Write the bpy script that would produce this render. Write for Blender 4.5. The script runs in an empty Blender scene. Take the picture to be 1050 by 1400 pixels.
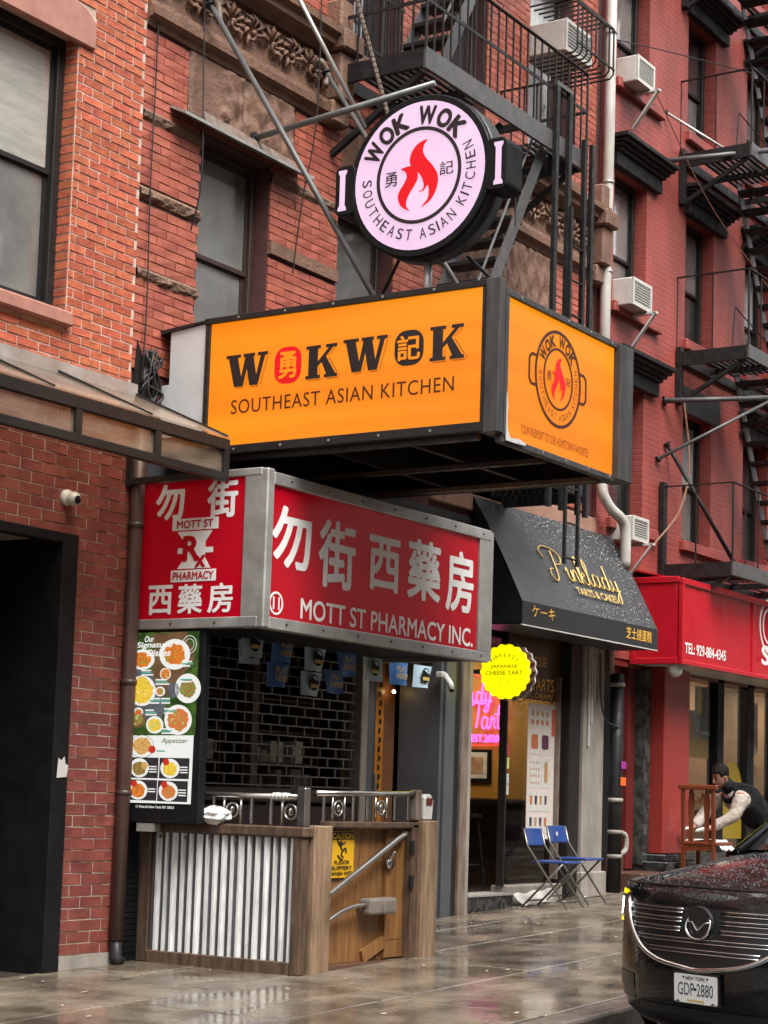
import bpy, math, random
from mathutils import Vector, Matrix
rnd = random.Random(11)
scene = bpy.context.scene
COL = scene.collection

# ------------------------------------------------------------------ camera
RIGHT = Vector((0.54177362, -0.83994608, 0.03117586))
UP = Vector((-0.10351449, -0.02986742, 0.9941794))
FWD = Vector((0.83412595, 0.54184733, 0.10312797))
EYE = Vector((0.0, 0.0, 1.6))
cd = bpy.data.cameras.new('camera')
cam = bpy.data.objects.new('camera', cd)
COL.objects.link(cam)
cam.matrix_world = Matrix(((RIGHT.x, UP.x, -FWD.x, EYE.x), (RIGHT.y, UP.y, -FWD.y, EYE.y), (RIGHT.z, UP.z, -FWD.z, EYE.z), (0, 0, 0, 1)))
cd.sensor_fit = 'VERTICAL'
cd.sensor_height = 36.0
cd.lens = 65.766
cd.shift_y = 0.0887
cd.clip_start = 0.05
cd.clip_end = 500
scene.camera = cam

# ------------------------------------------------------------------ sky, sun, exposure
SUN_EL, SUN_AZ = math.radians(58), math.radians(205)
world = bpy.data.worlds.new('World')
scene.world = world
world.use_nodes = True
wn, wl = world.node_tree.nodes, world.node_tree.links
bgn = wn['Background']
sky = wn.new('ShaderNodeTexSky')
sky.sky_type = 'NISHITA'
sky.sun_disc = False
sky.sun_elevation = SUN_EL
sky.sun_rotation = SUN_AZ
sky.dust_density = 4.0
hs = wn.new('ShaderNodeHueSaturation')
hs.inputs['Saturation'].default_value = 0.12
wl.new(sky.outputs[0], hs.inputs['Color'])
wl.new(hs.outputs[0], bgn.inputs['Color'])
bgn.inputs['Strength'].default_value = 0.15
sd = bpy.data.lights.new('sun', 'SUN')
sd.energy = 1.5
sd.angle = math.radians(35)
sd.color = (1.0, 0.97, 0.93)
sun = bpy.data.objects.new('sun', sd)
COL.objects.link(sun)
sun.location = (4, -3, 30)
_d = Vector((math.sin(SUN_AZ) * math.cos(SUN_EL), math.cos(SUN_AZ) * math.cos(SUN_EL), math.sin(SUN_EL)))
sun.rotation_euler = (-_d).to_track_quat('-Z', 'Y').to_euler()
vs = scene.view_settings
vs.view_transform = 'Standard'
vs.look = 'None'
vs.exposure = 1.42
vs.gamma = 1.0
vs.use_curve_mapping = False
scene.render.engine = 'CYCLES'
scene.cycles.use_denoising = True
scene.cycles.max_bounces = 7
scene.cycles.transparent_max_bounces = 12
scene.cycles.sample_clamp_indirect = 6.0
scene.cycles.caustics_reflective = False
scene.cycles.caustics_refractive = False

# ------------------------------------------------------------------ helpers
def gz(x):
    if x < 15.4:
        return 0.034 * x
    return 0.5236 + 0.046 * (x - 15.4) if x < 30 else 1.195 + 0.03 * (x - 30)

def in_frame(p, m=0.02):
    q = Vector(p) - EYE
    d = q.dot(FWD)
    if d <= 0.1:
        return False
    x = q.dot(RIGHT) / d * 2557.5 / 1050
    y = 124.1 / 1400 + q.dot(UP) / d * -2557.5 / 1400
    return abs(x) < 0.5 + m and -0.5 - m < y < 0.5 + m

LOCAL = set()
def root_of(o):
    while o.parent:
        o = o.parent
    return o

def tag(o, label=None, cat=None, group=None, kind=None):
    if label: o['label'] = label
    if cat: o['category'] = cat
    if group: o['group'] = group
    if kind: o['kind'] = kind
    return o

def thing(name, label, cat, loc=(0, 0, 0), group=None, rz=0, local=False):
    o = bpy.data.objects.new(name, None)
    o.empty_display_size = 0.1
    COL.objects.link(o)
    o.location = loc
    o.rotation_euler = (0, 0, rz)
    if local: LOCAL.add(o.name)
    return tag(o, label, cat, group)

def copy_tree(o, parent=None):
    c = o.copy()
    COL.objects.link(c)
    if parent is not None:
        c.parent = parent
    for ch in list(o.children):
        copy_tree(ch, c)
    return c

class MB:
    def __init__(s):
        s.v, s.f = [], []
        s.marks, s.hold = [], False
    def mark(s):
        if not s.hold: s.marks.append((len(s.v), len(s.f)))
        return s
    def face(s, pts):
        n = len(s.v)
        s.v += [Vector(p) for p in pts]
        s.f.append(tuple(range(n, n + len(pts))))
        return s
    def hexa(s, p):
        n = len(s.v)
        s.v += [Vector(q) for q in p]
        s.f += [(n, n+3, n+2, n+1), (n+4, n+5, n+6, n+7), (n, n+1, n+5, n+4), (n+1, n+2, n+6, n+5), (n+2, n+3, n+7, n+6), (n+3, n, n+4, n+7)]
        return s
    def box(s, x0, x1, y0, y1, z0, z1):
        return s.hexa([(x0,y0,z0),(x1,y0,z0),(x1,y1,z0),(x0,y1,z0),(x0,y0,z1),(x1,y0,z1),(x1,y1,z1),(x0,y1,z1)])
    def beam(s, p, q, w, h=None, up=(0, 0, 1)):
        p, q = Vector(p), Vector(q)
        h = h or w
        d = (q - p).normalized()
        u = Vector(up)
        if abs(d.dot(u)) > 0.99: u = Vector((0, 1, 0))
        a = d.cross(u).normalized() * (w / 2)
        b = a.cross(d).normalized() * (h / 2)
        return s.hexa([p-a-b, p+a-b, q+a-b, q-a-b, p-a+b, p+a+b, q+a+b, q-a+b])
    def tube(s, pts, r, n=8, closed=False, caps=True):
        pts = [Vector(p) for p in pts]
        m = len(pts)
        rs = r if isinstance(r, (list, tuple)) else [r] * m
        base = len(s.v)
        prev = None
        for i, p in enumerate(pts):
            if closed: d = pts[(i+1) % m] - pts[i-1]
            else: d = pts[min(i+1, m-1)] - pts[max(i-1, 0)]
            if d.length < 1e-9: d = Vector((0, 0, 1))
            d.normalize()
            if prev is None:
                u = Vector((0, 0, 1)) if abs(d.z) < 0.9 else Vector((0, 1, 0))
                a = d.cross(u).normalized()
            else:
                a = prev - d * prev.dot(d)
                a = a.normalized() if a.length > 1e-6 else d.orthogonal().normalized()
            prev = a
            b = d.cross(a)
            for k in range(n):
                t = 2 * math.pi * k / n
                s.v.append(p + a * (math.cos(t) * rs[i]) + b * (math.sin(t) * rs[i]))
        for i in range(m if closed else m - 1):
            j = (i + 1) % m
            for k in range(n):
                l = (k + 1) % n
                s.f.append((base+i*n+k, base+i*n+l, base+j*n+l, base+j*n+k))
        if caps and not closed:
            s.f.append(tuple(base + k for k in range(n))[::-1])
            s.f.append(tuple(base + (m-1)*n + k for k in range(n)))
        return s
    def prism(s, poly, o, u, v, d):
        """polygon poly in (u,v) at o, pushed along u x v by d"""
        o, u, v = Vector(o), Vector(u), Vector(v)
        n = u.cross(v).normalized() * d
        a = len(s.v)
        m = len(poly)
        for x, y in poly: s.v.append(o + u * x + v * y)
        for x, y in poly: s.v.append(o + u * x + v * y + n)
        s.f.append(tuple(range(a, a + m))[::-1])
        s.f.append(tuple(range(a + m, a + 2 * m)))
        for i in range(m):
            j = (i + 1) % m
            s.f.append((a+i, a+j, a+m+j, a+m+i))
        return s
    def grid(s, rows, flip=False):
        a = len(s.v)
        m = len(rows[0])
        for r in rows: s.v += [Vector(p) for p in r]
        for i in range(len(rows) - 1):
            for j in range(m - 1):
                q = (a+i*m+j, a+i*m+j+1, a+(i+1)*m+j+1, a+(i+1)*m+j)
                s.f.append(q[::-1] if flip else q)
        return s
    def lathe(s, prof, c, n=16, ax=(0, 0, 1), a0=0, a1=2*math.pi):
        ax = Vector(ax).normalized()
        u = ax.orthogonal().normalized()
        w = ax.cross(u)
        c = Vector(c)
        rows = []
        for r, h in prof:
            rows.append([c + ax*h + u*(r*math.cos(a0+(a1-a0)*k/n)) + w*(r*math.sin(a0+(a1-a0)*k/n)) for k in range(n+1)])
        return s.grid(rows)
    def ball(s, c, rx, ry=None, rz=None, seg=12, ring=8):
        ry = ry or rx
        rz = rz or rx
        c = Vector(c)
        rows = []
        for i in range(ring + 1):
            t = math.pi * i / ring
            rows.append([c + Vector((rx*math.sin(t)*math.cos(2*math.pi*k/seg), ry*math.sin(t)*math.sin(2*math.pi*k/seg), rz*math.cos(t))) for k in range(seg + 1)])
        return s.grid(rows, True)
    def add_mesh(s, verts, faces):
        a = len(s.v)
        s.v += verts
        s.f += [tuple(a + i for i in f) for f in faces]
        return s
    def build(s, name, mat, parent=None, smooth=False, bevel=0, bseg=1, base=None):
        if len(s.marks) > 1:          # several lines or characters: one part each
            cuts = [(0, 0)] + s.marks[1:] + [(len(s.v), len(s.f))]
            o = None
            for (v0, f0), (v1, f1) in zip(cuts, cuts[1:]):
                t = MB()
                t.v = s.v[v0:v1]
                t.f = [tuple(i-v0 for i in f) for f in s.f[f0:f1]]
                o = t.build(name, mat, parent, smooth, bevel, bseg, base)
            return o
        if parent is not None:
            r = root_of(parent)
            off = Vector((0, 0, 0)) if r.name in LOCAL else Vector(r.location)
            q = parent
            while q is not r:
                off = off + Vector(q.location)
                q = q.parent
        elif base is not None:
            off = Vector(base)
        else:
            xs = [v.x for v in s.v]; ys = [v.y for v in s.v]; zs = [v.z for v in s.v]
            off = Vector(((min(xs)+max(xs))/2, (min(ys)+max(ys))/2, min(zs)))
        me = bpy.data.meshes.new(name)
        me.from_pydata([v - off for v in s.v], [], s.f)
        if mat is not None: me.materials.append(mat)
        if smooth:
            me.polygons.foreach_set('use_smooth', [True] * len(me.polygons))
        me.update()
        o = bpy.data.objects.new(name, me)
        COL.objects.link(o)
        if parent is not None: o.parent = parent
        else: o.location = off
        if bevel:
            b = o.modifiers.new('bevel', 'BEVEL')
            b.width = bevel
            b.segments = bseg
            b.limit_method = 'ANGLE'
            b.angle_limit = math.radians(40)
        return o

def circle(r, n=32, cx=0, cy=0, a0=0, a1=None):
    a1 = 2*math.pi if a1 is None else a1
    full = abs(a1 - a0 - 2*math.pi) < 1e-6
    return [(cx + r*math.cos(a0+(a1-a0)*k/(n if full else n-1)), cy + r*math.sin(a0+(a1-a0)*k/(n if full else n-1))) for k in range(n)]

def rrect(w, h, r, n=5, cx=0, cy=0):
    out = []
    for (sx, sy, a) in ((1, 1, 0), (-1, 1, 90), (-1, -1, 180), (1, -1, 270)):
        for k in range(n):
            t = math.radians(a + 90*k/(n-1))
            out.append((cx + sx*(w/2-r) + r*math.cos(t), cy + sy*(h/2-r) + r*math.sin(t)))
    return out

def bez(p, n=14):
    """smooth open curve through 2-D/3-D points (Catmull-Rom)"""
    out = []
    P = [Vector(q) for q in p]
    P = [P[0]*2 - P[1]] + P + [P[-1]*2 - P[-2]]
    for i in range(1, len(P) - 2):
        for k in range(n):
            t = k / n
            a, b, c, d = P[i-1], P[i], P[i+1], P[i+2]
            out.append(0.5*((b*2) + (c-a)*t + (a*2-b*5+c*4-d)*t*t + (b*3-a-c*3+d)*t**3))
    out.append(P[-2].copy())
    return out

# ------------------------------------------------------------------ materials
def srgb(r, g, b):
    f = lambda c: (c/255/12.92) if c/255 <= 0.04045 else ((c/255+0.055)/1.055)**2.4
    return (f(r), f(g), f(b), 1.0)

def c4(c):
    return (c, c, c, 1) if isinstance(c, (int, float)) else (tuple(c) + (1,))[:4]

def M(name, c, c2=None, sc=5, rough=0.6, rough2=None, metal=0, bump=0, bsc=60, bdist=0.004, spec=0.5, coat=0, em=None, es=0, rand=0, detail=6, stretch=None, contrast=0.5, obj=False, edge=None):
    m = bpy.data.materials.new(name)
    m.use_nodes = True
    nt = m.node_tree
    N, L = nt.nodes, nt.links
    b = N['Principled BSDF']
    b.inputs['Base Color'].default_value = c4(c)
    b.inputs['Roughness'].default_value = rough
    b.inputs['Metallic'].default_value = metal
    b.inputs['Specular IOR Level'].default_value = spec
    b.inputs['Coat Weight'].default_value = coat
    b.inputs['Coat Roughness'].default_value = 0.05
    if em is not None:
        b.inputs['Emission Color'].default_value = c4(em)
        b.inputs['Emission Strength'].default_value = es
    src = None
    if c2 is not None or bump or rough2 is not None:
        if obj:
            tc = N.new('ShaderNodeTexCoord'); src = tc.outputs['Object']
        else:
            g = N.new('ShaderNodeNewGeometry'); src = g.outputs['Position']
        if stretch:
            mp = N.new('ShaderNodeMapping'); mp.inputs['Scale'].default_value = stretch
            L.new(src, mp.inputs[0]); src = mp.outputs[0]
    col = None
    if c2 is not None:
        t = N.new('ShaderNodeTexNoise'); t.inputs['Scale'].default_value = sc; t.inputs['Detail'].default_value = detail; t.inputs['Roughness'].default_value = 0.62
        L.new(src, t.inputs['Vector'])
        r = N.new('ShaderNodeMapRange'); r.inputs[1].default_value = 0.5 - 0.25*(1.2-contrast); r.inputs[2].default_value = 0.5 + 0.25*(1.2-contrast)
        L.new(t.outputs['Fac'], r.inputs[0])
        mx = N.new('ShaderNodeMix'); mx.data_type = 'RGBA'
        mx.inputs[6].default_value = c4(c); mx.inputs[7].default_value = c4(c2)
        L.new(r.outputs[0], mx.inputs[0]); col = mx.outputs[2]
    if rand:
        oi = N.new('ShaderNodeObjectInfo'); ge = N.new('ShaderNodeNewGeometry')
        ad = N.new('ShaderNodeMath'); ad.operation = 'ADD'
        L.new(oi.outputs['Random'], ad.inputs[0]); L.new(ge.outputs['Random Per Island'], ad.inputs[1])
        fr = N.new('ShaderNodeMath'); fr.operation = 'FRACT'; L.new(ad.outputs[0], fr.inputs[0])
        h = N.new('ShaderNodeHueSaturation')
        vr = N.new('ShaderNodeMapRange'); vr.inputs[3].default_value = 1-rand; vr.inputs[4].default_value = 1+rand
        L.new(fr.outputs[0], vr.inputs[0]); L.new(vr.outputs[0], h.inputs['Value'])
        f2 = N.new('ShaderNodeMath'); f2.operation = 'MULTIPLY'; f2.inputs[1].default_value = 7.13; L.new(fr.outputs[0], f2.inputs[0])
        f3 = N.new('ShaderNodeMath'); f3.operation = 'FRACT'; L.new(f2.outputs[0], f3.inputs[0])
        hr = N.new('ShaderNodeMapRange'); hr.inputs[3].default_value = 0.5-0.008*rand/0.2; hr.inputs[4].default_value = 0.5+0.008*rand/0.2
        L.new(f3.outputs[0], hr.inputs[0]); L.new(hr.outputs[0], h.inputs['Hue'])
        if col: L.new(col, h.inputs['Color'])
        else: h.inputs['Color'].default_value = c4(c)
        col = h.outputs[0]
    if col: L.new(col, b.inputs['Base Color'])
    if rough2 is not None:
        t2 = N.new('ShaderNodeTexNoise'); t2.inputs['Scale'].default_value = sc*0.7; t2.inputs['Detail'].default_value = 4
        L.new(src, t2.inputs['Vector'])
        r2 = N.new('ShaderNodeMapRange'); r2.inputs[1].default_value = 0.38; r2.inputs[2].default_value = 0.62; r2.inputs[3].default_value = rough; r2.inputs[4].default_value = rough2
        L.new(t2.outputs['Fac'], r2.inputs[0]); L.new(r2.outputs[0], b.inputs['Roughness'])
    if bump:
        t3 = N.new('ShaderNodeTexNoise'); t3.inputs['Scale'].default_value = bsc; t3.inputs['Detail'].default_value = 5
        L.new(src, t3.inputs['Vector'])
        bp = N.new('ShaderNodeBump'); bp.inputs['Strength'].default_value = bump; bp.inputs['Distance'].default_value = bdist
        L.new(t3.outputs['Fac'], bp.inputs['Height']); L.new(bp.outputs[0], b.inputs['Normal'])
    return m

def glass_mat(name, tint=(0.9, 0.93, 0.92), refl=0.12, rough=0.02):
    m = bpy.data.materials.new(name)
    m.use_nodes = True
    N, L = m.node_tree.nodes, m.node_tree.links
    N.remove(N['Principled BSDF'])
    t = N.new('ShaderNodeBsdfTransparent'); t.inputs[0].default_value = c4(tint)
    g = N.new('ShaderNodeBsdfGlossy'); g.inputs['Roughness'].default_value = rough
    f = N.new('ShaderNodeFresnel'); f.inputs[0].default_value = 1.5
    a = N.new('ShaderNodeMath'); a.operation = 'ADD'; a.inputs[1].default_value = refl; a.use_clamp = True
    L.new(f.outputs[0], a.inputs[0])
    gb = N.new('ShaderNodeNewGeometry')       # a thin pane mirrors on its outer face only
    iv = N.new('ShaderNodeMath'); iv.operation = 'SUBTRACT'; iv.inputs[0].default_value = 1.0; L.new(gb.outputs['Backfacing'], iv.inputs[1])
    mg = N.new('ShaderNodeMath'); mg.operation = 'MULTIPLY'; L.new(a.outputs[0], mg.inputs[0]); L.new(iv.outputs[0], mg.inputs[1])
    mx = N.new('ShaderNodeMixShader')
    L.new(mg.outputs[0], mx.inputs[0]); L.new(t.outputs[0], mx.inputs[1]); L.new(g.outputs[0], mx.inputs[2])
    L.new(mx.outputs[0], N['Material Output'].inputs[0])
    return m

def droplets(m, scale=70, strength=0.6, dist=0.004, thresh=0.42):
    """rain beads: small domes in the bump"""
    N, L = m.node_tree.nodes, m.node_tree.links
    b = N['Principled BSDF']
    tc = N.new('ShaderNodeTexCoord')
    v = N.new('ShaderNodeTexVoronoi'); v.inputs['Scale'].default_value = scale; v.inputs['Randomness'].default_value = 1
    L.new(tc.outputs['Object'], v.inputs['Vector'])
    no = N.new('ShaderNodeTexNoise'); no.inputs['Scale'].default_value = 6
    L.new(tc.outputs['Object'], no.inputs['Vector'])
    mr = N.new('ShaderNodeMapRange'); mr.inputs[1].default_value = 0.0; mr.inputs[2].default_value = thresh; mr.inputs[3].default_value = 1; mr.inputs[4].default_value = 0
    L.new(v.outputs['Distance'], mr.inputs[0])
    n2 = N.new('ShaderNodeMapRange'); n2.inputs[1].default_value = 0.35; n2.inputs[2].default_value = 0.6
    L.new(no.outputs['Fac'], n2.inputs[0])
    mu = N.new('ShaderNodeMath'); mu.operation = 'MULTIPLY'
    L.new(mr.outputs[0], mu.inputs[0]); L.new(n2.outputs[0], mu.inputs[1])
    bp = N.new('ShaderNodeBump'); bp.inputs['Strength'].default_value = strength; bp.inputs['Distance'].default_value = dist
    L.new(mu.outputs[0], bp.inputs['Height']); L.new(bp.outputs[0], b.inputs['Normal'])
    if 'Coat Normal' in b.inputs: L.new(bp.outputs[0], b.inputs['Coat Normal'])
    return m

# ------------------------------------------------------------------ lettering
_tc = {}
def glyphs(s, bold=0.0, shear=0.0, spacing=1.0):
    key = (s, bold, shear, spacing)
    if key not in _tc:
        c = bpy.data.curves.new('lettering', 'FONT')
        c.body = s
        c.offset = bold
        c.shear = shear
        c.space_character = spacing
        c.resolution_u = 4
        o = bpy.data.objects.new('lettering_source', c)
        COL.objects.link(o)
        dg = bpy.context.evaluated_depsgraph_get()
        me = bpy.data.meshes.new_from_object(o.evaluated_get(dg))
        _tc[key] = ([v.co.copy() for v in me.vertices], [tuple(p.vertices) for p in me.polygons])
        bpy.data.objects.remove(o)
        bpy.data.curves.remove(c)
        bpy.data.meshes.remove(me)
    return _tc[key]

def text_into(mb, s, o, u, v, w=None, h=None, lift=0.003, bold=0.0, shear=0.0, rot=0.0, spacing=1.0):
    """letters centred at o in the plane (u,v), fitted to w x h metres"""
    cjk = any(ord(ch) > 0x2e80 for ch in s)
    mb.mark()
    V, F = glyphs(s, 0.0, shear, spacing)
    x0 = min(q.x for q in V); x1 = max(q.x for q in V); y0 = min(q.y for q in V); y1 = max(q.y for q in V)
    sx = w / (x1-x0) if w else None
    sy = h / (y1-y0) if h else None
    if sx is None: sx = sy
    if sy is None: sy = sx
    o, u, v = Vector(o), Vector(u).normalized(), Vector(v).normalized()
    n = u.cross(v) * lift
    cr, sr = math.cos(rot), math.sin(rot)
    offs = [(0, 0)]
    if bold:
        offs = [(bold*0.75*math.cos(k*math.pi/3), bold*0.75*math.sin(k*math.pi/3)) for k in range(6)] + ([(0, 0)] if bold > 0.03 else [])
    words = [F]
    if ' ' in s and not mb.hold:             # one part per word: cut at the wide gaps
        iv = sorted((min(V[i].x for i in f), max(V[i].x for i in f)) for f in F)
        cuts, end = [], iv[0][1]
        for a, b in iv[1:]:
            if a - end > 0.2: cuts.append((a+end)/2)
            end = max(end, b)
        words = [[] for _ in range(len(cuts)+1)]
        for f in F:
            xm = V[f[0]].x
            words[sum(xm > c for c in cuts)].append(f)
        words = [w_ for w_ in words if w_]
    for wi, k, dx, dy in [(wi, k, d[0], d[1]) for wi in range(len(words)) for k, d in enumerate(offs)]:      # heavy brush weight: the same glyph struck several times
        out = []
        nk = n * (1 + 0.06*k)
        for q in V:
            x = (q.x - (x0+x1)/2 + dx) * sx
            y = (q.y - (y0+y1)/2 + dy) * sy
            out.append(o + nk + u*(x*cr - y*sr) + v*(x*sr + y*cr))
        if k == 0 and wi: mb.mark()
        if len(words) > 1:
            used = sorted({i for f in words[wi] for i in f})
            ix = {i: j for j, i in enumerate(used)}
            mb.add_mesh([out[i] for i in used], [tuple(ix[i] for i in f) for f in words[wi]])
        else:
            mb.add_mesh(out, F)

def arc_text(mb, s, o, u, v, r, a0, a1, h, wfac=0.7, inward=False, lift=0.003, bold=0.0):
    """letters spread from angle a0 to a1 (degrees) on a circle of radius r; inward = feet point outwards"""
    o, u, v = Vector(o), Vector(u).normalized(), Vector(v).normalized()
    wid = [(0.55 if ch in ' ' else 0.35 if ch in 'I' else 1.25 if ch in 'WM' else 1.0) for ch in s]
    tot = sum(wid)
    acc = 0
    mb.mark()
    mb.hold = True
    for ch, w in zip(s, wid):
        t = math.radians(a0 + (a1-a0) * (acc + w/2) / tot)
        acc += w
        if ch == ' ':
            mb.hold = False; mb.mark(); mb.hold = True
            continue
        p = o + u*(r*math.cos(t)) + v*(r*math.sin(t))
        rot = t - math.pi/2 if not inward else t + math.pi/2
        cw = (0.16 if ch == 'I' else wfac*w) * h
        text_into(mb, ch, p, u, v, w=cw, h=h, lift=lift, bold=bold, rot=rot)
    mb.hold = False

def stroke(mb, pts, o, u, v, r, lift=0.004, n=6):
    """round brush stroke through 2-D points"""
    o, u, v = Vector(o), Vector(u), Vector(v)
    nn = u.cross(v).normalized() * lift
    c = bez([(x, y, 0) for x, y in pts], 6)
    mb.tube([o + nn + u*q.x + v*q.y for q in c], r, n)
# ================================================================== MATERIALS OF THE PLACE
m_mortar_pale = M('mortar pale', (0.62, 0.50, 0.42), (0.34, 0.24, 0.19), 5, 0.8, bump=0.4, bsc=120)
m_brick_orange = M('brick orange', (0.50, 0.125, 0.052), (0.30, 0.065, 0.034), 14, 0.62, bump=0.7, bsc=60, bdist=0.008, rand=0.15)
m_mortar_white = M('mortar white', (0.52, 0.44, 0.38), (0.24, 0.17, 0.14), 4, 0.7, bump=0.3, bsc=120)
m_brick_red = M('brick dark red', (0.225, 0.058, 0.042), (0.13, 0.032, 0.025), 6, 0.55, bump=0.5, bsc=60, bdist=0.006, rand=0.12)
m_mortar_black = M('mortar black', (0.10, 0.035, 0.03), (0.06, 0.022, 0.02), 9, 0.7)
m_brick_salmon = M('brick salmon', (0.40, 0.108, 0.064), (0.26, 0.064, 0.042), 6, 0.5, bump=0.4, bsc=70, rand=0.10)
m_brownstone = M('brownstone', (0.21, 0.112, 0.070), (0.12, 0.062, 0.041), 5, 0.7, bump=0.8, bsc=35, bdist=0.012)
m_rough_stone = M('rock faced sandstone', (0.24, 0.135, 0.085), (0.10, 0.055, 0.036), 16, 0.75, bump=1.0, bsc=30, bdist=0.03)
m_sill_stone = M('painted sandstone', (0.40, 0.185, 0.135), (0.29, 0.13, 0.10), 8, 0.65, bump=0.4, bsc=60)
m_black_paint = M('black paint', (0.007, 0.007, 0.0075), (0.012, 0.012, 0.0125), 6, 0.4, rough2=0.6, spec=0.12)
m_black_iron = M('black iron', (0.009, 0.009, 0.0095), (0.022, 0.020, 0.019), 12, 0.4, rough2=0.65, bump=0.3, bsc=90, spec=0.25)
m_frame_dark = M('window frame bronze', (0.013, 0.012, 0.0115), (0.024, 0.021, 0.019), 8, 0.4, spec=0.3)
m_frame_brown = M('window frame brown', (0.055, 0.030, 0.024), (0.035, 0.02, 0.017), 8, 0.45)
m_pane_grey = M('dusty pane', (0.21, 0.21, 0.195), (0.12, 0.12, 0.113), 2.2, 0.06, rough2=0.16, coat=1.0, bump=0.15, bsc=2.5, bdist=0.01)
m_pane_dark = M('dark pane', (0.022, 0.023, 0.024), (0.05, 0.05, 0.05), 2.5, 0.04, coat=1.0, bump=0.15, bsc=2.5, bdist=0.01)
m_pane_blind = M('pane with blind', (0.27, 0.265, 0.235), (0.40, 0.39, 0.345), 3, 0.02, stretch=(1, 1, 6), coat=1.0, bump=0.15, bsc=2.5, bdist=0.01)
for _m in (m_pane_grey, m_pane_dark, m_pane_blind): _m.node_tree.nodes['Principled BSDF'].inputs['IOR'].default_value = 2.3
m_pane_white = M('pane with curtain', (0.42, 0.43, 0.42), (0.30, 0.30, 0.30), 5, 0.05, stretch=(6, 6, 1))
m_glass = glass_mat('shop glass', (0.9, 0.93, 0.92), 0.0)
m_glass_smoke = glass_mat('awning glass', (0.93, 0.88, 0.80), 0.05, 0.12)
_N, _L = m_glass_smoke.node_tree.nodes, m_glass_smoke.node_tree.links
_df = _N.new('ShaderNodeBsdfDiffuse'); _df.inputs[0].default_value = (0.33, 0.25, 0.185, 1)      # uneven brownish diffuse share mixed into the panes
_mx = _N.new('ShaderNodeMixShader')
_gn = _N.new('ShaderNodeTexNoise'); _gn.inputs['Scale'].default_value = 2.0
_mr = _N.new('ShaderNodeMapRange'); _mr.inputs[1].default_value = 0.3; _mr.inputs[2].default_value = 0.7; _mr.inputs[3].default_value = 0.10; _mr.inputs[4].default_value = 0.42
_old = _N['Material Output'].inputs[0].links[0].from_socket
_L.new(_gn.outputs['Fac'], _mr.inputs[0]); _L.new(_mr.outputs[0], _mx.inputs[0]); _L.new(_old, _mx.inputs[1]); _L.new(_df.outputs[0], _mx.inputs[2]); _L.new(_mx.outputs[0], _N['Material Output'].inputs[0])
m_charcoal = M('charcoal panel', (0.030, 0.031, 0.033), (0.042, 0.043, 0.045), 4, 0.42)
m_grey_panel = M('grey painted panel', (0.075, 0.080, 0.086), (0.060, 0.064, 0.07), 3, 0.5)
m_alu = M('weathered aluminium', (0.46, 0.45, 0.43), (0.33, 0.32, 0.30), 7, 0.35, rough2=0.55, metal=0.55)
m_white_metal = M('white metal', (0.58, 0.57, 0.54), (0.46, 0.44, 0.41), 6, 0.4)
m_concrete = M('weathered concrete', (0.33, 0.30, 0.26), (0.20, 0.175, 0.15), 6, 0.7, bump=0.4, bsc=50, stretch=(1, 1, 0.35))
m_rust = M('rusty post', (0.21, 0.17, 0.14), (0.10, 0.058, 0.036), 7, 0.6, bump=0.4, bsc=50, stretch=(2, 2, 0.5))
m_red_paint = M('dark red paint', (0.155, 0.022, 0.020), (0.12, 0.017, 0.016), 5, 0.35)
m_red_col = M('red column paint', (0.30, 0.035, 0.028), (0.25, 0.028, 0.024), 5, 0.35)
m_marble_green = M('green marble', (0.022, 0.030, 0.026), (0.07, 0.085, 0.075), 9, 0.15, contrast=0.9)
m_black_stone = M('black stone', (0.012, 0.012, 0.012), (0.05, 0.05, 0.052), 12, 0.15, contrast=0.9)
m_brown_tile = M('brown tile', (0.12, 0.062, 0.044), (0.085, 0.044, 0.032), 8, 0.3)
m_interior_dark = M('dim interior', (0.018, 0.015, 0.012), (0.035, 0.03, 0.024), 3, 0.7)
m_cable = M('black cable', (0.012, 0.012, 0.012), rough=0.6)

def painted_brick():
    m = M('red painted brick', (0.33, 0.066, 0.052), (0.20, 0.042, 0.034), 1.6, 0.5, stretch=(2.2, 2.2, 0.5), detail=9)
    N, L = m.node_tree.nodes, m.node_tree.links
    g = N.new('ShaderNodeNewGeometry')
    sp = N.new('ShaderNodeSeparateXYZ'); L.new(g.outputs['Position'], sp.inputs[0])
    cb = N.new('ShaderNodeCombineXYZ'); L.new(sp.outputs[0], cb.inputs[0]); L.new(sp.outputs[2], cb.inputs[1])
    br = N.new('ShaderNodeTexBrick')
    br.inputs['Scale'].default_value = 1
    br.inputs['Mortar Size'].default_value = 0.008
    br.inputs['Mortar Smooth'].default_value = 0.4
    br.inputs['Brick Width'].default_value = 0.21
    br.inputs['Row Height'].default_value = 0.067
    br.offset = 0.5
    L.new(cb.outputs[0], br.inputs['Vector'])
    no = N.new('ShaderNodeTexNoise'); no.inputs['Scale'].default_value = 30
    L.new(g.outputs['Position'], no.inputs['Vector'])
    mu = N.new('ShaderNodeMath'); mu.operation = 'MULTIPLY_ADD'; mu.inputs[1].default_value = -1.0
    L.new(br.outputs['Fac'], mu.inputs[0]); L.new(no.outputs['Fac'], mu.inputs[2])
    bp = N.new('ShaderNodeBump'); bp.inputs['Strength'].default_value = 0.7; bp.inputs['Distance'].default_value = 0.006
    L.new(mu.outputs[0], bp.inputs['Height'])
    L.new(bp.outputs[0], N['Principled BSDF'].inputs['Normal'])
    return m
m_wall_red = painted_brick()

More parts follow.
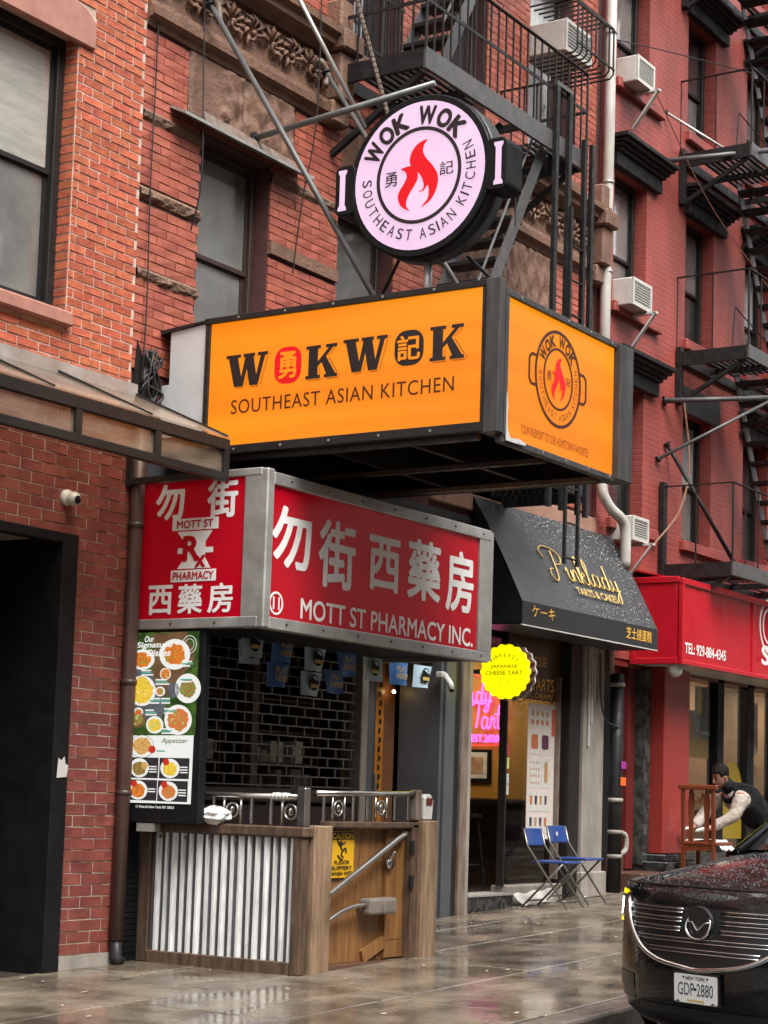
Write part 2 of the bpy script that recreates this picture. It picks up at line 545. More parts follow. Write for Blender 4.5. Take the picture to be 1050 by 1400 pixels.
def wet(name, c, c2, sc, r0, r1, bump, bsc, bdist, puddle=0.45):
    """wet stone: dark film with pools where the noise is low"""
    m = M(name, c, c2, sc, r1, bump=0, detail=8, contrast=0.7)
    N, L = m.node_tree.nodes, m.node_tree.links
    b = N['Principled BSDF']
    g = N.new('ShaderNodeNewGeometry')
    t = N.new('ShaderNodeTexNoise'); t.inputs['Scale'].default_value = 0.9; t.inputs['Detail'].default_value = 5; t.inputs['Distortion'].default_value = 0.6
    mp = N.new('ShaderNodeMapping'); mp.inputs['Scale'].default_value = (0.7, 1.4, 1); L.new(g.outputs['Position'], mp.inputs[0])
    L.new(mp.outputs[0], t.inputs['Vector'])
    r = N.new('ShaderNodeMapRange'); r.inputs[1].default_value = puddle-0.07; r.inputs[2].default_value = puddle+0.14; r.inputs[3].default_value = r0; r.inputs[4].default_value = r1
    L.new(t.outputs['Fac'], r.inputs[0]); L.new(r.outputs[0], b.inputs['Roughness'])
    t3 = N.new('ShaderNodeTexNoise'); t3.inputs['Scale'].default_value = bsc; t3.inputs['Detail'].default_value = 6
    L.new(g.outputs['Position'], t3.inputs['Vector'])
    s = N.new('ShaderNodeMapRange'); s.inputs[1].default_value = puddle-0.05; s.inputs[2].default_value = puddle+0.15; s.inputs[3].default_value = bump*0.2; s.inputs[4].default_value = bump
    L.new(t.outputs['Fac'], s.inputs[0])
    bp = N.new('ShaderNodeBump'); bp.inputs['Distance'].default_value = bdist
    L.new(s.outputs[0], bp.inputs['Strength']); L.new(t3.outputs['Fac'], bp.inputs['Height']); L.new(bp.outputs[0], b.inputs['Normal'])
    b.inputs['Specular IOR Level'].default_value = 0.6
    # old gum spots and drip stains: flecks with outlines of their own
    v = N.new('ShaderNodeTexVoronoi'); v.inputs['Scale'].default_value = 5.5; L.new(g.outputs['Position'], v.inputs['Vector'])
    vr = N.new('ShaderNodeMapRange'); vr.inputs[1].default_value = 0.10; vr.inputs[2].default_value = 0.16; vr.inputs[3].default_value = 0.45; vr.inputs[4].default_value = 1.0
    L.new(v.outputs['Distance'], vr.inputs[0])
    old = b.inputs['Base Color'].links[0].from_socket
    mm = N.new('ShaderNodeMix'); mm.data_type = 'RGBA'; mm.blend_type = 'MULTIPLY'; mm.inputs[0].default_value = 1.0
    L.new(old, mm.inputs[6]); L.new(vr.outputs[0], mm.inputs[7]); L.new(mm.outputs[2], b.inputs['Base Color'])
    return m
m_slab = wet('wet concrete slab', (0.205, 0.168, 0.124), (0.075, 0.060, 0.045), 2.3, 0.06, 0.42, 0.75, 18, 0.007, 0.49)
m_joint = wet('wet grit', (0.05, 0.042, 0.034), (0.03, 0.026, 0.022), 8, 0.2, 0.5, 0.6, 60, 0.006)
m_road = wet('wet asphalt', (0.040, 0.040, 0.040), (0.022, 0.022, 0.022), 6, 0.08, 0.35, 0.8, 70, 0.006, 0.5)
m_kerb = wet('wet kerb stone', (0.17, 0.14, 0.115), (0.10, 0.08, 0.066), 7, 0.12, 0.4, 0.6, 40, 0.006)

# ================================================================== GROUND
def sheet(mb, x0, x1, y0, y1, dz, step=0.7):
    n = max(1, int((x1-x0)/step))
    mb.grid([[(x0+(x1-x0)*k/n, y, gz(x0+(x1-x0)*k/n)+dz) for k in range(n+1)] for y in (y0, y1)])

mb = MB(); sheet(mb, -40, 120, -60, 5.12, -0.13, 2.0)
tag(mb.build('road', m_road, base=(0, 0, 0)), 'wet dark asphalt street in front of the kerb', 'road', kind='structure')
mb = MB(); sheet(mb, -40, 120, 5.1, 60, -0.014, 2.0)
walk = tag(mb.build('sidewalk', m_joint, base=(0, 0, 0)), 'wet concrete sidewalk of large slabs along the shopfronts', 'sidewalk', kind='structure')
ys = [5.29, 6.40, 7.58, 8.40, 9.02]
xs = [1.0, 2.6, 4.2, 5.7, 7.2, 8.62, 10.06, 11.62, 13.2, 14.75, 16.3, 17.85, 19.4, 20.95, 22.5, 24.1, 25.7]
for i in range(len(xs)-1):
    for j in range(len(ys)-1):
        mb = MB()
        sh = (0.0, 0.31, 0.12, 0.0)[j]
        x0, x1, y0, y1 = xs[i]+sh+0.010, xs[i+1]+sh-0.010, ys[j]+0.009, ys[j+1]-0.009
        tl = [rnd.uniform(-0.004, 0.003) for _ in range(4)]
        p = [(x0, y0, gz(x0)+tl[0]), (x1, y0, gz(x1)+tl[1]), (x1, y1, gz(x1)+tl[2]), (x0, y1, gz(x0)+tl[3])]
        mb.hexa([(a, b, c-0.03) for a, b, c in p] + p)
        mb.build('slab', m_slab, walk, bevel=0.006)
mb = MB()
x = 0.0
kerb = None
mb.grid([[(x0, y, gz(x0)+z) for x0 in [k*1.5-10 for k in range(40)]] for y, z in ((5.07, -0.16), (5.075, -0.03), (5.10, -0.012), (5.24, -0.012))])
kerb = tag(mb.build('kerb', m_joint, base=(0, 0, 0)), 'wet worn stone kerb edge between sidewalk and street', 'kerb', kind='structure')
for k in range(12):
    x0 = 2.0 + k*1.85
    mb = MB()
    x1 = x0 + 1.84
    q = [(x0, 5.055), (x1, 5.055), (x1, 5.28), (x0, 5.28)]
    mb.hexa([(a, b, gz(a)-0.17) for a, b in q] + [(a, b, gz(a)+rnd.uniform(-0.004, 0.002)) for a, b in q])
    mb.build('kerb_stone', m_kerb, kerb, bevel=0.022, bseg=2)

# ================================================================== BRICKWORK
def cell_walls(mb, x0, x1, z0, z1, y0, y1, holes):
    xs = sorted({x0, x1} | {c for h in holes for c in h[:2] if x0 < c < x1})
    zs = sorted({z0, z1} | {c for h in holes for c in h[2:] if z0 < c < z1})
    for a, b in zip(zs, zs[1:]):
        run = None
        for c, d in zip(xs, xs[1:]):
            hole = any(h[0] <= (c+d)/2 <= h[1] and h[2] <= (a+b)/2 <= h[3] for h in holes)
            if not hole:
                run = (run[0], d) if run else (c, d)
            if (hole or d == xs[-1]) and run:
                mb.box(run[0], run[1], y0, y1, a, b)
                run = None

def brick_cells(x0, x1, z0, z1, bl, ch, holes, shift=0.0):
    out = []
    k = 0
    z = z0
    while z + ch*0.6 < z1:
        zc = z + ch/2
        cuts = sorted([(max(h[0], x0), min(h[1], x1)) for h in holes if h[2] < zc < h[3] and h[1] > x0 and h[0] < x1])
        spans, a = [], x0
        for c, d in cuts:
            if c > a: spans.append((a, c))
            a = max(a, d)
        if a < x1: spans.append((a, x1))
        off = shift + (bl/2 if k % 2 else 0)
        for a, b in spans:
            n0 = math.floor((a-off)/bl)
            x = off + n0*bl
            while x < b:
                c, d = max(x, a), min(x+bl, b)
                if d-c > 0.035: out.append((c, d, z, min(z+ch, z1)))
                x += bl
        z += ch
        k += 1
    return out

def lay_bricks(parent, cells, Y, joint, mat, limit=300, proud=0.012):
    meshes = []
    off = Vector(root_of(parent).location)
    for k in range(5):
        mb = MB()
        j = lambda a=0.02: rnd.uniform(-a, a)
        p = [(-0.5, 0, -0.5), (0.5, 0, -0.5), (0.5, 1, -0.5), (-0.5, 1, -0.5), (-0.5, 0, 0.5), (0.5, 0, 0.5), (0.5, 1, 0.5), (-0.5, 1, 0.5)]
        p = [(a+j(0.006), b+(j(0.10) if b == 0 else 0), c+j(0.022)) for a, b, c in p]
        mb.hexa(p)
        me = bpy.data.meshes.new('brick')
        me.from_pydata(mb.v, [], mb.f)
        me.materials.append(mat)
        meshes.append((me, mb))
    vis, rest = [], []
    for c in cells:
        (vis if in_frame(((c[0]+c[1])/2, Y, (c[2]+c[3])/2), 0.0) else rest).append(c)
    vis.sort(key=lambda c: c[0] + 0.12*c[2])
    rest += vis[limit:]
    for c in vis[:limit]:
        o = bpy.data.objects.new('brick', rnd.choice(meshes)[0])
        COL.objects.link(o)
        o.parent = parent
        o.location = Vector(((c[0]+c[1])/2, Y-proud, (c[2]+c[3])/2)) - off
        o.scale = (c[1]-c[0]-joint, proud+0.03, c[3]-c[2]-joint)
    if rest:
        mb = MB()
        for c in rest:
            src = rnd.choice(meshes)[1]
            mb.add_mesh([Vector(((c[0]+c[1])/2 + v.x*(c[1]-c[0]-joint), Y-proud+v.y*(proud+0.03), (c[2]+c[3])/2 + v.z*(c[3]-c[2]-joint))) for v in src.v], src.f)
        tag(mb.build('brick', mat, parent), kind='stuff')

def add_window(parent, x0, x1, z0, z1, Y, fm, top, bot, fw=0.05, split=0.5, name='window', sill=None, lintel=None, jamb=None):
    """double-hung window set at depth Y: frame with two sashes and two panes"""
    mb = MB()
    mb.box(x0, x0+fw, Y-0.02, Y+0.06, z0, z1).box(x1-fw, x1, Y-0.02, Y+0.06, z0, z1)
    mb.box(x0+fw, x1-fw, Y-0.02, Y+0.06, z1-fw, z1).box(x0+fw, x1-fw, Y-0.02, Y+0.06, z0, z0+fw)
    w = mb.build(name, fm, parent, bevel=0.005)
    zm = z0 + (z1-z0)*split
    for k, (a, b, mat, dy) in enumerate(((zm, z1-fw, top, 0.012), (z0+fw, zm+0.02, bot, 0.035))):
        s = 0.035
        mb = MB()
        xa, xb = x0+fw+0.002, x1-fw-0.002
        mb.box(xa, xa+s, Y+dy, Y+dy+0.03, a, b).box(xb-s, xb, Y+dy, Y+dy+0.03, a, b)
        mb.box(xa+s, xb-s, Y+dy, Y+dy+0.03, b-s, b).box(xa+s, xb-s, Y+dy, Y+dy+0.03, a, a+s)
        mb.build('sash', fm, w)
        MB().box(xa+s-0.004, xb-s+0.004, Y+dy+0.012, Y+dy+0.018, a+s-0.004, b-s+0.004).build('pane', mat, w)
    return w

# ================================================================== LEFT BUILDING
LB = thing('brick_building', 'orange brick building with dark red brick ground floor and black doorway, at left', 'building', (7.2, 9.5, gz(7.2)))
holesL = [(7.35, 9.655, 0.0, 3.34), (8.05, 9.605, 4.93, 6.95), (8.05, 9.605, 7.95, 10.0), (4.6, 6.3, 4.93, 6.95), (4.6, 6.3, 7.95, 10.0)]
mb = MB(); cell_walls(mb, 3.0, 10.33, 4.44, 13.5, 9.0, 9.6, holesL); mb.build('upper_wall', m_mortar_pale, LB)
mb = MB(); cell_walls(mb, 3.0, 10.385, 0.0, 4.44, 8.985, 9.6, holesL); mb.build('lower_wall', m_mortar_white, LB)
MB().box(3.0, 10.3, 9.6, 16, 0, 13.5).build('core', m_interior_dark, LB)
cl = brick_cells(5.5, 10.385, gz(9.8)+0.10, 4.40, 0.232, 0.081, [(7.3, 9.815, 0, 3.36)], 0.05)
up = brick_cells(6.35, 10.33, 4.47, 9.0, 0.212, 0.0655, [(8.0, 9.605, 4.82, 7.0), (8.0, 9.76, 6.94, 7.22), (8.0, 9.605, 7.85, 10)], 0.02)
lay_bricks(LB, cl, 8.985, 0.0105, m_brick_red, 190, 0.006)
lay_bricks(LB, up, 9.0, 0.0135, m_brick_orange, 110, 0.006)
rv = MB()
for k in range(31):
    z = 4.93 + k*0.0655
    a, b = ((9.0, 9.125), (9.0, 9.058))[k % 2]
    rv.box(9.598, 9.62, a+0.004, b, z, z+0.051)
    if k % 2: rv.box(9.598, 9.62, 9.066, 9.125, z, z+0.051)
tag(rv.build('brick', m_brick_orange, LB), kind='stuff')
mb = MB().box(9.815, 10.385, 8.975, 9.05, gz(9.8)-0.1, gz(9.8)+0.098); mb.build('plinth', m_concrete, LB)
for z0, z1 in ((4.93, 6.95), (7.95, 10.0)):
    add_window(LB, 8.05, 9.605, z0, z1, 9.14, m_frame_dark, m_pane_blind, m_pane_grey, 0.075, 0.5)
    MB().prism([(0, 0), (1.72, 0), (1.72, 0.20), (1.62, 0.27), (1.45, 0.31), (0, 0.31)], (8.03, 9.02, z1-0.045), (1, 0, 0), (0, 0, 1), 0.055).build('lintel', m_sill_stone, LB, bevel=0.01)
    MB().box(7.95, 9.62, 8.93, 9.14, z0-0.105, z0).build('sill', m_sill_stone, LB, bevel=0.012)
add_window(LB, 4.6, 6.3, 4.93, 6.95, 9.14, m_frame_dark, m_pane_grey, m_pane_grey, 0.075)
# doorway: black jamb, black recess with louvres
d = MB()
d.box(9.652, 9.812, 8.955, 9.62, gz(9.8)-0.1, 3.37).box(7.35, 9.652, 8.955, 9.06, 3.30, 3.37).box(7.2, 7.36, 8.955, 9.6, 0.2, 3.37)
dj = d.build('door_frame', m_black_paint, LB, bevel=0.006)
dl = MB().box(7.36, 9.652, 9.50, 9.56, 0.2, 3.30).build('door_leaf', m_black_paint, LB)
for k in range(11):
    MB().hexa([(8.2, 9.47, 2.45+k*0.075), (9.2, 9.47, 2.45+k*0.075), (9.2, 9.50, 2.50+k*0.075), (8.2, 9.50, 2.50+k*0.075), (8.2, 9.47, 2.47+k*0.075), (9.2, 9.47, 2.47+k*0.075), (9.2, 9.50, 2.52+k*0.075), (8.2, 9.50, 2.52+k*0.075)]).build('louvre', m_frame_dark, dl)
MB().prism([(0, 0), (0.10, 0.01), (0.11, 0.09), (0.08, 0.10), (0.07, 0.15), (0.04, 0.12), (0.01, 0.14)], (9.69, 8.950, 1.66), (1, 0, 0), (0, 0, 1), 0.003).build('torn_sticker', m_white_metal, dj)

# glazed canopy over the door
AW = thing('glazed_canopy', 'dark metal framed glass canopy on the brick wall at left', 'canopy', (8.6, 8.5, 3.81))
fr = MB()
yf = 8.10
fr.box(5.0, 10.36, yf-0.03, yf+0.03, 4.005, 4.085).box(5.0, 10.36, yf-0.03, yf+0.03, 3.785, 3.845)
fr.build('front_frame', m_frame_dark, AW, bevel=0.004)
for xx in (5.0, 6.1, 7.15, 7.95, 8.76, 9.55, 10.30):
    MB().box(xx, xx+0.06, yf-0.028, yf+0.028, 3.845, 4.005).build('mullion', m_frame_dark, AW)
for a, b in ((5.06, 6.1), (6.16, 7.15), (7.21, 7.95), (8.01, 8.76), (8.82, 9.55), (9.61, 10.30)):
    MB().box(a, b, yf-0.006, yf+0.006, 3.845, 4.005).build('pane', m_glass_smoke, AW)
MB().beam((10.33, yf, 3.835), (10.33, 8.99, 3.835), 0.05, 0.045).beam((10.33, 8.955, 3.80), (10.33, 8.955, 4.09), 0.06, 0.05).build('side_frame', m_frame_dark, AW)
roof = MB()
roof.hexa([(5, 8.07, 4.088), (10.36, 8.07, 4.088), (10.36, 8.985, 4.48), (5, 8.985, 4.48), (5, 8.07, 4.10), (10.36, 8.07, 4.10), (10.36, 8.985, 4.495), (5, 8.985, 4.495)])
roof.build('roof_glass', m_glass_smoke, AW)
for xx in (7.5, 8.55, 9.5, 10.33):
    MB().beam((xx, 8.08, 4.105), (xx, 8.985, 4.505), 0.022, 0.02).build('roof_bar', m_frame_dark, AW)
MB().box(5, 10.34, 8.935, 8.985, 4.47, 4.56).build('flashing', m_alu, AW)
# little camera on the wall
SC = thing('security_camera', 'small white dome camera fixed on the brick wall above black doorway', 'camera', (9.68, 8.95, 3.55))
MB().lathe([(0.0, 0.02), (0.055, 0.02), (0.06, 0.0), (0.05, -0.04)], (9.68, 8.97, 3.62), 16, (0, -1, 0)).build('mount', m_white_metal, SC, True)
MB().ball((9.69, 8.915, 3.61), 0.052, seg=14).build('housing', m_white_metal, SC, True)
MB().lathe([(0.0, 0.012), (0.022, 0.008), (0.03, 0.0)], (9.68, 8.868, 3.60), 14, (-0.1, -1, -0.2)).build('lens', m_black_paint, SC, True)
# brown downspout
DS = thing('downspout', 'brown metal downspout on the corner beside the menu board', 'downspout', (10.42, 8.93, gz(10.4)))
MB().tube([(10.385, 8.93, 4.35), (10.385, 8.93, 3.6), (10.38, 8.93, 2.0), (10.37, 8.93, gz(10.4)+0.17)], 0.053, 12).build('pipe', M('brown pipe paint', (0.085, 0.042, 0.033), (0.06, 0.03, 0.025), 6, 0.4), DS, True)
for zz in (3.5, 2.35, 1.55):
    MB().tube([(10.382, 8.93, zz), (10.382, 8.93, zz+0.04)], 0.060, 12).build('strap', m_frame_brown, DS, True)
MB().tube([(10.37, 8.93, gz(10.4)+0.17), (10.37, 8.93, gz(10.4)+0.05), (10.37, 8.88, gz(10.4)+0.012)], 0.045, 10).build('shoe', m_black_iron, DS, True)

# ================================================================== MIDDLE BUILDING
MBG = thing('tenement_building', 'red brick tenement with brownstone bands and carved frieze above the pharmacy', 'building', (14.2, 9.5, gz(14)))
W1 = (11.07, 11.98, 4.55, 6.72); W2 = (12.97, 13.87, 4.55, 6.72); W3 = (15.2, 16.1, 4.9, 6.45); W4 = (16.65, 17.45, 4.9, 6.45)
U0 = (11.0, 11.85, 8.2, 10.3); U1 = (13.0, 13.86, 8.12, 10.3); U2 = (16.32, 17.28, 8.2, 10.3); U3 = (14.75, 15.45, 8.1, 10.3)
holesM = [W1, W2, W3, W4, U0, U1, U2, U3]
mb = MB(); cell_walls(mb, 10.34, 18.0, 4.30, 13.5, 9.035, 9.6, holesM); mb.build('wall', m_mortar_black, MBG)
nob = [(h[0], h[1], h[2], h[3]) for h in holesM] + [(10.3, 12.76, 7.33, 8.12), (14.15, 18, 7.22, 8.0), (10.87, 12.29, 6.80, 7.4), (14.72, 16.95, 6.5, 7.3), (13.0, 13.86, 6.7, 7.45)]
for zb in (6.60, 6.0, 5.38): nob.append((10.3, 18.0, zb, zb+0.105))
nob.append((10.3, 18.0, 4.3, 4.72))
lay_bricks(MBG, brick_cells(10.34, 17.86, 4.42, 10.9, 0.235, 0.0705, nob, 0.0), 9.035, 0.007, m_brick_salmon, 300, 0.014)
for zb in (6.60, 6.0, 5.38):
    segs = [(10.345, 11.07), (11.985, 12.965), (13.875, 14.7)]
    for a, b in segs:
        rough = MB()
        n = max(4, int((b-a)/0.06))
        prof = [(0.0, 0.004), (0.03, 0.035), (0.07, 0.04), (0.104, 0.006)]
        if zb < 6.05 and a > 11.5:   # the smoother band between the windows
            rough.box(a, b, 8.995, 9.1, zb, zb+0.104)
        else:
            rough.grid([[(a+(b-a)*k/n, 9.035-d*(1 if 0 < i < 3 else 1)-(rnd.uniform(-0.012, 0.016) if 0 < i < 3 else 0), zb+h) for k in range(n+1)] for i, (h, d) in enumerate([(0, -0.05)]+prof+[(0.104, -0.05)])])
        rough.build('stone_band', m_rough_stone if not (zb < 6.05 and a > 11.5) else m_brownstone, MBG)
for (w, t, b) in ((W1, m_pane_grey, m_pane_grey), (W2, m_pane_grey, m_pane_grey), (W3, m_pane_dark, m_pane_grey), (W4, m_pane_dark, m_pane_grey), (U0, m_pane_grey, m_pane_dark), (U1, m_pane_white, m_pane_dark), (U2, m_pane_white, m_pane_white), (U3, m_pane_dark, m_pane_dark)):
    add_window(MBG, w[0], w[1], w[2], w[3], 9.19, m_frame_brown, t, b, 0.055, 0.58)
for w in (U0, U1, U2, U3):
    MB().box(w[0]-0.08, w[1]+0.08, 8.96, 9.2, w[2]-0.12, w[2]-0.002).build('sill', m_brownstone, MBG, bevel=0.012)
MB().box(14.6, 18.0, 8.99, 9.1, 4.36, 4.66).build('string_course', M('salmon stone', (0.36, 0.20, 0.14), (0.26, 0.14, 0.10), 5, 0.6), MBG, bevel=0.01)
MB().box(10.3, 18.0, 9.6, 16, 4.3, 13.5).build('core', m_interior_dark, MBG)
# terracotta panels above the windows
def panel(x0, x1, z0, z1, n):
    for k in range(n):
        a = x0+(x1-x0)*k/n+0.006; b = x0+(x1-x0)*(k+1)/n-0.006
        rough = MB()
        nx, nz = 30, 22
        ph = [rnd.uniform(0, 6) for _ in range(8)]
        nf = lambda i, j: 0.5+0.2*math.sin(i*0.55+ph[0]+math.sin(j*0.4))+0.2*math.sin(j*0.7+ph[1]+1.3*math.sin(i*0.5+ph[2]))+0.15*math.sin(i*1.3+j*0.9+ph[3])
        smooth = (k == 0)
        rows = []
        for j in range(nz+1):
            r = []
            for i in range(nx+1):
                e = i in (0, nx) or j in (0, nz)
                dd = 0.0 if e else (0.012 if smooth and i < 19 + 3*math.sin(j*0.6) else 0.004+0.045*max(0, nf(i, j))*rnd.uniform(0.75, 1.1))
                r.append((a+(b-a)*i/nx, 9.028-dd, z0+(z1-z0)*j/nz))
            rows.append(r)
        rough.grid(rows)
        rough.box(a, b, 9.03, 9.1, z0, z1)
        rough.build('stone_panel', m_brownstone, MBG, True)
panel(10.88, 12.28, 6.81, 7.345, 2)
panel(14.74, 16.93, 6.52, 7.25, 4)
panel(13.0, 13.85, 6.73, 7.42, 2)
# moulded cornices and carved frieze
def moulding(x0, x1, prof, name='moulding'):
    mb = MB()
    mb.prism([(y, z) for y, z in prof], (x0, 9.06, 0), (0, -1, 0), (0, 0, 1), -(x1-x0))
    # prism pushes along u x v = (-1,0,0)
    return mb.build(name, m_brownstone, MBG)
for x0, x1, dz in ((10.345, 12.78, 0.0), (14.15, 17.88, -0.10)):
    z = 7.345 + dz
    moulding(x0, x1, [(0, z), (0.05, z), (0.07, z+0.05), (0.12, z+0.07), (0.125, z+0.13), (0.085, z+0.15), (0.08, z+0.20), (0, z+0.20)], 'lower_moulding')
    moulding(x0, x1, [(0, z+0.58), (0.07, z+0.58), (0.10, z+0.62), (0.18, z+0.65), (0.19, z+0.71), (0.24, z+0.73), (0.245, z+0.79), (0, z+0.81)], 'upper_moulding')
    MB().box(x0, x1, 9.03, 9.12, z+0.20, z+0.58).build('frieze_ground', m_brownstone, MBG)
    x = x0 + 0.05
    flip = 1
    while x < x1 - 0.12:
        c = MB()
        cx, cz = x+0.15, z+0.39
        # scroll
        sp = []
        for k in range(26):
            t = k/25
            a = flip*(0.6 + t*5.2) + (0 if flip > 0 else math.pi)
            r = 0.155*(1-t)**0.8 + 0.012
            sp.append((cx+r*math.cos(a)*0.95, 9.012-0.03*t, cz+r*math.sin(a)))
        c.tube(sp, [0.020-0.008*k/25 for k in range(26)], 6)
        c.ball((cx, 8.985, cz), 0.026, seg=8, ring=6)
        for k in range(7):     # acanthus leaf fan
            a = math.radians(-60 + 40*k*0.9) * flip + math.pi*(0.35 if flip > 0 else 0.65)
            p0 = Vector((cx+0.03*math.cos(a), 9.015, cz+0.03*math.sin(a)))
            p1 = Vector((cx+0.11*math.cos(a), 8.968, cz+0.11*math.sin(a)))
            p2 = Vector((cx+0.175*math.cos(a+0.35*flip), 8.995, max(z+0.215, min(z+0.565, cz+0.175*math.sin(a+0.35*flip)))))
            p1.z = max(z+0.215, min(z+0.565, p1.z))
            c.tube([p0, p1, p2], [0.006, 0.020, 0.004], 6)
        c.build('carved_scroll', m_brownstone, MBG, True)
        x += 0.27
        flip = -flip
for bx, zz in ((12.66, 7.33), (17.72, 7.2)):
    br = MB()
    br.box(bx, bx+0.26, 8.90, 9.1, zz, zz+0.20).box(bx+0.02, bx+0.24, 8.84, 9.1, zz+0.2, zz+0.62).box(bx-0.02, bx+0.28, 8.78, 9.1, zz+0.62, zz+0.80).box(bx+0.03, bx+0.23, 8.86, 9.1, zz+0.80, zz+1.1)
    br.build('corner_block', m_brownstone, MBG, bevel=0.02)
# window canopy flashing over W1
FL = thing('window_flashing', 'bent grey metal flashing strip above the first brown window', 'flashing', (11.5, 8.9, 6.72))
MB().hexa([(10.66, 8.86, 6.72), (12.34, 8.84, 6.70), (12.34, 9.03, 6.78), (10.66, 9.03, 6.80), (10.66, 8.86, 6.745), (12.34, 8.84, 6.725), (12.34, 9.03, 6.80), (10.66, 9.03, 6.82)]).build('strip', m_alu, FL)
MB().hexa([(10.98, 8.91, 6.76), (12.2, 8.90, 6.735), (12.2, 8.94, 6.82), (10.98, 8.95, 6.86), (10.98, 8.92, 6.77), (12.2, 8.91, 6.745), (12.2, 8.95, 6.83), (10.98, 8.96, 6.87)]).build('lip', m_rust, FL)
# loose cables down the left pier
for cx0, pts in ((10.43, [(10.43, 9.0, 9.5), (10.45, 8.99, 7.3), (10.43, 8.98, 6.1), (10.45, 8.98, 5.2), (10.44, 8.99, 4.6)]), (10.93, [(10.93, 8.95, 8.0), (10.935, 8.93, 7.2), (10.93, 8.9, 6.3), (10.95, 9.0, 5.9)]), (12.28, [(12.28, 8.8, 9.0), (12.29, 8.8, 7.3), (12.26, 8.9, 6.5), (12.27, 8.98, 5.9)])):
    tag(MB().tube(bez(pts, 6), 0.006, 5).build('hanging_cable', m_cable), {10.43: 'thin black cable hanging down the left end of the tenement wall', 10.93: 'thin dark cable hanging in front of the smooth brownstone panel', 12.28: 'thin dark cable hanging over the pier between two windows'}[cx0], 'cable', 'loose cables on the facade')

# ================================================================== RIGHT BUILDING
RB = thing('red_building', 'red painted brick tenement with black window cornices, at right', 'building', (26, 9.5, gz(24)))
cols = [(18.30, 19.15), (20.25, 21.10), (22.12, 22.97), (24.0, 24.85), (25.9, 26.75), (27.8, 28.65)]
rows = [(4.72, 6.28), (7.14, 8.68), (9.70, 11.17), (12.1, 13.3)]
holesR = [(a, b, c, d) for a, b in cols for c, d in rows]
mb = MB(); cell_walls(mb, 18.0, 36.0, 3.2, 13.6, 9.0, 9.6, holesR + [(20.15, 36, 3.0, 3.3)]); mb.build('wall', m_wall_red, RB)
MB().box(18.0, 36.0, 9.6, 16, 3.4, 13.6).build('core', m_interior_dark, RB)
for i, (a, b) in enumerate(cols):
    for j, (c, d) in enumerate(rows):
        top = [m_pane_grey, m_pane_dark, m_pane_white][(i*2+j) % 3]
        if i == 0: top = m_pane_grey
        bot = [m_pane_dark, m_pane_grey][(i+j) % 2]
        add_window(RB, a, b, c, d, 9.17, m_frame_dark, top, bot, 0.06, 0.45 if i else 0.40)
        if i == 1 and j == 0:
            MB().box(a-0.02, b+0.2, 8.97, 9.02, d-0.02, d+0.30).build('lintel', m_charcoal, RB, bevel=0.01)
        else:
            # black pressed-metal cornice: flat board with a stepped hood on top
            ln = MB()
            ln.box(a-0.06, b+0.27, 8.93, 9.02, d-0.01, d+0.155)
            for (y, z0, z1, e) in ((8.89, 0.155, 0.195, 0.02), (8.85, 0.195, 0.235, 0.045), (8.80, 0.235, 0.275, 0.07), (8.76, 0.275, 0.325, 0.10)):
                ln.box(a-0.06-e, b+0.27+e, y, 9.02, d+z0, d+z1)
            ln.build('window_cornice', m_black_iron, RB, bevel=0.006)
        MB().box(a-0.06, b+0.33, 8.93, 9.17, c-0.125, c-0.002).build('sill', m_wall_red, RB, bevel=0.012)

# ================================================================== BUILDINGS ACROSS THE STREET (seen in the glass)
m_opp = [M('opposite brick', (0.30, 0.16, 0.11), (0.22, 0.11, 0.08), 4, 0.7), M('opposite stone', (0.42, 0.38, 0.32), (0.34, 0.30, 0.25), 4, 0.7), M('opposite cream', (0.5, 0.46, 0.40), (0.42, 0.38, 0.33), 4, 0.7)]
for k, (xa, xb, h) in enumerate(((-26, -14, 17), (-14, -4, 19), (-4, 7, 16.5), (7, 17, 19.5), (17, 29, 17.5), (29, 44, 20), (44, 60, 18), (60, 80, 19), (80, 110, 18))):
    ob = thing('opposite_building', 'building across the street, seen only as a reflection in window glass', 'building', ((xa+xb)/2, -9.5, gz((xa+xb)/2)), 'buildings across the street')
    n = int((xb-xa)/2.2)
    hs_ = [(xa+0.7+i*2.2, xa+1.7+i*2.2, 4.3+j*3.0, 6.2+j*3.0) for i in range(n) for j in range(5 if h > 18.5 else 4)]
    mb = MB(); cell_walls(mb, xa, xb, -0.6, h, -9.4, -9.0, hs_); mb.build('wall', m_opp[k % 3], ob)
    MB().box(xa, xb, -14, -9.45, -0.6, h-0.02).build('core', m_interior_dark, ob)
    mb = MB()
    for q in hs_: mb.box(q[0], q[1], -9.3, -9.25, q[2], q[3])
    tag(mb.build('pane', m_pane_dark, ob), kind='stuff')
    mb = MB()
    for q in hs_: mb.box(q[0]-0.12, q[1]+0.12, -8.98, -8.88, q[3], q[3]+0.22).box(q[0]-0.1, q[1]+0.1, -8.98, -8.85, q[2]-0.14, q[2])
    tag(mb.build('window_trim', m_white_metal, ob), kind='stuff')
mb = MB(); sheet(mb, -40, 110, -9.0, -4.6, 0.0, 2.0)
tag(mb.build('opposite_sidewalk', m_slab, base=(0, 0, 0)), 'wet sidewalk on the far side of the street behind the viewer', 'sidewalk', kind='structure')

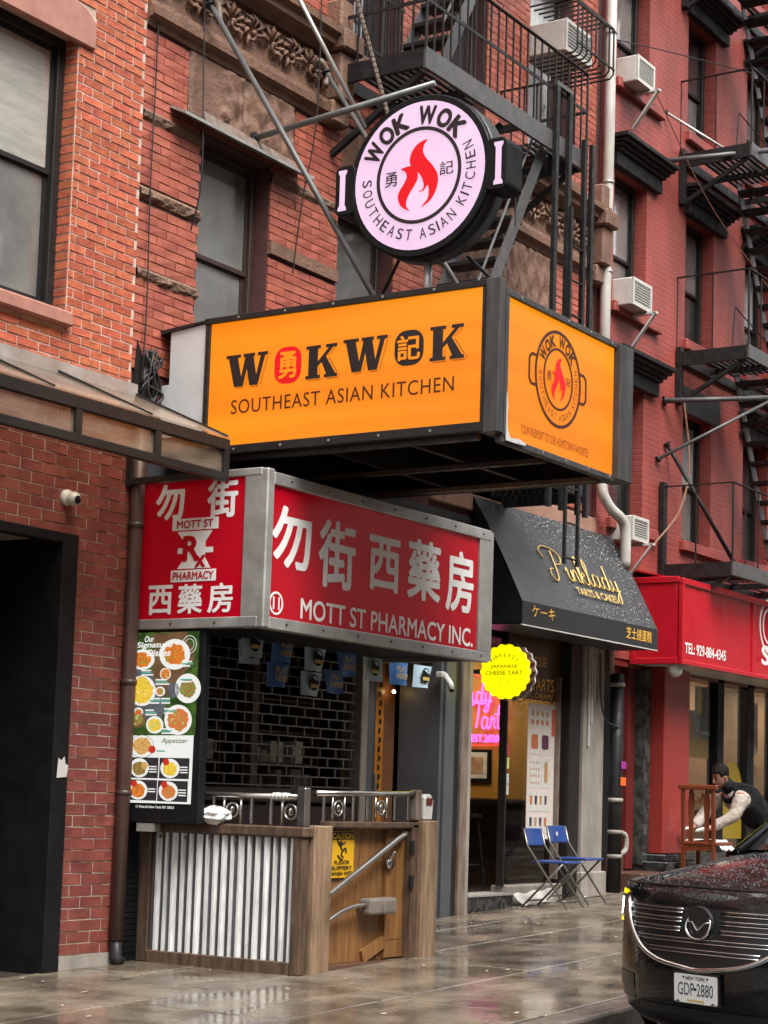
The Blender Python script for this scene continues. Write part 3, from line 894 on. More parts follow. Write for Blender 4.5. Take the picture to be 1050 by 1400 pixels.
lt = MB()      # wet leaves, paper scraps and grit on the slabs
for k in range(130):
    x, y = rnd.uniform(7.5, 19), rnd.uniform(5.4, 8.9)
    r = rnd.uniform(0.008, 0.026)
    a0 = rnd.uniform(0, 6)
    pts = []
    for i in range(6):
        t = a0+i*math.pi/3
        px, py = x+r*rnd.uniform(0.6, 1.3)*math.cos(t), y+r*rnd.uniform(0.4, 0.9)*math.sin(t)
        pts.append((px, py, gz(px)+0.006+rnd.uniform(0, 0.006)))
    lt.face(pts)
tag(lt.build('litter', M('paper litter', (0.50, 0.45, 0.38), (0.30, 0.23, 0.16), 3, 0.6), base=(0, 0, 0)), 'scattered scraps of paper and leaves on the wet sidewalk', 'litter', kind='stuff')
# ================================================================== SIGNS
U_L, U_R, VZ = (0, -1, 0), (1, 0, 0), (0, 0, 1)     # reading directions on faces turned to -X and to -Y
def glow(name, c, es, base=0.3, c2=None, sc=2, rough=0.35, stretch=None):
    b = tuple(x*base for x in c[:3])
    m = M(name, b, rough=rough, em=c, es=es)
    if c2 is not None:
        N, L = m.node_tree.nodes, m.node_tree.links
        g = N.new('ShaderNodeNewGeometry'); mp = N.new('ShaderNodeMapping'); mp.inputs['Scale'].default_value = stretch or (1, 1, 1)
        L.new(g.outputs['Position'], mp.inputs[0])
        t = N.new('ShaderNodeTexNoise'); t.inputs['Scale'].default_value = sc; t.inputs['Detail'].default_value = 3; L.new(mp.outputs[0], t.inputs['Vector'])
        r = N.new('ShaderNodeMapRange'); r.inputs[1].default_value = 0.35; r.inputs[2].default_value = 0.65; L.new(t.outputs['Fac'], r.inputs[0])
        x = N.new('ShaderNodeMix'); x.data_type = 'RGBA'; x.inputs[6].default_value = c4(c); x.inputs[7].default_value = c4(c2)
        L.new(r.outputs[0], x.inputs[0]); L.new(x.outputs[2], N['Principled BSDF'].inputs['Emission Color'])
    return m
m_orange = glow('backlit orange acrylic', (1.0, 0.235, 0.0), 0.34, 0.14, (1.0, 0.37, 0.006), 1.2, rough=0.5, stretch=(0.12, 0.12, 3.0))
m_pinkwhite = glow('backlit pale acrylic', (0.95, 0.64, 0.90), 0.27, 0.25, (0.98, 0.72, 0.92), 2.5)
m_letter_black = M('black vinyl lettering', (0.012, 0.009, 0.010), rough=0.4)
m_letter_brown = M('dark brown vinyl lettering', (0.05, 0.008, 0.004), rough=0.4)
m_flame = glow('red vinyl flame', (0.85, 0.004, 0.012), 0.22, 0.4)
m_sign_frame = M('sign frame grey', (0.030, 0.030, 0.032), (0.068, 0.066, 0.063), 6, 0.4, rough2=0.65, bump=0.3, bsc=40, stretch=(2, 2, 0.4), spec=0.3)
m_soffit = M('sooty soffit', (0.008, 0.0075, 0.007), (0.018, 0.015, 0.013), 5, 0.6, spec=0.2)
m_white_panel = M('white sheet metal', (0.56, 0.56, 0.55), (0.48, 0.48, 0.47), 3, 0.4)
m_red_face = M('red acrylic', (0.43, 0.003, 0.013), (0.36, 0.003, 0.012), 3, 0.16, em=(0.8, 0.0, 0.018), es=0.03)  # slight glow put into the colour, the sign itself is not lit
m_letter_white = M('white vinyl lettering', (0.84, 0.83, 0.81), (0.72, 0.70, 0.67), 9, 0.5)
m_letter_red = M('red vinyl lettering', (0.45, 0.004, 0.012), rough=0.3)

FLAME = [(515,348),(490,352),(455,370),(427,410),(418,455),(425,482),(405,483),(370,493),(393,508),(405,540),(388,580),(363,620),(360,660),(380,705),(425,735),(408,710),(405,680),(420,640),(445,600),(465,560),(466,525),(488,560),(500,600),(495,625),(472,635),(500,632),(520,605),(529,640),(522,685),(490,722),(530,700),(560,660),(577,600),(572,550),(545,500),(507,450),(490,410),(495,375)]
def flame(mb, o, u, v, h, lift):
    s = h/387
    c = bez([((x-468)/0.86, 541-y, 0) for x, y in FLAME], 3)
    poly = [(q.x*s, q.y*s) for q in c]
    n = Vector(u).cross(Vector(v))*lift
    mb.prism(poly[::-1] if False else poly, Vector(o)+n*0.5, u, v, lift*0.5)

def ring(mb, o, u, v, r0, r1, d, n=56):
    mb.mark()
    o, u, v = Vector(o), Vector(u), Vector(v)
    w = u.cross(v)*d
    rows = []
    for rr, dd in ((r0, 0), (r0, 1), (r1, 1), (r1, 0)):
        rows.append([o + w*dd + u*(rr*math.cos(2*math.pi*k/n)) + v*(rr*math.sin(2*math.pi*k/n)) for k in range(n+1)])
    mb.grid(rows)

def wok_badge(parent, o, u, v, R, mt, thin):
    """ring, arc lettering, characters and flame of the round badge; R = outer radius"""
    o = Vector(o)
    mb = MB(); ring(mb, o, u, v, R*0.615, R*0.665, 0.004); mb.build('ring', mt, parent)
    mb = MB()
    arc_text(mb, 'WOK WOK', o, u, v, R*0.815, 161, 35, R*0.235, 0.86, lift=0.005, bold=0.07)
    arc_text(mb, 'SOUTHEAST ASIAN KITCHEN', o, u, v, R*0.815, 175, 386, R*0.15, 0.66, True, lift=0.005, bold=thin)
    text_into(mb, '勇', o + Vector(u)*(-R*0.43) + Vector(v)*0.0, u, v, w=R*0.19, h=R*0.20, lift=0.005, bold=0.012)
    text_into(mb, '記', o + Vector(u)*(R*0.44) + Vector(v)*(0.03*R), u, v, w=R*0.21, h=R*0.18, lift=0.005, bold=0.012)
    mb.build('lettering', mt, parent)
    mb = MB(); flame(mb, o, u, v, R*0.95, 0.006); mb.build('flame', m_flame, parent)

# ---- orange box sign
OS = thing('box_sign', 'large orange backlit box sign with bold black lettering above the red pharmacy sign', 'sign', (11.7, 7.5, 4.0))
xL, yF = 10.70, 6.10
ZB, ZT = 4.10, 5.08
f1 = MB().box(xL-0.005, xL+0.03, 6.22, 8.55, ZB+0.02, ZT-0.03).build('side_face', m_orange, OS)
f2 = MB().box(10.79, 12.44, yF-0.005, yF+0.03, 4.03, 4.995).build('front_face', m_orange, OS)
fb = MB()
fb.box(xL-0.03, xL+0.05, 6.18, 8.60, ZT-0.03, ZT+0.015).box(xL-0.03, xL+0.05, 6.18, 8.60, ZB-0.045, ZB+0.02)
fb.box(xL-0.025, xL+0.05, 8.55, 8.59, ZB+0.02, ZT-0.03).box(xL-0.025, xL+0.05, 6.19, 6.22, ZB+0.02, ZT-0.03)
fb.build('side_frame', m_frame_dark, OS, bevel=0.004)
fb = MB().mark().box(xL-0.035, xL+0.05, 6.075, 6.188, ZB-0.06, ZT+0.02).mark().box(12.445, 12.67, 6.04, 6.22, 4.0, 5.03)
fb.build('corner_post', m_sign_frame, OS, bevel=0.006)
fb = MB().box(10.75, 12.445, yF-0.03, yF+0.04, 4.995, 5.04).box(10.75, 12.445, yF-0.02, yF+0.04, 3.985, 4.03).box(10.752, 10.79, yF-0.03, yF+0.04, 4.03, 4.995)
fb.build('front_frame', m_sign_frame, OS, bevel=0.004)
MB().box(xL+0.05, 12.62, 6.14, 9.0, 5.0, 5.035).build('top_cover', m_sign_frame, OS)
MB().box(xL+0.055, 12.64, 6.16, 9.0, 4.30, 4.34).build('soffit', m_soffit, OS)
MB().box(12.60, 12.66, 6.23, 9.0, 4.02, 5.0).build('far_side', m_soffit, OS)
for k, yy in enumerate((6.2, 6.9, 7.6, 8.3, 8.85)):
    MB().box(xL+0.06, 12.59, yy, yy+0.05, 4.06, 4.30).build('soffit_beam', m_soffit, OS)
for xx in (10.76, 11.7, 12.54):
    MB().box(xx, xx+0.05, 6.28, 8.98, 4.02, 4.055).build('soffit_rail', m_rust if xx == 12.54 else m_sign_frame, OS)
wp = MB()
wp.prism([(0, 0.0), (0.40, -0.02), (0.40, 0.83), (0.07, 0.80), (0.07, 0.40), (0.0, 0.40)], (xL, 9.0, ZB+0.13), U_L, VZ, 0.012)
wp = wp.build('side_panel', m_white_panel, OS)
MB().hexa([(xL-0.03, 8.58, 5.07), (xL-0.03, 9.02, 5.02), (xL+0.3, 9.02, 5.02), (xL+0.3, 8.58, 5.07), (xL-0.03, 8.58, 5.085), (xL-0.03, 9.02, 5.05), (xL+0.3, 9.02, 5.05), (xL+0.3, 8.58, 5.085)]).build('drip_edge', m_frame_dark, OS)
xs_ = xL - 0.006
SLAB = {'W': [[(0.0,0.90),(0.36,0.90),(0.36,1.0),(0.0,1.0)], [(0.06,0.9),(0.285,0.9),(0.43,0.0),(0.215,0.0)], [(0.345,0.0),(0.43,0.0),(0.575,0.9),(0.475,0.9)], [(0.43,0.90),(0.71,0.90),(0.71,1.0),(0.43,1.0)], [(0.475,0.9),(0.675,0.9),(0.80,0.0),(0.60,0.0)], [(0.71,0.0),(0.80,0.0),(0.965,0.9),(0.865,0.9)], [(0.79,0.90),(1.03,0.90),(1.03,1.0),(0.79,1.0)]],
        'K': [[(0.0,0.0),(0.48,0.0),(0.48,0.10),(0.0,0.10)], [(0.0,0.9),(0.48,0.9),(0.48,1.0),(0.0,1.0)], [(0.09,0.1),(0.39,0.1),(0.39,0.9),(0.09,0.9)], [(0.39,0.36),(0.50,0.46),(0.90,0.92),(0.78,0.92),(0.39,0.50)], [(0.48,0.58),(0.66,0.64),(1.0,0.08),(0.70,0.08)], [(0.62,0.0),(1.05,0.0),(1.05,0.10),(0.62,0.10)], [(0.66,0.9),(1.02,0.9),(1.02,1.0),(0.66,1.0)]]}
EDGE = {'W': [[(0.45,0.02),(0.56,0.62)], [(0.83,0.0),(1.0,0.88)], [(1.05,0.9),(1.05,1.0)], [(0.22,-0.03),(0.42,-0.03)], [(0.61,-0.03),(0.80,-0.03)]], 'K': [[(0.41,0.12),(0.41,0.34)], [(0.70,0.66),(0.93,0.90)], [(0.71,0.60),(1.0,0.14)], [(1.07,0.0),(1.07,0.12)], [(0.02,-0.03),(0.48,-0.03)], [(0.64,-0.03),(1.05,-0.03)]]}
hat = MB()
for ch, ya, yb, zb_ in (('W', 8.395, 8.03, 4.555), ('K', 7.675, 7.415, 4.55), ('W', 7.355, 6.995, 4.563), ('K', 6.635, 6.375, 4.575)):
    w, h = ya-yb, 0.24
    mb = MB()
    for k, pg in enumerate(SLAB[ch]):
        mb.prism([(x*w, y*h) for x, y in pg], (xs_, ya, zb_), U_L, VZ, 0.004+0.0003*k)
    mb.build('letter', m_letter_black, f1)
    for (x0, y0), (x1, y1) in EDGE[ch]:      # fine hatching that gives the letters their drop shade
        L_ = math.hypot((x1-x0)*w, (y1-y0)*h)
        n_ = max(2, int(L_/0.011))
        for k in range(n_):
            t = (k+0.5)/n_
            y, z = ya-(x0+(x1-x0)*t)*w-0.006, zb_+(y0+(y1-y0)*t)*h
            hat.face([(xs_-0.003, y, z), (xs_-0.003, y-0.016, z-0.010), (xs_-0.003, y-0.016, z-0.006), (xs_-0.003, y, z+0.004)])
tag(hat.build('letter_hatching', m_letter_brown, f1), kind='stuff')
mb = MB(); mb.prism(rrect(0.235, 0.27, 0.09, 6), (xs_, 7.835, 4.672), U_L, VZ, 0.004); mb.build('red_seal', m_flame, f1)
mb = MB(); text_into(mb, '勇', (xs_, 7.835, 4.672), U_L, VZ, w=0.15, h=0.19, lift=0.007, bold=0.035); mb.build('seal_character', m_orange, f1)
mb = MB(); mb.prism(rrect(0.235, 0.25, 0.09, 6), (xs_, 6.805, 4.69), U_L, VZ, 0.004); mb.build('black_seal', m_letter_black, f1)
mb = MB(); text_into(mb, '記', (xs_, 6.805, 4.69), U_L, VZ, w=0.18, h=0.17, lift=0.007, bold=0.03); mb.build('seal_character', m_orange, f1)
mb = MB(); text_into(mb, 'SOUTHEAST ASIAN KITCHEN', (xs_, 7.385, 4.405), U_L, VZ, w=1.90, h=0.105, lift=0.004, bold=0.004, spacing=1.1); mb.build('lettering', m_letter_brown, f1)
# badge on the front face
BO = (11.552, yF-0.006, 4.575)
mb = MB(); ring(mb, BO, U_R, VZ, 0.325, 0.348, 0.004); mb.build('ring', m_letter_brown, f2)
wok_badge(f2, BO, U_R, VZ, 0.335, m_letter_brown, 0.0)
mb = MB()
for sx in (-1, 1):
    mb.mark()
    pts = [(sx*0.335, 0.105), (sx*0.395, 0.105), (sx*0.43, 0.075), (sx*0.43, -0.075), (sx*0.395, -0.105), (sx*0.335, -0.105)]
    for a, b in zip(pts, pts[1:]):
        p = Vector(BO) + Vector((a[0], -0.002, a[1])); q = Vector(BO) + Vector((b[0], -0.002, b[1]))
        mb.beam(p, q, 0.004, 0.026, up=(0, 1, 0)) if False else mb.beam(p, q, 0.02, 0.004, up=(0, 1, 0))
mb.build('badge_handle', m_letter_brown, f2)
mb = MB(); text_into(mb, 'YOUR PASSPORT TO OUR HOMETOWN FAVORITES', (11.53, yF-0.006, 4.128), U_R, VZ, w=1.02, h=0.062, lift=0.003, bold=0.0); mb.build('lettering', m_letter_brown, f2)

pv = MB()      # torn vinyl along the lower left corner of the front face
pv.prism([(-0.012, 0.30), (0.006, 0.22), (-0.002, 0.12), (0.010, 0.04), (0.05, -0.005), (0.16, 0.008), (0.26, -0.004), (0.26, -0.022), (0.10, -0.030), (-0.012, -0.03)], (10.785, yF-0.031, 4.03), U_R, VZ, 0.004)
pv.build('torn_vinyl', m_white_panel, f2)
for (yy, zz) in [(6.6+0.42*k, zq) for k in range(5) for zq in (ZT-0.008, ZB-0.012)]:
    MB().tube([(xL-0.031, yy, zz), (xL-0.036, yy, zz)], 0.009, 8).build('screw', m_alu, OS)
for (xx, zz) in [(10.95+0.35*k, zq) for k in range(5) for zq in (5.018, 4.008)]:
    MB().tube([(xx, yF-0.031, zz), (xx, yF-0.036, zz)], 0.009, 8).build('screw', m_alu, OS)
# ---- round wok sign on top
RS = thing('round_sign', 'round pot shaped pink white sign with red flame on top of orange sign', 'sign', (10.95, 6.83, 5.06))
RC = Vector((10.80, 6.835, 5.955))
RR = 0.585
mb = MB(); mb.prism(circle(RR, 56), RC + Vector((0.23, 0, 0)), U_L, VZ, 0.23)
drum = mb.build('drum', m_black_paint, RS, bevel=0.008)
mb = MB(); mb.prism(circle(RR*0.915, 56), RC + Vector((0.001, 0, 0)), U_L, VZ, 0.005); face = mb.build('face', m_pinkwhite, RS)
mb = MB(); mb.lathe([(RR+0.004, 0.03), (RR+0.006, 0.03), (RR+0.006, 0.22), (RR+0.004, 0.22)], RC, 40, (1, 0, 0)); mb.build('drum_edge', m_frame_dark, RS, True)
for sx in (-1, 1):
    mb = MB(); mb.prism(rrect(0.17, 0.37, 0.05, 5, sx*(RR+0.04), 0), RC + Vector((0.22, 0, -0.015)), U_L, VZ, 0.225)
    h = mb.build('handle', m_black_paint, RS, bevel=0.006)
    mb = MB(); mb.prism([(-0.035, -0.15), (0.035, -0.15), (0.035, -0.13), (0.022, -0.11), (0.022, 0.11), (0.035, 0.13), (0.035, 0.15), (-0.035, 0.15), (-0.035, 0.13), (-0.022, 0.11), (-0.022, -0.11), (-0.035, -0.13)],
                        RC + Vector((-0.006, -sx*(RR+0.06), -0.015)), U_L, VZ, 0.004)
    mb.build('handle_light', m_pinkwhite, h)
wok_badge(face, RC + Vector((-0.005, 0, 0)), U_L, VZ, RR*0.90, m_letter_black, 0.004)
MB().tube([(10.95, 6.83, 5.40), (10.95, 6.83, 5.036)], 0.03, 12).build('post', m_alu, RS, True)
for a, b in (((11.0, 7.1, 5.45), (11.2, 7.5, 5.04)), ((11.1, 6.6, 5.42), (11.5, 6.3, 5.045))):
    MB().tube([a, b], 0.014, 6).build('stay', m_black_iron, RS)

# ---- pharmacy corner sign
PS = thing('pharmacy_sign', 'red corner box sign in aluminium frame with white pharmacy lettering and Chinese characters', 'sign', (12, 8.3, 2.74))
xP, yP = 10.45, 7.80
pl = MB().box(xP-0.004, xP+0.02, 7.985, 8.93, 2.83, 3.83).build('side_face', m_red_face, PS)
pr = MB().box(10.52, 13.42, yP-0.004, yP+0.02, 2.83, 3.77).build('front_face', m_red_face, PS)
fr = MB()
fr.box(xP-0.025, xP+0.06, 7.83, 8.99, 3.83, 3.885).box(xP-0.025, xP+0.06, 7.83, 8.99, 2.755, 2.83).box(xP-0.025, xP+0.06, 8.93, 8.985, 2.83, 3.83)
fr.build('side_frame', m_alu, PS, bevel=0.006)
MB().box(xP-0.02, xP+0.065, 7.775, 7.985, 2.75, 3.88).build('corner_post', m_alu, PS, bevel=0.01)
fr = MB()
fr.box(10.50, 13.60, yP-0.03, yP+0.06, 3.77, 3.86).box(10.50, 13.60, yP-0.03, yP+0.06, 2.745, 2.83).box(13.42, 13.60, yP-0.028, yP+0.06, 2.83, 3.77)
fr.build('front_frame', m_alu, PS, bevel=0.006)
MB().box(10.52, 13.61, 7.86, 8.97, 2.80, 3.84).build('box_body', m_soffit, PS)
MB().box(13.61, 13.65, 7.78, 8.9, 2.76, 3.85).build('end_plate', m_alu, PS)
xs2 = xP-0.005
mb = MB()
text_into(mb, '勿', (xs2, 8.665, 3.685), U_L, VZ, w=0.25, h=0.25, bold=0.045, lift=0.003)
text_into(mb, '街', (xs2, 8.185, 3.685), U_L, VZ, w=0.26, h=0.265, bold=0.04, lift=0.003)
for ch, yy in (('西', 8.72), ('藥', 8.445), ('房', 8.17)):
    text_into(mb, ch, (xs2, yy, 2.97), U_L, VZ, w=0.215, h=0.205, bold=0.03, lift=0.003)
mb.build('lettering', m_letter_white, pl)
mb = MB()
LC = Vector((xs2, 8.425, 3.31))
w2 = Vector((0, -1, 0))
top = [(-0.21, 0.16), (0.21, 0.16), (0.21, 0.245), (-0.21, 0.245)]
bot = [(-0.205, -0.215), (0.205, -0.215), (0.205, -0.13), (-0.205, -0.13)]
hour = [(-0.15, -0.12), (0.15, -0.12), (0.10, -0.045), (0.10, -0.01), (0.17, -0.01), (0.17, 0.03), (0.10, 0.03), (0.10, 0.07), (0.16, 0.15), (-0.16, 0.15), (-0.09, 0.07), (-0.09, 0.03), (-0.15, 0.03), (-0.15, -0.01), (-0.09, -0.01), (-0.09, -0.045)]
for pg in (top, bot, hour):
    mb.mark()
    mb.prism(pg, LC, U_L, VZ, 0.003)
mb.build('emblem', m_letter_white, pl)
mb = MB()
text_into(mb, 'MOTT ST', LC + Vector((0, 0, 0.203)), U_L, VZ, w=0.33, h=0.055, bold=0.03, lift=0.005)
text_into(mb, 'PHARMACY', LC + Vector((0, 0, -0.172)), U_L, VZ, w=0.37, h=0.055, bold=0.03, lift=0.005)
text_into(mb, 'R', LC + Vector((0, 0.025, 0.025)), U_L, VZ, w=0.14, h=0.17, bold=0.05, lift=0.005)
text_into(mb, 'x', LC + Vector((0, -0.06, -0.07)), U_L, VZ, w=0.09, h=0.08, bold=0.04, lift=0.005)
mb.build('emblem_lettering', m_letter_red, pl)
ys2 = yP-0.005
mb = MB()
for ch, xx, zz, w, h in (('勿', 10.76, 3.42, 0.46, 0.42), ('街', 11.34, 3.37, 0.46, 0.48), ('西', 11.985, 3.38, 0.42, 0.40), ('藥', 12.57, 3.40, 0.48, 0.46), ('房', 13.13, 3.375, 0.42, 0.48)):
    text_into(mb, ch, (xx, ys2, zz), U_R, VZ, w=w, h=h, bold=0.035, lift=0.003, shear=0.0)
text_into(mb, 'MOTT ST PHARMACY INC.', (12.13, ys2, 2.93), U_R, VZ, w=2.46, h=0.145, bold=0.022, lift=0.003)
text_into(mb, '11', (10.60, ys2, 2.935), U_R, VZ, w=0.075, h=0.085, bold=0.03, lift=0.003)
ring(mb, (10.60, ys2, 2.935), U_R, VZ, 0.068, 0.083, 0.003, 28)
mb.build('lettering', m_letter_white, pr)

# ---- lit menu board
BD = thing('menu_board', 'tall lit menu board of plated dishes beside the downspout', 'menu board', (10.5, 8.66, 1.36))
MB().box(10.452, 10.53, 8.30, 9.0, 1.36, 2.77).build('housing', m_black_paint, BD, bevel=0.008)
xb = 10.450
def E_(n, c, es=0.42, c2=None, sc=20):
    return glow('menu ' + n, c, es*0.62, 0.10, c2, sc)
em_green = E_('leaf green', (0.06, 0.13, 0.02), 0.6, (0.015, 0.04, 0.008), 14)
em_wood = E_('wood', (0.22, 0.12, 0.06), 0.5, (0.13, 0.07, 0.03), 10)
em_white = E_('white', (0.95, 0.95, 0.90), 0.5)
em_cell = E_('dark cell', (0.03, 0.03, 0.035), 0.5)
em_teal = E_('teal caption', (0.12, 0.45, 0.36), 0.5)
em_slate = E_('slate', (0.14, 0.15, 0.17), 0.5, (0.08, 0.09, 0.1), 8)
def food(n, a, b):
    m = glow('dish ' + n, a, 0.37, 0.1)
    N, L = m.node_tree.nodes, m.node_tree.links
    g = N.new('ShaderNodeNewGeometry')
    v = N.new('ShaderNodeTexVoronoi'); v.inputs['Scale'].default_value = 95; L.new(g.outputs['Position'], v.inputs['Vector'])
    sp = N.new('ShaderNodeSeparateColor'); L.new(v.outputs['Color'], sp.inputs[0])
    x = N.new('ShaderNodeMix'); x.data_type = 'RGBA'; x.inputs[6].default_value = c4(a); x.inputs[7].default_value = c4(b)
    L.new(sp.outputs[0], x.inputs[0]); L.new(x.outputs[2], N['Principled BSDF'].inputs['Emission Color'])
    return m
fd = [food('orange', (0.85, 0.25, 0.03), (0.40, 0.10, 0.02)), food('yellow', (0.95, 0.60, 0.06), (0.55, 0.42, 0.05)), food('meat', (0.30, 0.09, 0.04), (0.25, 0.32, 0.06)), food('red', (0.80, 0.12, 0.05), (0.30, 0.28, 0.05)), food('tan', (0.75, 0.45, 0.15), (0.45, 0.22, 0.05))]
gmats = [E_('herb', (0.16, 0.34, 0.04), 0.6), E_('cucumber', (0.45, 0.60, 0.20), 0.6), E_('chilli', (0.7, 0.08, 0.02), 0.6), E_('egg', (0.95, 0.75, 0.25), 0.6)]
em_red = E_('sauce', (0.6, 0.04, 0.02), 0.5)
def mu(x, y):
    xl = 88 - 0.033*(y-60)
    return 8.975 - (x-xl)/462*0.62, 2.735 - (y-60)/1180*1.235
def mpoly(poly, mat, lift, name='print'):
    mb = MB()
    pts = [mu(x, y) for x, y in poly]
    mb.face([(xb-lift, y, z) for y, z in pts])
    return mb.build(name, mat, BD)
def mdisc(x, y, r, mat, lift, sy=1.0, name='plate', jag=0):
    return mpoly([(x + r*math.cos(2*math.pi*k/28)*(1+rnd.uniform(-jag, jag)), y - r*sy*math.sin(2*math.pi*k/28)*(1+rnd.uniform(-jag, jag))) for k in range(28)][::-1], mat, lift, name)
mpoly([(90, 60), (555, 60), (530, 770), (62, 770)][::-1], em_green, 0.002, 'picture')
mpoly([(70, 300), (250, 330), (330, 560), (300, 650), (66, 700)][::-1], em_slate, 0.003, 'picture')
mpoly([(230, 70), (470, 60), (500, 260), (420, 420), (300, 520), (240, 380)][::-1], em_wood, 0.0031, 'picture')
for (x, y, r, pm, f, fr, sy) in ((165, 248, 84, em_white, 0, 0.74, 0.85), (390, 220, 132, em_wood, 0, 0.0, 1), (388, 215, 106, em_white, 0, 0.70, 1), (163, 465, 96, em_white, 1, 0.86, 1.1), (480, 450, 88, em_white, 2, 0.62, 1.15), (325, 350, 38, em_white, 0, 0.85, 1.1), (290, 470, 34, em_white, 3, 0.7, 1), (382, 460, 42, em_slate, 4, 0.0, 1.3), (132, 665, 62, em_wood, 2, 0.7, 0.9), (140, 615, 34, em_white, 3, 0.7, 1), (255, 700, 60, em_white, 1, 0.75, 1), (415, 665, 94, em_white, 3, 0.76, 1.1)):
    mdisc(x, y, r, pm, 0.004 if r > 120 else 0.005, sy)
    if fr:
        mdisc(x, y, r*fr, fd[f], 0.006, sy, 'dish', 0.12)
        gm = MB()
        for q in range(9 if r > 50 else 4):       # garnish
            a, d = rnd.uniform(0, 6.3), r*fr*rnd.uniform(0.1, 0.95)
            gy, gzz = mu(x+d*math.cos(a), y+d*math.sin(a))
            gr_ = rnd.uniform(0.004, 0.011)
            gm.face([(xb-0.0068, gy-gr_*math.cos(t), gzz+gr_*0.8*math.sin(t)) for t in [k*math.pi/4 for k in range(8)]])
        tag(gm.build('garnish', rnd.choice(gmats), BD), kind='stuff')
mpoly([(62, 775), (522, 770), (505, 1235), (45, 1238)][::-1], em_white, 0.004, 'picture')
mdisc(168, 850, 84, em_cell, 0.0045, 0.95); mdisc(168, 850, 81, em_white, 0.005, 0.95); mdisc(168, 845, 62, fd[4], 0.006, 0.95, 'dish', 0.1); mdisc(240, 870, 24, em_red, 0.007, 1.1)
for (x, y, f) in ((80, 925, 2), (292, 925, 1), (72, 1078, 0), (282, 1080, 3)):
    mpoly([(x, y), (x+205, y), (x+200, y+142), (x-5, y+142)][::-1], em_cell, 0.005, 'picture')
    mdisc(x+72, y+72, 66, em_white, 0.006, 1.0); mdisc(x+72, y+76, 48, fd[f], 0.007, 1.0, 'dish', 0.1); mdisc(x+45 if f != 2 else x+110, y+28 if f != 2 else y+55, 22, em_red if f != 2 else fd[4], 0.008, 1.1)
    for k in range(2 if f == 0 else 3):
        mpoly([(x+140, y+58+k*18), (x+192, y+58+k*18), (x+192, y+66+k*18), (x+140, y+66+k*18)][::-1], em_white, 0.006, 'caption')
for (x, y) in ((440, 262), (160, 320), (260, 385), (430, 370), (220, 515), (300, 515), (190, 595), (320, 585), (305, 722), (270, 860)):
    for k in range(3):
        w = rnd.randint(55, 95)
        mpoly([(x, y+k*15), (x+w, y+k*15), (x+w, y+10+k*15), (x, y+10+k*15)][::-1], em_teal if k % 2 else em_white, 0.008, 'caption')
mb = MB()
for s, x, y, w, h in (('Our', 215, 106, 0.085, 0.042), ('Signature', 250, 152, 0.33, 0.052), ('Dishes', 280, 203, 0.22, 0.046)):
    y_, z_ = mu(x, y); text_into(mb, s, (xb-0.007, y_, z_), U_L, VZ, w=w, h=h, bold=0.035, lift=0.003, shear=0.2)
y_, z_ = mu(262, 1262); text_into(mb, '11 Mott St New York NY 10013', (xb-0.003, y_, z_), U_L, VZ, w=0.35, h=0.018, lift=0.003, bold=0.02)
ring(mb, (xb-0.008, mu(490, 150)[0], mu(490, 150)[1]), U_L, VZ, 0.062, 0.066, 0.001, 24)
ring(mb, (xb-0.008, mu(490, 150)[0], mu(490, 150)[1]), U_L, VZ, 0.040, 0.043, 0.001, 24)
mb.build('lettering', em_white, BD)
mb = MB(); y_, z_ = mu(395, 812); text_into(mb, 'Appetizer', (xb-0.006, y_, z_), U_L, VZ, w=0.24, h=0.045, bold=0.01, lift=0.003, shear=0.25); mb.build('lettering', E_('dark green', (0.03, 0.13, 0.05), 0.5), BD)
MB().box(10.455, 10.53, 8.70, 8.86, 1.30, 1.358).build('bracket', m_alu, BD)

# ---- yellow lit blade sign
YS = thing('yellow_sign', 'round scalloped bright yellow lit sign reading JAPANESE CHEESE TART', 'sign', (15.5, 8.65, 2.54))
YC = Vector((15.45, 8.655, 2.815))
sc_ = lambda r: [((r + 0.009*math.cos(18*t))*math.cos(t), (r + 0.009*math.cos(18*t))*math.sin(t)) for t in [2*math.pi*k/128 for k in range(128)]]
m_yellow = glow('lit yellow acrylic', (1.0, 0.90, 0.0), 0.38, 0.45)
mb = MB(); mb.prism(sc_(0.255), YC + Vector((0.05, 0, 0)), U_L, VZ, 0.05); yfc = mb.build('face', m_yellow, YS)
mb = MB(); mb.prism(sc_(0.262), YC + Vector((0.13, 0, 0)), U_L, VZ, 0.075); mb.build('back_box', m_letter_brown, YS)
mb = MB(); mb.prism(sc_(0.266), YC + Vector((0.155, 0, 0)), U_L, VZ, 0.02); mb.build('back_edge', m_white_metal, YS)
mb = MB()
yo = YC + Vector((-0.003, 0, 0))
arc_text(mb, 'PINKLADY', yo + Vector((0, 0, -0.04)), U_L, VZ, 0.20, 140, 40, 0.036, 0.7, lift=0.003, bold=0.01)
text_into(mb, 'JAPANESE', yo + Vector((0, 0, 0.045)), U_L, VZ, w=0.29, h=0.040, lift=0.003, bold=0.012)
text_into(mb, 'CHEESE TART', yo + Vector((0, 0, -0.012)), U_L, VZ, w=0.40, h=0.040, lift=0.003, bold=0.012)
mb.build('lettering', M('olive print', (0.13, 0.11, 0.0), rough=0.5), yfc)
mb = MB()
stroke(mb, [(-0.06, -0.09), (-0.055, -0.125), (0.0, -0.145), (0.055, -0.125), (0.06, -0.09)], yo, U_L, VZ, 0.002)
stroke(mb, [(-0.06, -0.09), (0.0, -0.068), (0.06, -0.09), (0.0, -0.11), (-0.06, -0.09)], yo, U_L, VZ, 0.002)
for xx in (-0.08, 0.08): stroke(mb, [(xx, -0.16), (xx*0.9, -0.165)], yo, U_L, VZ, 0.003)
mb.build('tart_drawing', M('yellow ochre print', (0.45, 0.38, 0.0), rough=0.5), yfc)
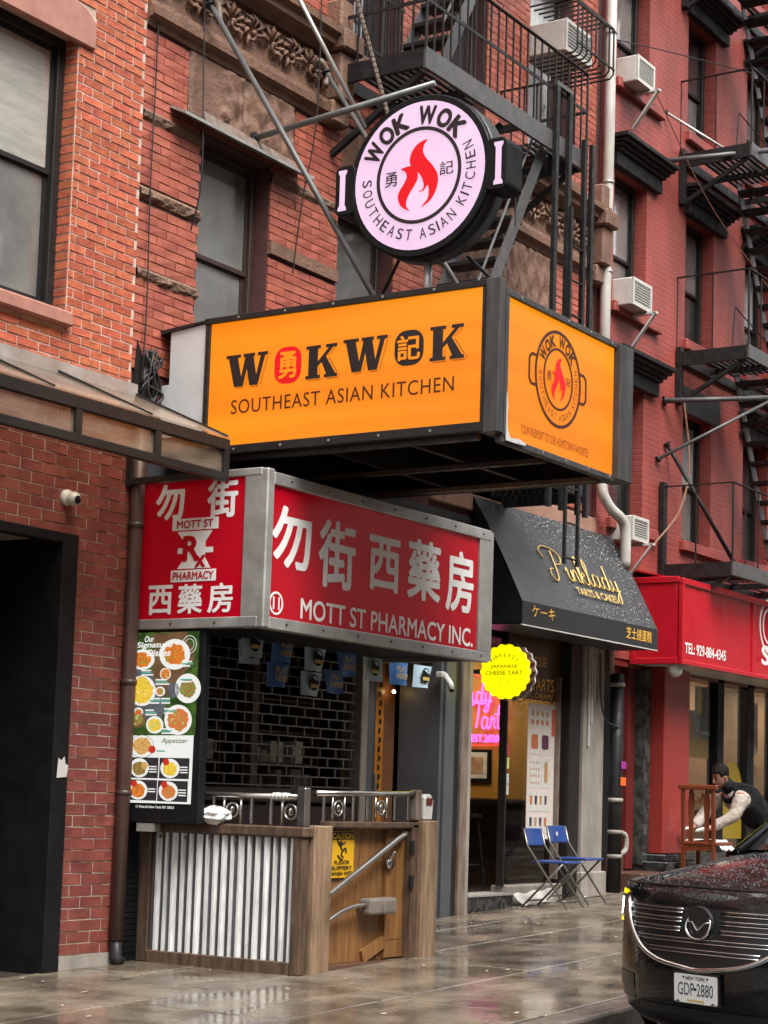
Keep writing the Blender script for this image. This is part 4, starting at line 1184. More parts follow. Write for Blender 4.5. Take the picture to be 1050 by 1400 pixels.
MB().box(15.47, 15.53, 8.90, 9.04, 2.80, 2.84).build('bracket', m_black_iron, YS)

# ---- black sloping awning of the tart shop
SCRIPT = {
 'P': [[(0.44,1.02),(0.40,0.6),(0.30,0.1),(0.12,-0.10),(-0.05,0.02),(0.0,0.28),(0.18,0.34)], [(-0.10,0.66),(-0.20,0.92),(0.08,1.12),(0.52,1.10),(0.86,0.88),(0.74,0.60),(0.42,0.52)]],
 'i': [[(0.85,0.35),(0.96,0.5),(0.93,0.15),(1.02,0.02),(1.12,0.12)], [(1.01,0.68),(1.02,0.70)]],
 'n': [[(1.12,0.12),(1.17,0.45),(1.17,0.02),(1.22,0.3),(1.36,0.48),(1.43,0.3),(1.43,0.05),(1.56,0.08)]],
 'k': [[(1.56,0.08),(1.76,0.85),(1.70,1.02),(1.62,0.6),(1.60,0.0)], [(1.62,0.22),(1.80,0.45),(1.86,0.35),(1.68,0.24),(1.85,0.02),(1.98,0.10)]],
 'l': [[(1.98,0.12),(2.20,0.75),(2.15,1.0),(2.06,0.7),(2.08,0.1),(2.20,0.02),(2.30,0.15)]],
 'a': [[(2.62,0.42),(2.42,0.48),(2.32,0.22),(2.42,0.02),(2.60,0.15),(2.65,0.45),(2.64,0.1),(2.74,0.02),(2.85,0.15)]],
 'd': [[(3.12,0.40),(2.95,0.47),(2.85,0.2),(2.95,0.02),(3.12,0.15),(3.26,0.95),(3.17,0.1),(3.27,0.02),(3.37,0.15)]],
 'y': [[(3.38,0.45),(3.40,0.15),(3.50,0.05),(3.62,0.15),(3.68,0.45),(3.60,-0.1),(3.48,-0.42),(3.35,-0.36),(3.45,-0.15),(3.75,0.10)]]}
PA = thing('shop_awning', 'black sloping fabric awning with gold script lettering, beaded with rain', 'awning', (16.85, 8.7, 3.2))
m_awn = droplets(M('black vinyl awning', (0.024, 0.025, 0.027), (0.034, 0.035, 0.037), 3, 0.42), 28, 0.5, 0.008, 0.5)
m_gold = M('gold print', (0.62, 0.42, 0.12), (0.52, 0.34, 0.09), 8, 0.35)
aw = dict(x0=15.34, x1=18.36, yf=8.42, yb=8.98, zt=4.50, zf=3.475, zb=3.255)
mb = MB()
n = 20
mb.grid([[(aw['x0']+(aw['x1']-aw['x0'])*k/n, aw['yf']+(aw['yb']-aw['yf'])*t - 0.02*math.sin(math.pi*t), aw['zf']+(aw['zt']-aw['zf'])*t) for k in range(n+1)] for t in [j/8 for j in range(9)]])
slope = mb.build('slope', m_awn, PA, True)
va = MB().box(aw['x0'], aw['x1'], aw['yf']-0.006, aw['yf'], aw['zb'], aw['zf']).build('valance', M('black vinyl', (0.022, 0.022, 0.024), rough=0.35), PA)
for xx in (aw['x0'], aw['x1']):
    MB().prism([(0, aw['zb']), (0.56, aw['zb']), (0.56, aw['zt']), (0, aw['zf'])], (xx, aw['yf'], 0), (0, 1, 0), VZ, 0.004).build('end_panel', m_black_paint, PA)
MB().box(aw['x0'], aw['x1'], aw['yf']-0.008, aw['yf']+0.01, aw['zb']-0.012, aw['zb']-0.001).build('hem', m_white_metal, PA)
MB().box(aw['x0'], aw['x1'], aw['yf']+0.01, aw['yb'], aw['zb']+0.002, aw['zb']+0.012).build('underside', m_charcoal, PA)
sv = Vector((0, aw['yb']-aw['yf'], aw['zt']-aw['zf'])).normalized()
so = Vector((16.97, aw['yf']-0.022, aw['zf'])) + sv*0.48
mb = MB()
for ch in SCRIPT.values():
    mb.mark()
    for s in ch:
        stroke(mb, [((x-1.8)*0.405, (y-0.35)*0.33) for x, y in s], so, U_R, sv, 0.0085, 0.012, 6)
mb.build('script_lettering', m_gold, slope, True)
mb = MB(); text_into(mb, 'TARTS & CAKES', so + Vector((0.13, 0, 0)) - sv*0.215, U_R, sv, w=0.92, h=0.085, lift=0.012, bold=0.03); mb.build('lettering', m_gold, slope)
mb = MB(); text_into(mb, 'ケーキ', (15.755, aw['yf']-0.006, 3.395), U_R, VZ, w=0.46, h=0.11, lift=0.003, bold=0.005)
text_into(mb, '芝士撻蛋糕', (17.89, aw['yf']-0.006, 3.375), U_R, VZ, w=0.62, h=0.12, lift=0.003, bold=0.02); mb.build('lettering', M('yellow print', (0.70, 0.40, 0.06), rough=0.4), va)

# ---- red box awning at right
RA = thing('red_awning', 'glossy red box awning with white telephone number, at right', 'awning', (24, 8.7, 3.13))
m_redvinyl = M('glossy red vinyl', (0.50, 0.012, 0.024), (0.42, 0.010, 0.02), 3, 0.10, bump=0.25, bsc=3, bdist=0.02)
m_redtrim = M('red trim', (0.45, 0.010, 0.02), rough=0.25)
for a, b in ((18.97, 20.93), (21.0, 24.4), (24.47, 30.0)):
    MB().box(a, b, 8.385, 8.41, 3.20, 4.03).build('front_face', m_redvinyl, RA)
fr = MB()
fr.box(18.90, 30.0, 8.36, 8.42, 4.03, 4.10).box(18.90, 30.0, 8.36, 8.42, 3.145, 3.20)
for xx in (18.90, 20.93, 24.4): fr.box(xx, xx+0.07, 8.365, 8.42, 3.20, 4.03)
fr.build('front_frame', m_redtrim, RA, bevel=0.008)
MB().box(18.91, 18.93, 8.43, 8.93, 3.22, 4.05).build('side_face', m_redvinyl, RA)
fr = MB().box(18.895, 18.95, 8.425, 9.0, 4.05, 4.12).box(18.895, 18.95, 8.425, 9.0, 3.15, 3.22).box(18.895, 18.95, 8.93, 9.0, 3.22, 4.05)
fr.build('side_frame', m_redtrim, RA, bevel=0.006)
MB().hexa([(18.93, 8.40, 4.075), (30, 8.40, 4.075), (30, 9.0, 4.20), (18.93, 9.0, 4.20), (18.93, 8.40, 4.09), (30, 8.40, 4.09), (30, 9.0, 4.22), (18.93, 9.0, 4.22)]).build('top_cover', m_redtrim, RA)
MB().box(18.93, 30.0, 8.42, 9.0, 3.16, 3.18).build('soffit', m_white_metal, RA)
mb = MB()
text_into(mb, 'TEL: 929-884-4345', (19.58, 8.384, 3.335), U_R, VZ, w=1.15, h=0.115, lift=0.003, bold=0.03)
text_into(mb, 'SI', (21.44, 8.384, 3.44), U_R, VZ, w=0.34, h=0.22, lift=0.003, bold=0.04)
ring(mb, (21.52, 8.384, 3.80), U_R, VZ, 0.30, 0.335, 0.003)
ring(mb, (21.52, 8.384, 3.80), U_R, VZ, 0.20, 0.23, 0.003)
mb.build('lettering', m_letter_white, RA)

def beads(parent, name, pts, normal_fn, rmin, rmax, mat):
    """rain standing in beads: low domes scattered on a surface, one joined part"""
    mb = MB()
    for p in pts:
        n = normal_fn(p).normalized()
        a = n.orthogonal().normalized()
        b = n.cross(a)
        r = rmin + (rmax-rmin)*rnd.random()**2.2
        base = len(mb.v)
        p = Vector(p)
        for rr, h in ((1.0, 0.0), (0.75, 0.42)):
            for k in range(6):
                t = k*math.pi/3 + rr
                mb.v.append(p + (a*math.cos(t) + b*math.sin(t))*(r*rr) + n*(h*r))
        mb.v.append(p + n*(0.6*r))
        for k in range(6):
            l = (k+1) % 6
            mb.f.append((base+k, base+l, base+6+l, base+6+k))
            mb.f.append((base+6+k, base+6+l, base+12))
    return tag(mb.build(name, mat, parent, True), kind='stuff')
m_water = M('rain bead', (0.06, 0.06, 0.063), rough=0.04, spec=0.8, coat=1.0)
bp_ = []
while len(bp_) < 2400:
    x = rnd.uniform(15.36, 18.34); t = rnd.random()
    u_ = (x-15.34)/3.02
    dt = t*1.17-0.48
    if 16.2 < x < 17.85 and -0.30 < dt < 0.30 and rnd.random() < 0.8: continue
    if rnd.random() < (0.08 + 0.92*min(1, max(0, (u_-0.18+0.25*(t-0.3))*2.2))):
        bp_.append((x, aw['yf']+(aw['yb']-aw['yf'])*t-0.02*math.sin(math.pi*t)-0.001, aw['zf']+(aw['zt']-aw['zf'])*t))
_an = Vector((0, -(aw['zt']-aw['zf']), aw['yb']-aw['yf']))
beads(slope, 'rain_beads', bp_, lambda p: _an, 0.002, 0.010, m_water)
# ================================================================== SHOPFRONTS
G = gz
m_wood_old = M('weathered timber', (0.13, 0.078, 0.048), (0.042, 0.024, 0.015), 6, 0.6, bump=0.5, bsc=50, stretch=(3, 3, 0.5))
m_wood_pale = M('pale weathered timber', (0.32, 0.215, 0.13), (0.115, 0.066, 0.036), 6, 0.6, bump=0.5, bsc=50, stretch=(3, 3, 0.4))
m_plank = M('varnished gate plank', (0.27, 0.13, 0.042), (0.15, 0.065, 0.022), 7, 0.4, bump=0.3, bsc=60, stretch=(4, 4, 0.4), rand=0.14)
m_steel = M('stainless tube', (0.45, 0.42, 0.39), (0.34, 0.31, 0.28), 10, 0.22, metal=0.9)
m_galv = M('white painted sheet', (0.84, 0.84, 0.82), (0.52, 0.525, 0.52), 7, 0.35, rough2=0.5, stretch=(3, 3, 0.6))
m_mustard = M('mustard wall', (0.42, 0.21, 0.025), (0.36, 0.18, 0.02), 3, 0.6)
m_lit_bulb = glow('warm bulb', (1.0, 0.62, 0.25), 18, 0.5)
m_paper = M('paper', (0.62, 0.60, 0.55), (0.5, 0.48, 0.44), 20, 0.6)

SF = MBG   # ground floor belongs to the tenement
MB().box(10.36, 15.40, 9.02, 9.30, 2.95, 4.298).build('fascia', m_charcoal, SF)
MB().box(15.40, 18.0, 9.02, 9.30, 3.30, 4.298).build('fascia', m_charcoal, SF)
MB().box(18.0, 20.2, 9.02, 9.30, 3.12, 3.45).build('fascia', m_red_paint, RB)
# pharmacy room
room = MB()
room.box(10.35, 18.0, 12.4, 12.6, 0, 4.3).box(10.31, 10.35, 9.05, 12.4, 0, 4.3).box(10.35, 18.0, 9.3, 12.4, 4.0, 4.1)
room.box(15.30, 15.40, 9.30, 12.4, 0.2, 4.0)
room.build('shop_room', m_interior_dark, SF)
MB().box(10.35, 15.3, 9.3, 12.4, 0.40, 0.50).build('shop_floor', m_interior_dark, SF)
MB().box(10.66, 13.80, 9.10, 9.25, G(12)-0.1, 1.50).build('stall_riser', M('maroon panel', (0.035, 0.016, 0.016), (0.05, 0.022, 0.02), 4, 0.4), SF)
sl = MB().box(10.42, 10.66, 9.0, 9.1, G(10.4)-0.05, 1.36).build('black_panel', m_black_paint, SF)
for k in range(22):
    MB().box(10.43, 10.66, 8.994, 9.002, G(10.5)+0.06+k*0.042, G(10.5)+0.06+k*0.042+0.034).build('slat', m_black_paint, sl)
# grille shutter
GS = thing('grille_shutter', 'closed brick pattern roller grille over the dark pharmacy window', 'shutter', (12.1, 9.15, 1.5))
m_dim_steel = M('dull steel', (0.30, 0.28, 0.26), (0.18, 0.165, 0.15), 9, 0.4, metal=0.4)
for k in range(16):
    z = 1.66 + k*0.083
    MB().box(10.6, 13.68, 9.144, 9.157, z, z+0.011).build('rod', m_dim_steel, GS)
lk = MB()
for k in range(15):
    z = 1.66 + k*0.083
    for j in range(14):
        x = 10.62 + j*0.24 + (0.12 if k % 2 else 0)
        if x < 13.66: lk.box(x, x+0.012, 9.141, 9.160, z, z+0.092)
tag(lk.build('link', m_dim_steel, GS), kind='stuff')
MB().box(10.6, 13.68, 9.12, 9.18, 1.53, 1.645).build('bottom_bar', M('dull bar', (0.10, 0.085, 0.075), (0.06, 0.05, 0.045), 6, 0.4, metal=0.5), GS, bevel=0.008)
MB().box(13.68, 13.78, 9.08, 9.22, G(13.7), 2.95).build('guide_channel', m_concrete, GS, bevel=0.006)
MB().box(12.20, 12.30, 9.17, 9.24, 0.6, 2.95).build('centre_mullion', m_rust, GS)
# goods behind the grille
for i, (x0, x1, zz) in enumerate(((10.75, 12.1, 0.95), (12.4, 13.5, 1.0))):
    S = thing('display_shelf', ['dim shelf of pale boxes behind the left half of grille', 'dim shelf of papers behind the right half of grille'][i], 'shelf', ((x0+x1)/2, 9.55, 0.5), 'shelves behind the grille')
    MB().box(x0, x0+0.03, 9.4, 9.7, 0.5, 2.6).build('upright', m_frame_brown, S)
    MB().box(x1-0.03, x1, 9.4, 9.7, 0.5, 2.6).build('upright', m_frame_brown, S)
    for k in range(5):
        MB().box(x0+0.03, x1-0.03, 9.4, 9.7, 1.3+k*0.27, 1.32+k*0.27).build('shelf_board', m_frame_brown, S)
        x = x0+0.06
        while x < x1-0.16:
            w = rnd.uniform(0.07, 0.16)
            if rnd.random() < 0.75 and k < 3:
                MB().box(x, x+w, 9.42, 9.55, 1.322+k*0.27, 1.322+k*0.27+rnd.uniform(0.10, 0.22)).build('carton', m_paper if rnd.random() < 0.6 else m_concrete, S)
            x += w+0.012
# doorway with orange door and grey side wall
MB().box(14.87, 14.92, 9.0, 9.45, G(14.9)-0.05, 2.95).build('side_wall', m_grey_panel, SF)
MB().box(13.80, 14.30, 9.36, 9.42, G(14)-0.05, 2.95).build('door_panel', m_grey_panel, SF)
MB().box(13.785, 13.83, 9.22, 9.36, G(14), 2.95).build('jamb', M('yellowed jamb', (0.40, 0.37, 0.20), (0.33, 0.30, 0.17), 5, 0.5), SF)
OD = MB().box(14.38, 14.62, 9.46, 9.50, G(14)-0.02, 2.9).build('orange_door', M('orange lacquer', (0.40, 0.15, 0.02), (0.33, 0.12, 0.018), 3, 0.35), SF)
for k in range(14):
    mb = MB(); z = 2.70-k*0.085
    mb.prism([(0, 0), (0.03, -0.008), (0.045, 0.02), (0.03, 0.045), (0.008, 0.04), (0.018, 0.02)], (14.52+0.012*(k % 2), 9.456, z), U_R, VZ, 0.003); mb.build('ornament', m_black_paint, OD)
MB().box(14.30, 14.36, 9.38, 9.5, G(14), 2.9).build('door_stile', m_charcoal, SF)
MB().box(14.62, 14.87, 9.50, 9.53, G(14), 2.9).build('inner_panel', M('inner brown', (0.16, 0.07, 0.03), (0.10, 0.04, 0.02), 4, 0.5), SF)
MB().box(14.30, 14.33, 9.33, 9.37, 1.62, 1.80).build('door_handle', m_steel, SF)
LB_ = thing('doorway_bulb', 'small warm bulb glowing inside the pharmacy doorway', 'lamp', (14.72, 9.42, 2.55))
MB().ball((14.72, 9.42, 2.58), 0.016, seg=10).build('bulb', m_lit_bulb, LB_, True)
MB().tube([(14.72, 9.42, 2.61), (14.72, 9.44, 2.72), (14.72, 9.50, 2.74)], 0.008, 6).build('holder', m_black_iron, LB_)
# post between the two shops
MB().box(14.925, 15.10, 8.97, 9.2, G(15)-0.05, 2.95).build('pilaster', m_grey_panel, SF, bevel=0.008)
MB().box(15.102, 15.20, 8.985, 9.2, G(15)-0.05, 2.95).build('pilaster', m_frame_dark, SF)
MB().box(15.203, 15.33, 8.95, 9.2, G(15)-0.05, 3.3).build('pilaster', m_rust, SF, bevel=0.01)
MB().box(15.332, 15.41, 8.97, 9.2, G(15)-0.05, 3.3).build('pilaster', m_concrete, SF)
# second little camera
C2 = thing('bullet_camera', 'white bullet camera under the right end of the pharmacy sign', 'camera', (14.8, 8.9, 2.62))
MB().box(14.765, 14.835, 8.92, 9.0, 2.71, 2.77).build('mount', m_white_metal, C2, bevel=0.01)
MB().tube([(14.80, 8.92, 2.74), (14.80, 8.86, 2.66), (14.80, 8.84, 2.60)], [0.026, 0.03, 0.028], 12).build('housing', m_white_metal, C2, True)
MB().ball((14.80, 8.84, 2.60), 0.024, seg=10).build('lens', m_black_paint, C2, True)

# ---- tart shop
ib = MB()
ib.box(15.41, 17.75, 9.3, 12.4, G(16.5)+0.0, G(16.5)+0.12)
ib.build('shop_floor', M('dark shop floor', (0.03, 0.026, 0.022), (0.05, 0.042, 0.036), 4, 0.25), SF)
MB().box(17.58, 17.64, 9.25, 12.4, 1.62, 3.3).build('interior_wall', m_mustard, SF)
MB().box(17.57, 17.63, 9.25, 12.4, 0.6, 1.618).build('wainscot', M('dark wood wall', (0.10, 0.06, 0.035), (0.035, 0.02, 0.012), 10, 0.4, stretch=(1, 1, 9), contrast=0.9), SF)
MB().box(15.41, 17.56, 12.3, 12.38, 0.6, 3.3).build('back_wall', m_mustard, SF)
MB().box(15.41, 17.56, 9.3, 12.3, 3.24, 3.29).build('ceiling', m_interior_dark, SF)
pic = thing('framed_picture', 'framed picture of a tart on the mustard wall inside the shop', 'picture', (17.56, 10.3, 1.85))
MB().box(17.54, 17.578, 9.98, 10.36, 1.80, 2.14).build('frame', m_black_paint, pic)
MB().box(17.536, 17.542, 10.01, 10.33, 1.83, 2.11).build('mat', m_paper, pic)
MB().box(17.532, 17.536, 10.06, 10.28, 1.88, 2.06).build('print', M('tart print', (0.30, 0.16, 0.08), (0.55, 0.42, 0.28), 9, 0.4), pic)
for i, (sx, sy) in enumerate(((16.85, 9.85), (17.15, 10.4))):
    st = thing('bar_stool', ['dark bar stool nearer the shop door', 'dark bar stool deeper inside the tart shop'][i], 'stool', (sx, sy, G(16.5)+0.12), 'stools in the tart shop')
    b0 = G(16.5)+0.12
    MB().tube([(sx, sy, b0+0.72), (sx, sy, b0+0.76)], 0.17, 16).build('seat', m_black_iron, st)
    for a in range(4):
        t = a*math.pi/2 + 0.5
        MB().tube([(sx+0.12*math.cos(t), sy+0.12*math.sin(t), b0+0.72), (sx+0.21*math.cos(t), sy+0.21*math.sin(t), b0)], 0.014, 6).build('leg', m_black_iron, st)
    MB().tube([(sx+0.18*math.cos(t), sy+0.18*math.sin(t), b0+0.24) for t in [k*math.pi/8 for k in range(16)]], 0.009, 6, closed=True).build('foot_ring', m_black_iron, st)
ct = thing('counter_table', 'dark wall counter inside the tart shop doorway', 'counter', (17.35, 10.0, 0.7))
MB().box(17.2, 17.56, 9.5, 11.5, 1.56, 1.60).build('top', m_black_paint, ct)
for yy in (9.6, 11.3): MB().box(17.25, 17.29, yy, yy+0.04, G(16.5)+0.12, 1.56).build('leg', m_black_iron, ct)
# neon
NS = thing('neon_sign', 'glowing pink neon script reading Tart EST.2020 on the mustard wall', 'neon sign', (17.55, 10.1, 2.2))
m_neon = glow('pink neon tube', (1.0, 0.06, 0.72), 2.0, 0.2)
m_neon_red = glow('red neon outline', (1.0, 0.05, 0.03), 0.7, 0.2)
no = Vector((17.545, 10.57, 2.55))
mb = MB()
for ch in ('a', 'd', 'y'):
    mb.mark()
    for s in SCRIPT[ch]: stroke(mb, [((x-2.3)*0.215, (y-0.1)*0.24) for x, y in s], no + Vector((0, -0.29, 0.12)), U_L, VZ, 0.0075, 0.012, 6)
TART = [[[(-0.30,0.30),(-0.12,0.42),(-0.16,0.58),(-0.30,0.48),(-0.30,0.22),(-0.16,0.08),(0.0,0.16)]],
        [[(0.10,0.92),(0.35,1.04),(0.70,1.0),(0.95,1.04)], [(0.55,1.0),(0.50,0.5),(0.40,0.05)]],
        [[(1.02,0.42),(0.82,0.48),(0.72,0.22),(0.82,0.02),(1.00,0.15),(1.05,0.45),(1.04,0.1),(1.14,0.02),(1.22,0.15)]],
        [[(1.22,0.15),(1.30,0.5),(1.33,0.40),(1.45,0.42),(1.44,0.1),(1.55,0.05)]],
        [[(1.70,0.95),(1.64,0.4),(1.68,0.05),(1.80,0.05),(1.90,0.18)], [(1.46,0.58),(1.92,0.66)]]]
for ch in TART:
    mb.mark()
    for s in ch: stroke(mb, [(x*0.215, y*0.27) for x, y in s], no + Vector((0, -0.33, -0.19)), U_L, VZ, 0.0075, 0.012, 6)
mb.build('tube_letter', m_neon, NS, True)
mb = MB(); text_into(mb, 'EST.2020', no + Vector((0, -0.53, -0.29)), U_L, VZ, w=0.34, h=0.075, lift=0.01, bold=0.03); mb.build('lettering', m_neon, NS)
mb = MB(); stroke(mb, [(0.1, 0.46), (0.35, 0.40), (0.60, 0.26), (0.64, 0.12), (0.78, 0.03), (0.70, -0.10), (0.72, -0.34), (0.1, -0.36)], no + Vector((0, -0.02, 0)), U_L, VZ, 0.006, 0.006, 6); mb.build('outline', m_neon_red, NS, True)
lamp = thing('ceiling_lamp', 'warm ceiling lamp inside the tart shop', 'lamp', (16.6, 10.6, 3.2))
MB().box(16.1, 17.1, 10.0, 10.6, 3.20, 3.235).build('diffuser', glow('lamp glow', (1.0, 0.80, 0.55), 6, 0.5), lamp)
# threshold, glass, frame
MB().box(15.41, 16.34, 8.99, 9.3, G(15.6)-0.05, G(15.6)+0.145).build('threshold', m_black_stone, SF, bevel=0.01)
MB().box(15.41, 16.34, 8.985, 9.3, G(15.6)+0.146, G(15.6)+0.165).build('threshold_nosing', m_alu, SF)
MB().box(16.34, 17.50, 9.05, 9.25, G(16.5)-0.05, G(16.5)+0.19).build('stall_riser', m_concrete, SF, bevel=0.008)
sw = MB().box(16.34, 17.50, 9.14, 9.152, G(16.5)+0.19, 3.28).build('shop_window', m_glass, SF)
MB().box(16.315, 16.345, 9.10, 9.18, G(16.4)+0.19, 3.3).build('window_frame', m_frame_dark, SF)
MB().box(17.50, 17.74, 9.0, 9.25, G(17.5)-0.05, 3.3).build('window_frame', m_frame_dark, SF, bevel=0.01)
MB().box(17.40, 17.44, 9.08, 9.16, G(17.5)+0.19, 2.9).build('window_frame', m_rust, SF)
MB().box(16.34, 17.50, 9.13, 9.139, 2.64, 3.28).build('header_panel', M('brown header film', (0.10, 0.055, 0.025), (0.07, 0.038, 0.018), 4, 0.25), sw)
mb = MB()
for s, x, z, w, h in (('JAPANESE', 16.78, 3.02, 0.80, 0.12), ('CHEESE TARTS', 16.80, 2.80, 1.10, 0.13)):
    text_into(mb, s, (x, 9.128, z), U_R, VZ, w=w, h=h, bold=0.02)
mb.build('lettering', M('gold film', (0.75, 0.42, 0.07), rough=0.4), sw)
mb = MB()
text_into(mb, 'RICH . CREAMY', (16.98, 9.128, 2.685), U_R, VZ, w=0.72, h=0.05, bold=0.02)
text_into(mb, 'チーズタルト 芝士撻', (16.95, 9.128, 2.60), U_R, VZ, w=1.0, h=0.08, bold=0.02)
mb.build('lettering', M('gold film small', (0.75, 0.45, 0.09), rough=0.4), sw)
# printed menu on the glass
PM = MB().box(16.80, 17.38, 9.118, 9.124, 1.22, 2.60).build('printed_menu', M('menu sheet', (0.66, 0.58, 0.52), (0.60, 0.50, 0.44), 3, 0.4), sw)
mi = [M('print tan', (0.42, 0.22, 0.10), rough=0.5), M('print plum', (0.10, 0.03, 0.06), rough=0.5), M('print rust', (0.45, 0.13, 0.05), rough=0.5), M('print black', (0.03, 0.02, 0.02), rough=0.5)]
MB().box(17.31, 17.38, 9.115, 9.118, 2.28, 2.56).build('picture', M('print red', (0.5, 0.10, 0.07), rough=0.5), PM)
for (x0, z0, x1, z1) in ((16.84, 2.36, 17.29, 2.56), (16.84, 2.08, 17.04, 2.32), (17.06, 2.08, 17.29, 2.32), (16.84, 1.74, 17.08, 2.04), (17.10, 1.74, 17.29, 2.04), (16.84, 1.50, 17.29, 1.70), (16.84, 1.27, 17.29, 1.46)):
    MB().box(x0, x1, 9.1155, 9.118, z0, z1).build('panel_print', m_paper, PM)
for r_, (z, n, mm) in enumerate(((2.50, 4, 0), (2.41, 4, 2), (1.63, 4, 2), (1.41, 4, 3))):
    for k in range(n):
        x = 16.89 + k*0.105
        mb = MB(); mb.prism(circle(0.030, 12) if z > 2 else [(-0.02, -0.06), (0.02, -0.06), (0.028, 0.03), (-0.028, 0.03)], (x, 9.1155, z), U_R, VZ, 0.001)
        mb.build('picture', mi[(mm + (k if z < 2 else 0)) % 4], PM)
for x, z, w, h, mm in ((16.94, 2.21, 0.14, 0.15, 2), (17.17, 2.21, 0.15, 0.15, 1), (17.2, 1.9, 0.07, 0.22, 0)):
    mb = MB(); mb.prism(rrect(w, h, 0.03, 4), (x, 9.1155, z), U_R, VZ, 0.001); mb.build('picture', mi[mm], PM)
for i in range(4):
    for j in range(4):
        mb = MB(); mb.prism(circle(0.014, 8), (16.875+i*0.057, 9.1155, 1.79+j*0.07), U_R, VZ, 0.001); mb.build('picture', mi[0], PM)
for k, (z, c) in enumerate(((2.05, (0.5, 0.05, 0.05)), (1.92, (0.55, 0.6, 0.2)), (1.76, (0.5, 0.55, 0.5)), (1.66, (0.5, 0.5, 0.45)))):
    MB().box(16.36, 16.44, 9.128, 9.132, z, z+0.11).build('sticker', M('sticker %d' % k, c, rough=0.5), sw)
DM = thing('door_mat', 'crumpled white printed sheet lying against the shop step', 'mat', (16.7, 8.93, G(16.6)))
MB().grid([[(16.35+0.09*k, y, G(16.35+0.09*k)+z+0.012*math.sin(k*1.7)) for k in range(10)] for y, z in ((8.86, 0.014), (8.93, 0.05), (9.0, 0.12))]).build('sheet', m_paper, DM)
# pier right of the tart shop, drain pipe, side entrance
MB().box(17.76, 18.24, 8.97, 9.3, G(18)-0.05, 3.28).build('pier', m_concrete, SF, bevel=0.012)
for k, xx in enumerate((17.84, 17.90, 17.96)):
    MB().tube([(xx, 8.955, 3.27), (xx, 8.955, 2.2+k*0.25)], 0.013, 6).build('conduit', m_white_metal, SF)
MB().box(17.70, 18.28, 8.93, 9.0, G(18)-0.02, G(18)+0.24).build('pier_base', m_concrete, SF, bevel=0.01)
DP = thing('drain_pipe', 'black cast iron drain pipe with stickers between shop and side door', 'pipe', (18.36, 8.88, G(18.3)))
MB().tube([(18.36, 8.88, 3.0), (18.36, 8.88, G(18.3))], 0.075, 14).build('pipe', m_black_iron, DP, True)
for zz in (2.86, 1.62, 1.28, 1.02): MB().tube([(18.36, 8.88, zz), (18.36, 8.88, zz+0.045)], 0.085, 14).build('collar', m_concrete, DP, True)
MB().tube(bez([(18.42, 8.85, 1.30), (18.52, 8.83, 1.26), (18.53, 8.83, 1.12), (18.44, 8.85, 1.06)], 5), 0.03, 8).build('valve', m_concrete, DP, True)
MB().box(18.32, 18.44, 8.797, 8.80, 1.98, 2.06).build('sticker', M('magenta sticker', (0.30, 0.03, 0.25), rough=0.4), DP)
MB().box(18.31, 18.44, 8.797, 8.80, 1.80, 1.89).build('sticker', M('orange sticker', (0.75, 0.13, 0.02), rough=0.4), DP)
MB().tube(bez([(18.05, 8.94, 3.2), (18.06, 8.93, 2.75), (18.15, 8.91, 2.5), (18.30, 8.83, 2.42)], 6), 0.009, 6).build('loose_wire', m_cable, DP)
MB().box(18.48, 18.60, 9.0, 9.1, G(18.5)+0.35, 2.96).build('grey_door', M('grey green door', (0.20, 0.21, 0.20), (0.17, 0.18, 0.17), 3, 0.4), RB)
MB().ball((18.51, 8.95, 2.02), 0.032, seg=10).build('door_knob', m_steel, RB, True)
MB().box(18.60, 19.22, 9.16, 9.24, G(19)+0.2, 3.12).build('red_door', m_red_paint, RB)
MB().box(19.05, 19.24, 9.08, 9.155, G(19)+0.2, 3.12).build('red_jamb', m_red_paint, RB)
MB().box(18.46, 19.24, 9.1, 9.3, G(18.6), G(18.6)+0.40).build('inner_step', m_brown_tile, RB)
MB().box(18.50, 19.50, 8.62, 9.06, G(18.6)-0.05, G(18.6)+0.20).build('step', m_brown_tile, RB, bevel=0.01)
MB().box(19.24, 19.40, 8.96, 9.2, G(19)+0.25, 3.12).build('marble_strip', m_marble_green, RB)
MB().box(19.42, 20.12, 8.80, 9.1, 1.06, 3.15).build('red_column', m_red_col, RB, bevel=0.01)
MB().box(19.36, 20.18, 8.74, 9.1, 0.98, 1.055).build('column_plinth', m_black_stone, RB, bevel=0.01)
MB().box(19.26, 20.24, 8.68, 9.1, G(19.5)-0.05, 0.978).build('column_base', m_black_stone, RB, bevel=0.01)
MB().box(18.28, 18.40, 8.94, 9.02, 2.92, 3.30).build('lintel_end', m_rust, RB)
# ---- restaurant window at right
rr = MB()
rr.box(20.2, 34, 10.7, 10.8, 0.5, 3.35).box(20.13, 34, 12.4, 12.5, 0, 3.4).box(20.13, 20.2, 9.2, 12.4, 0, 3.4).box(20.2, 34, 9.2, 12.4, 3.35, 3.4)
rr.build('restaurant_room', M('restaurant wall', (0.24, 0.14, 0.075), (0.17, 0.10, 0.055), 2, 0.6), RB)
MB().box(20.2, 34, 9.1, 12.4, G(21)-0.1, G(21)+0.05).build('restaurant_floor', m_interior_dark, RB)
MB().box(20.13, 34, 9.0, 9.12, G(20.2)-0.1, 1.06).build('stall_riser', m_black_stone, RB)
rw = MB().box(20.13, 34, 9.055, 9.068, 1.06, 3.2).build('restaurant_window', m_glass, RB)
for a, b in ((20.12, 20.18), (21.42, 21.62), (22.38, 22.60), (23.3, 23.5), (25, 25.2)):
    MB().box(a, b, 9.0, 9.14, 1.06, 3.2).build('mullion', m_black_paint, rw, bevel=0.006)
MB().box(20.13, 34, 9.0, 9.14, 3.12, 3.20).build('head_rail', m_red_paint, rw)
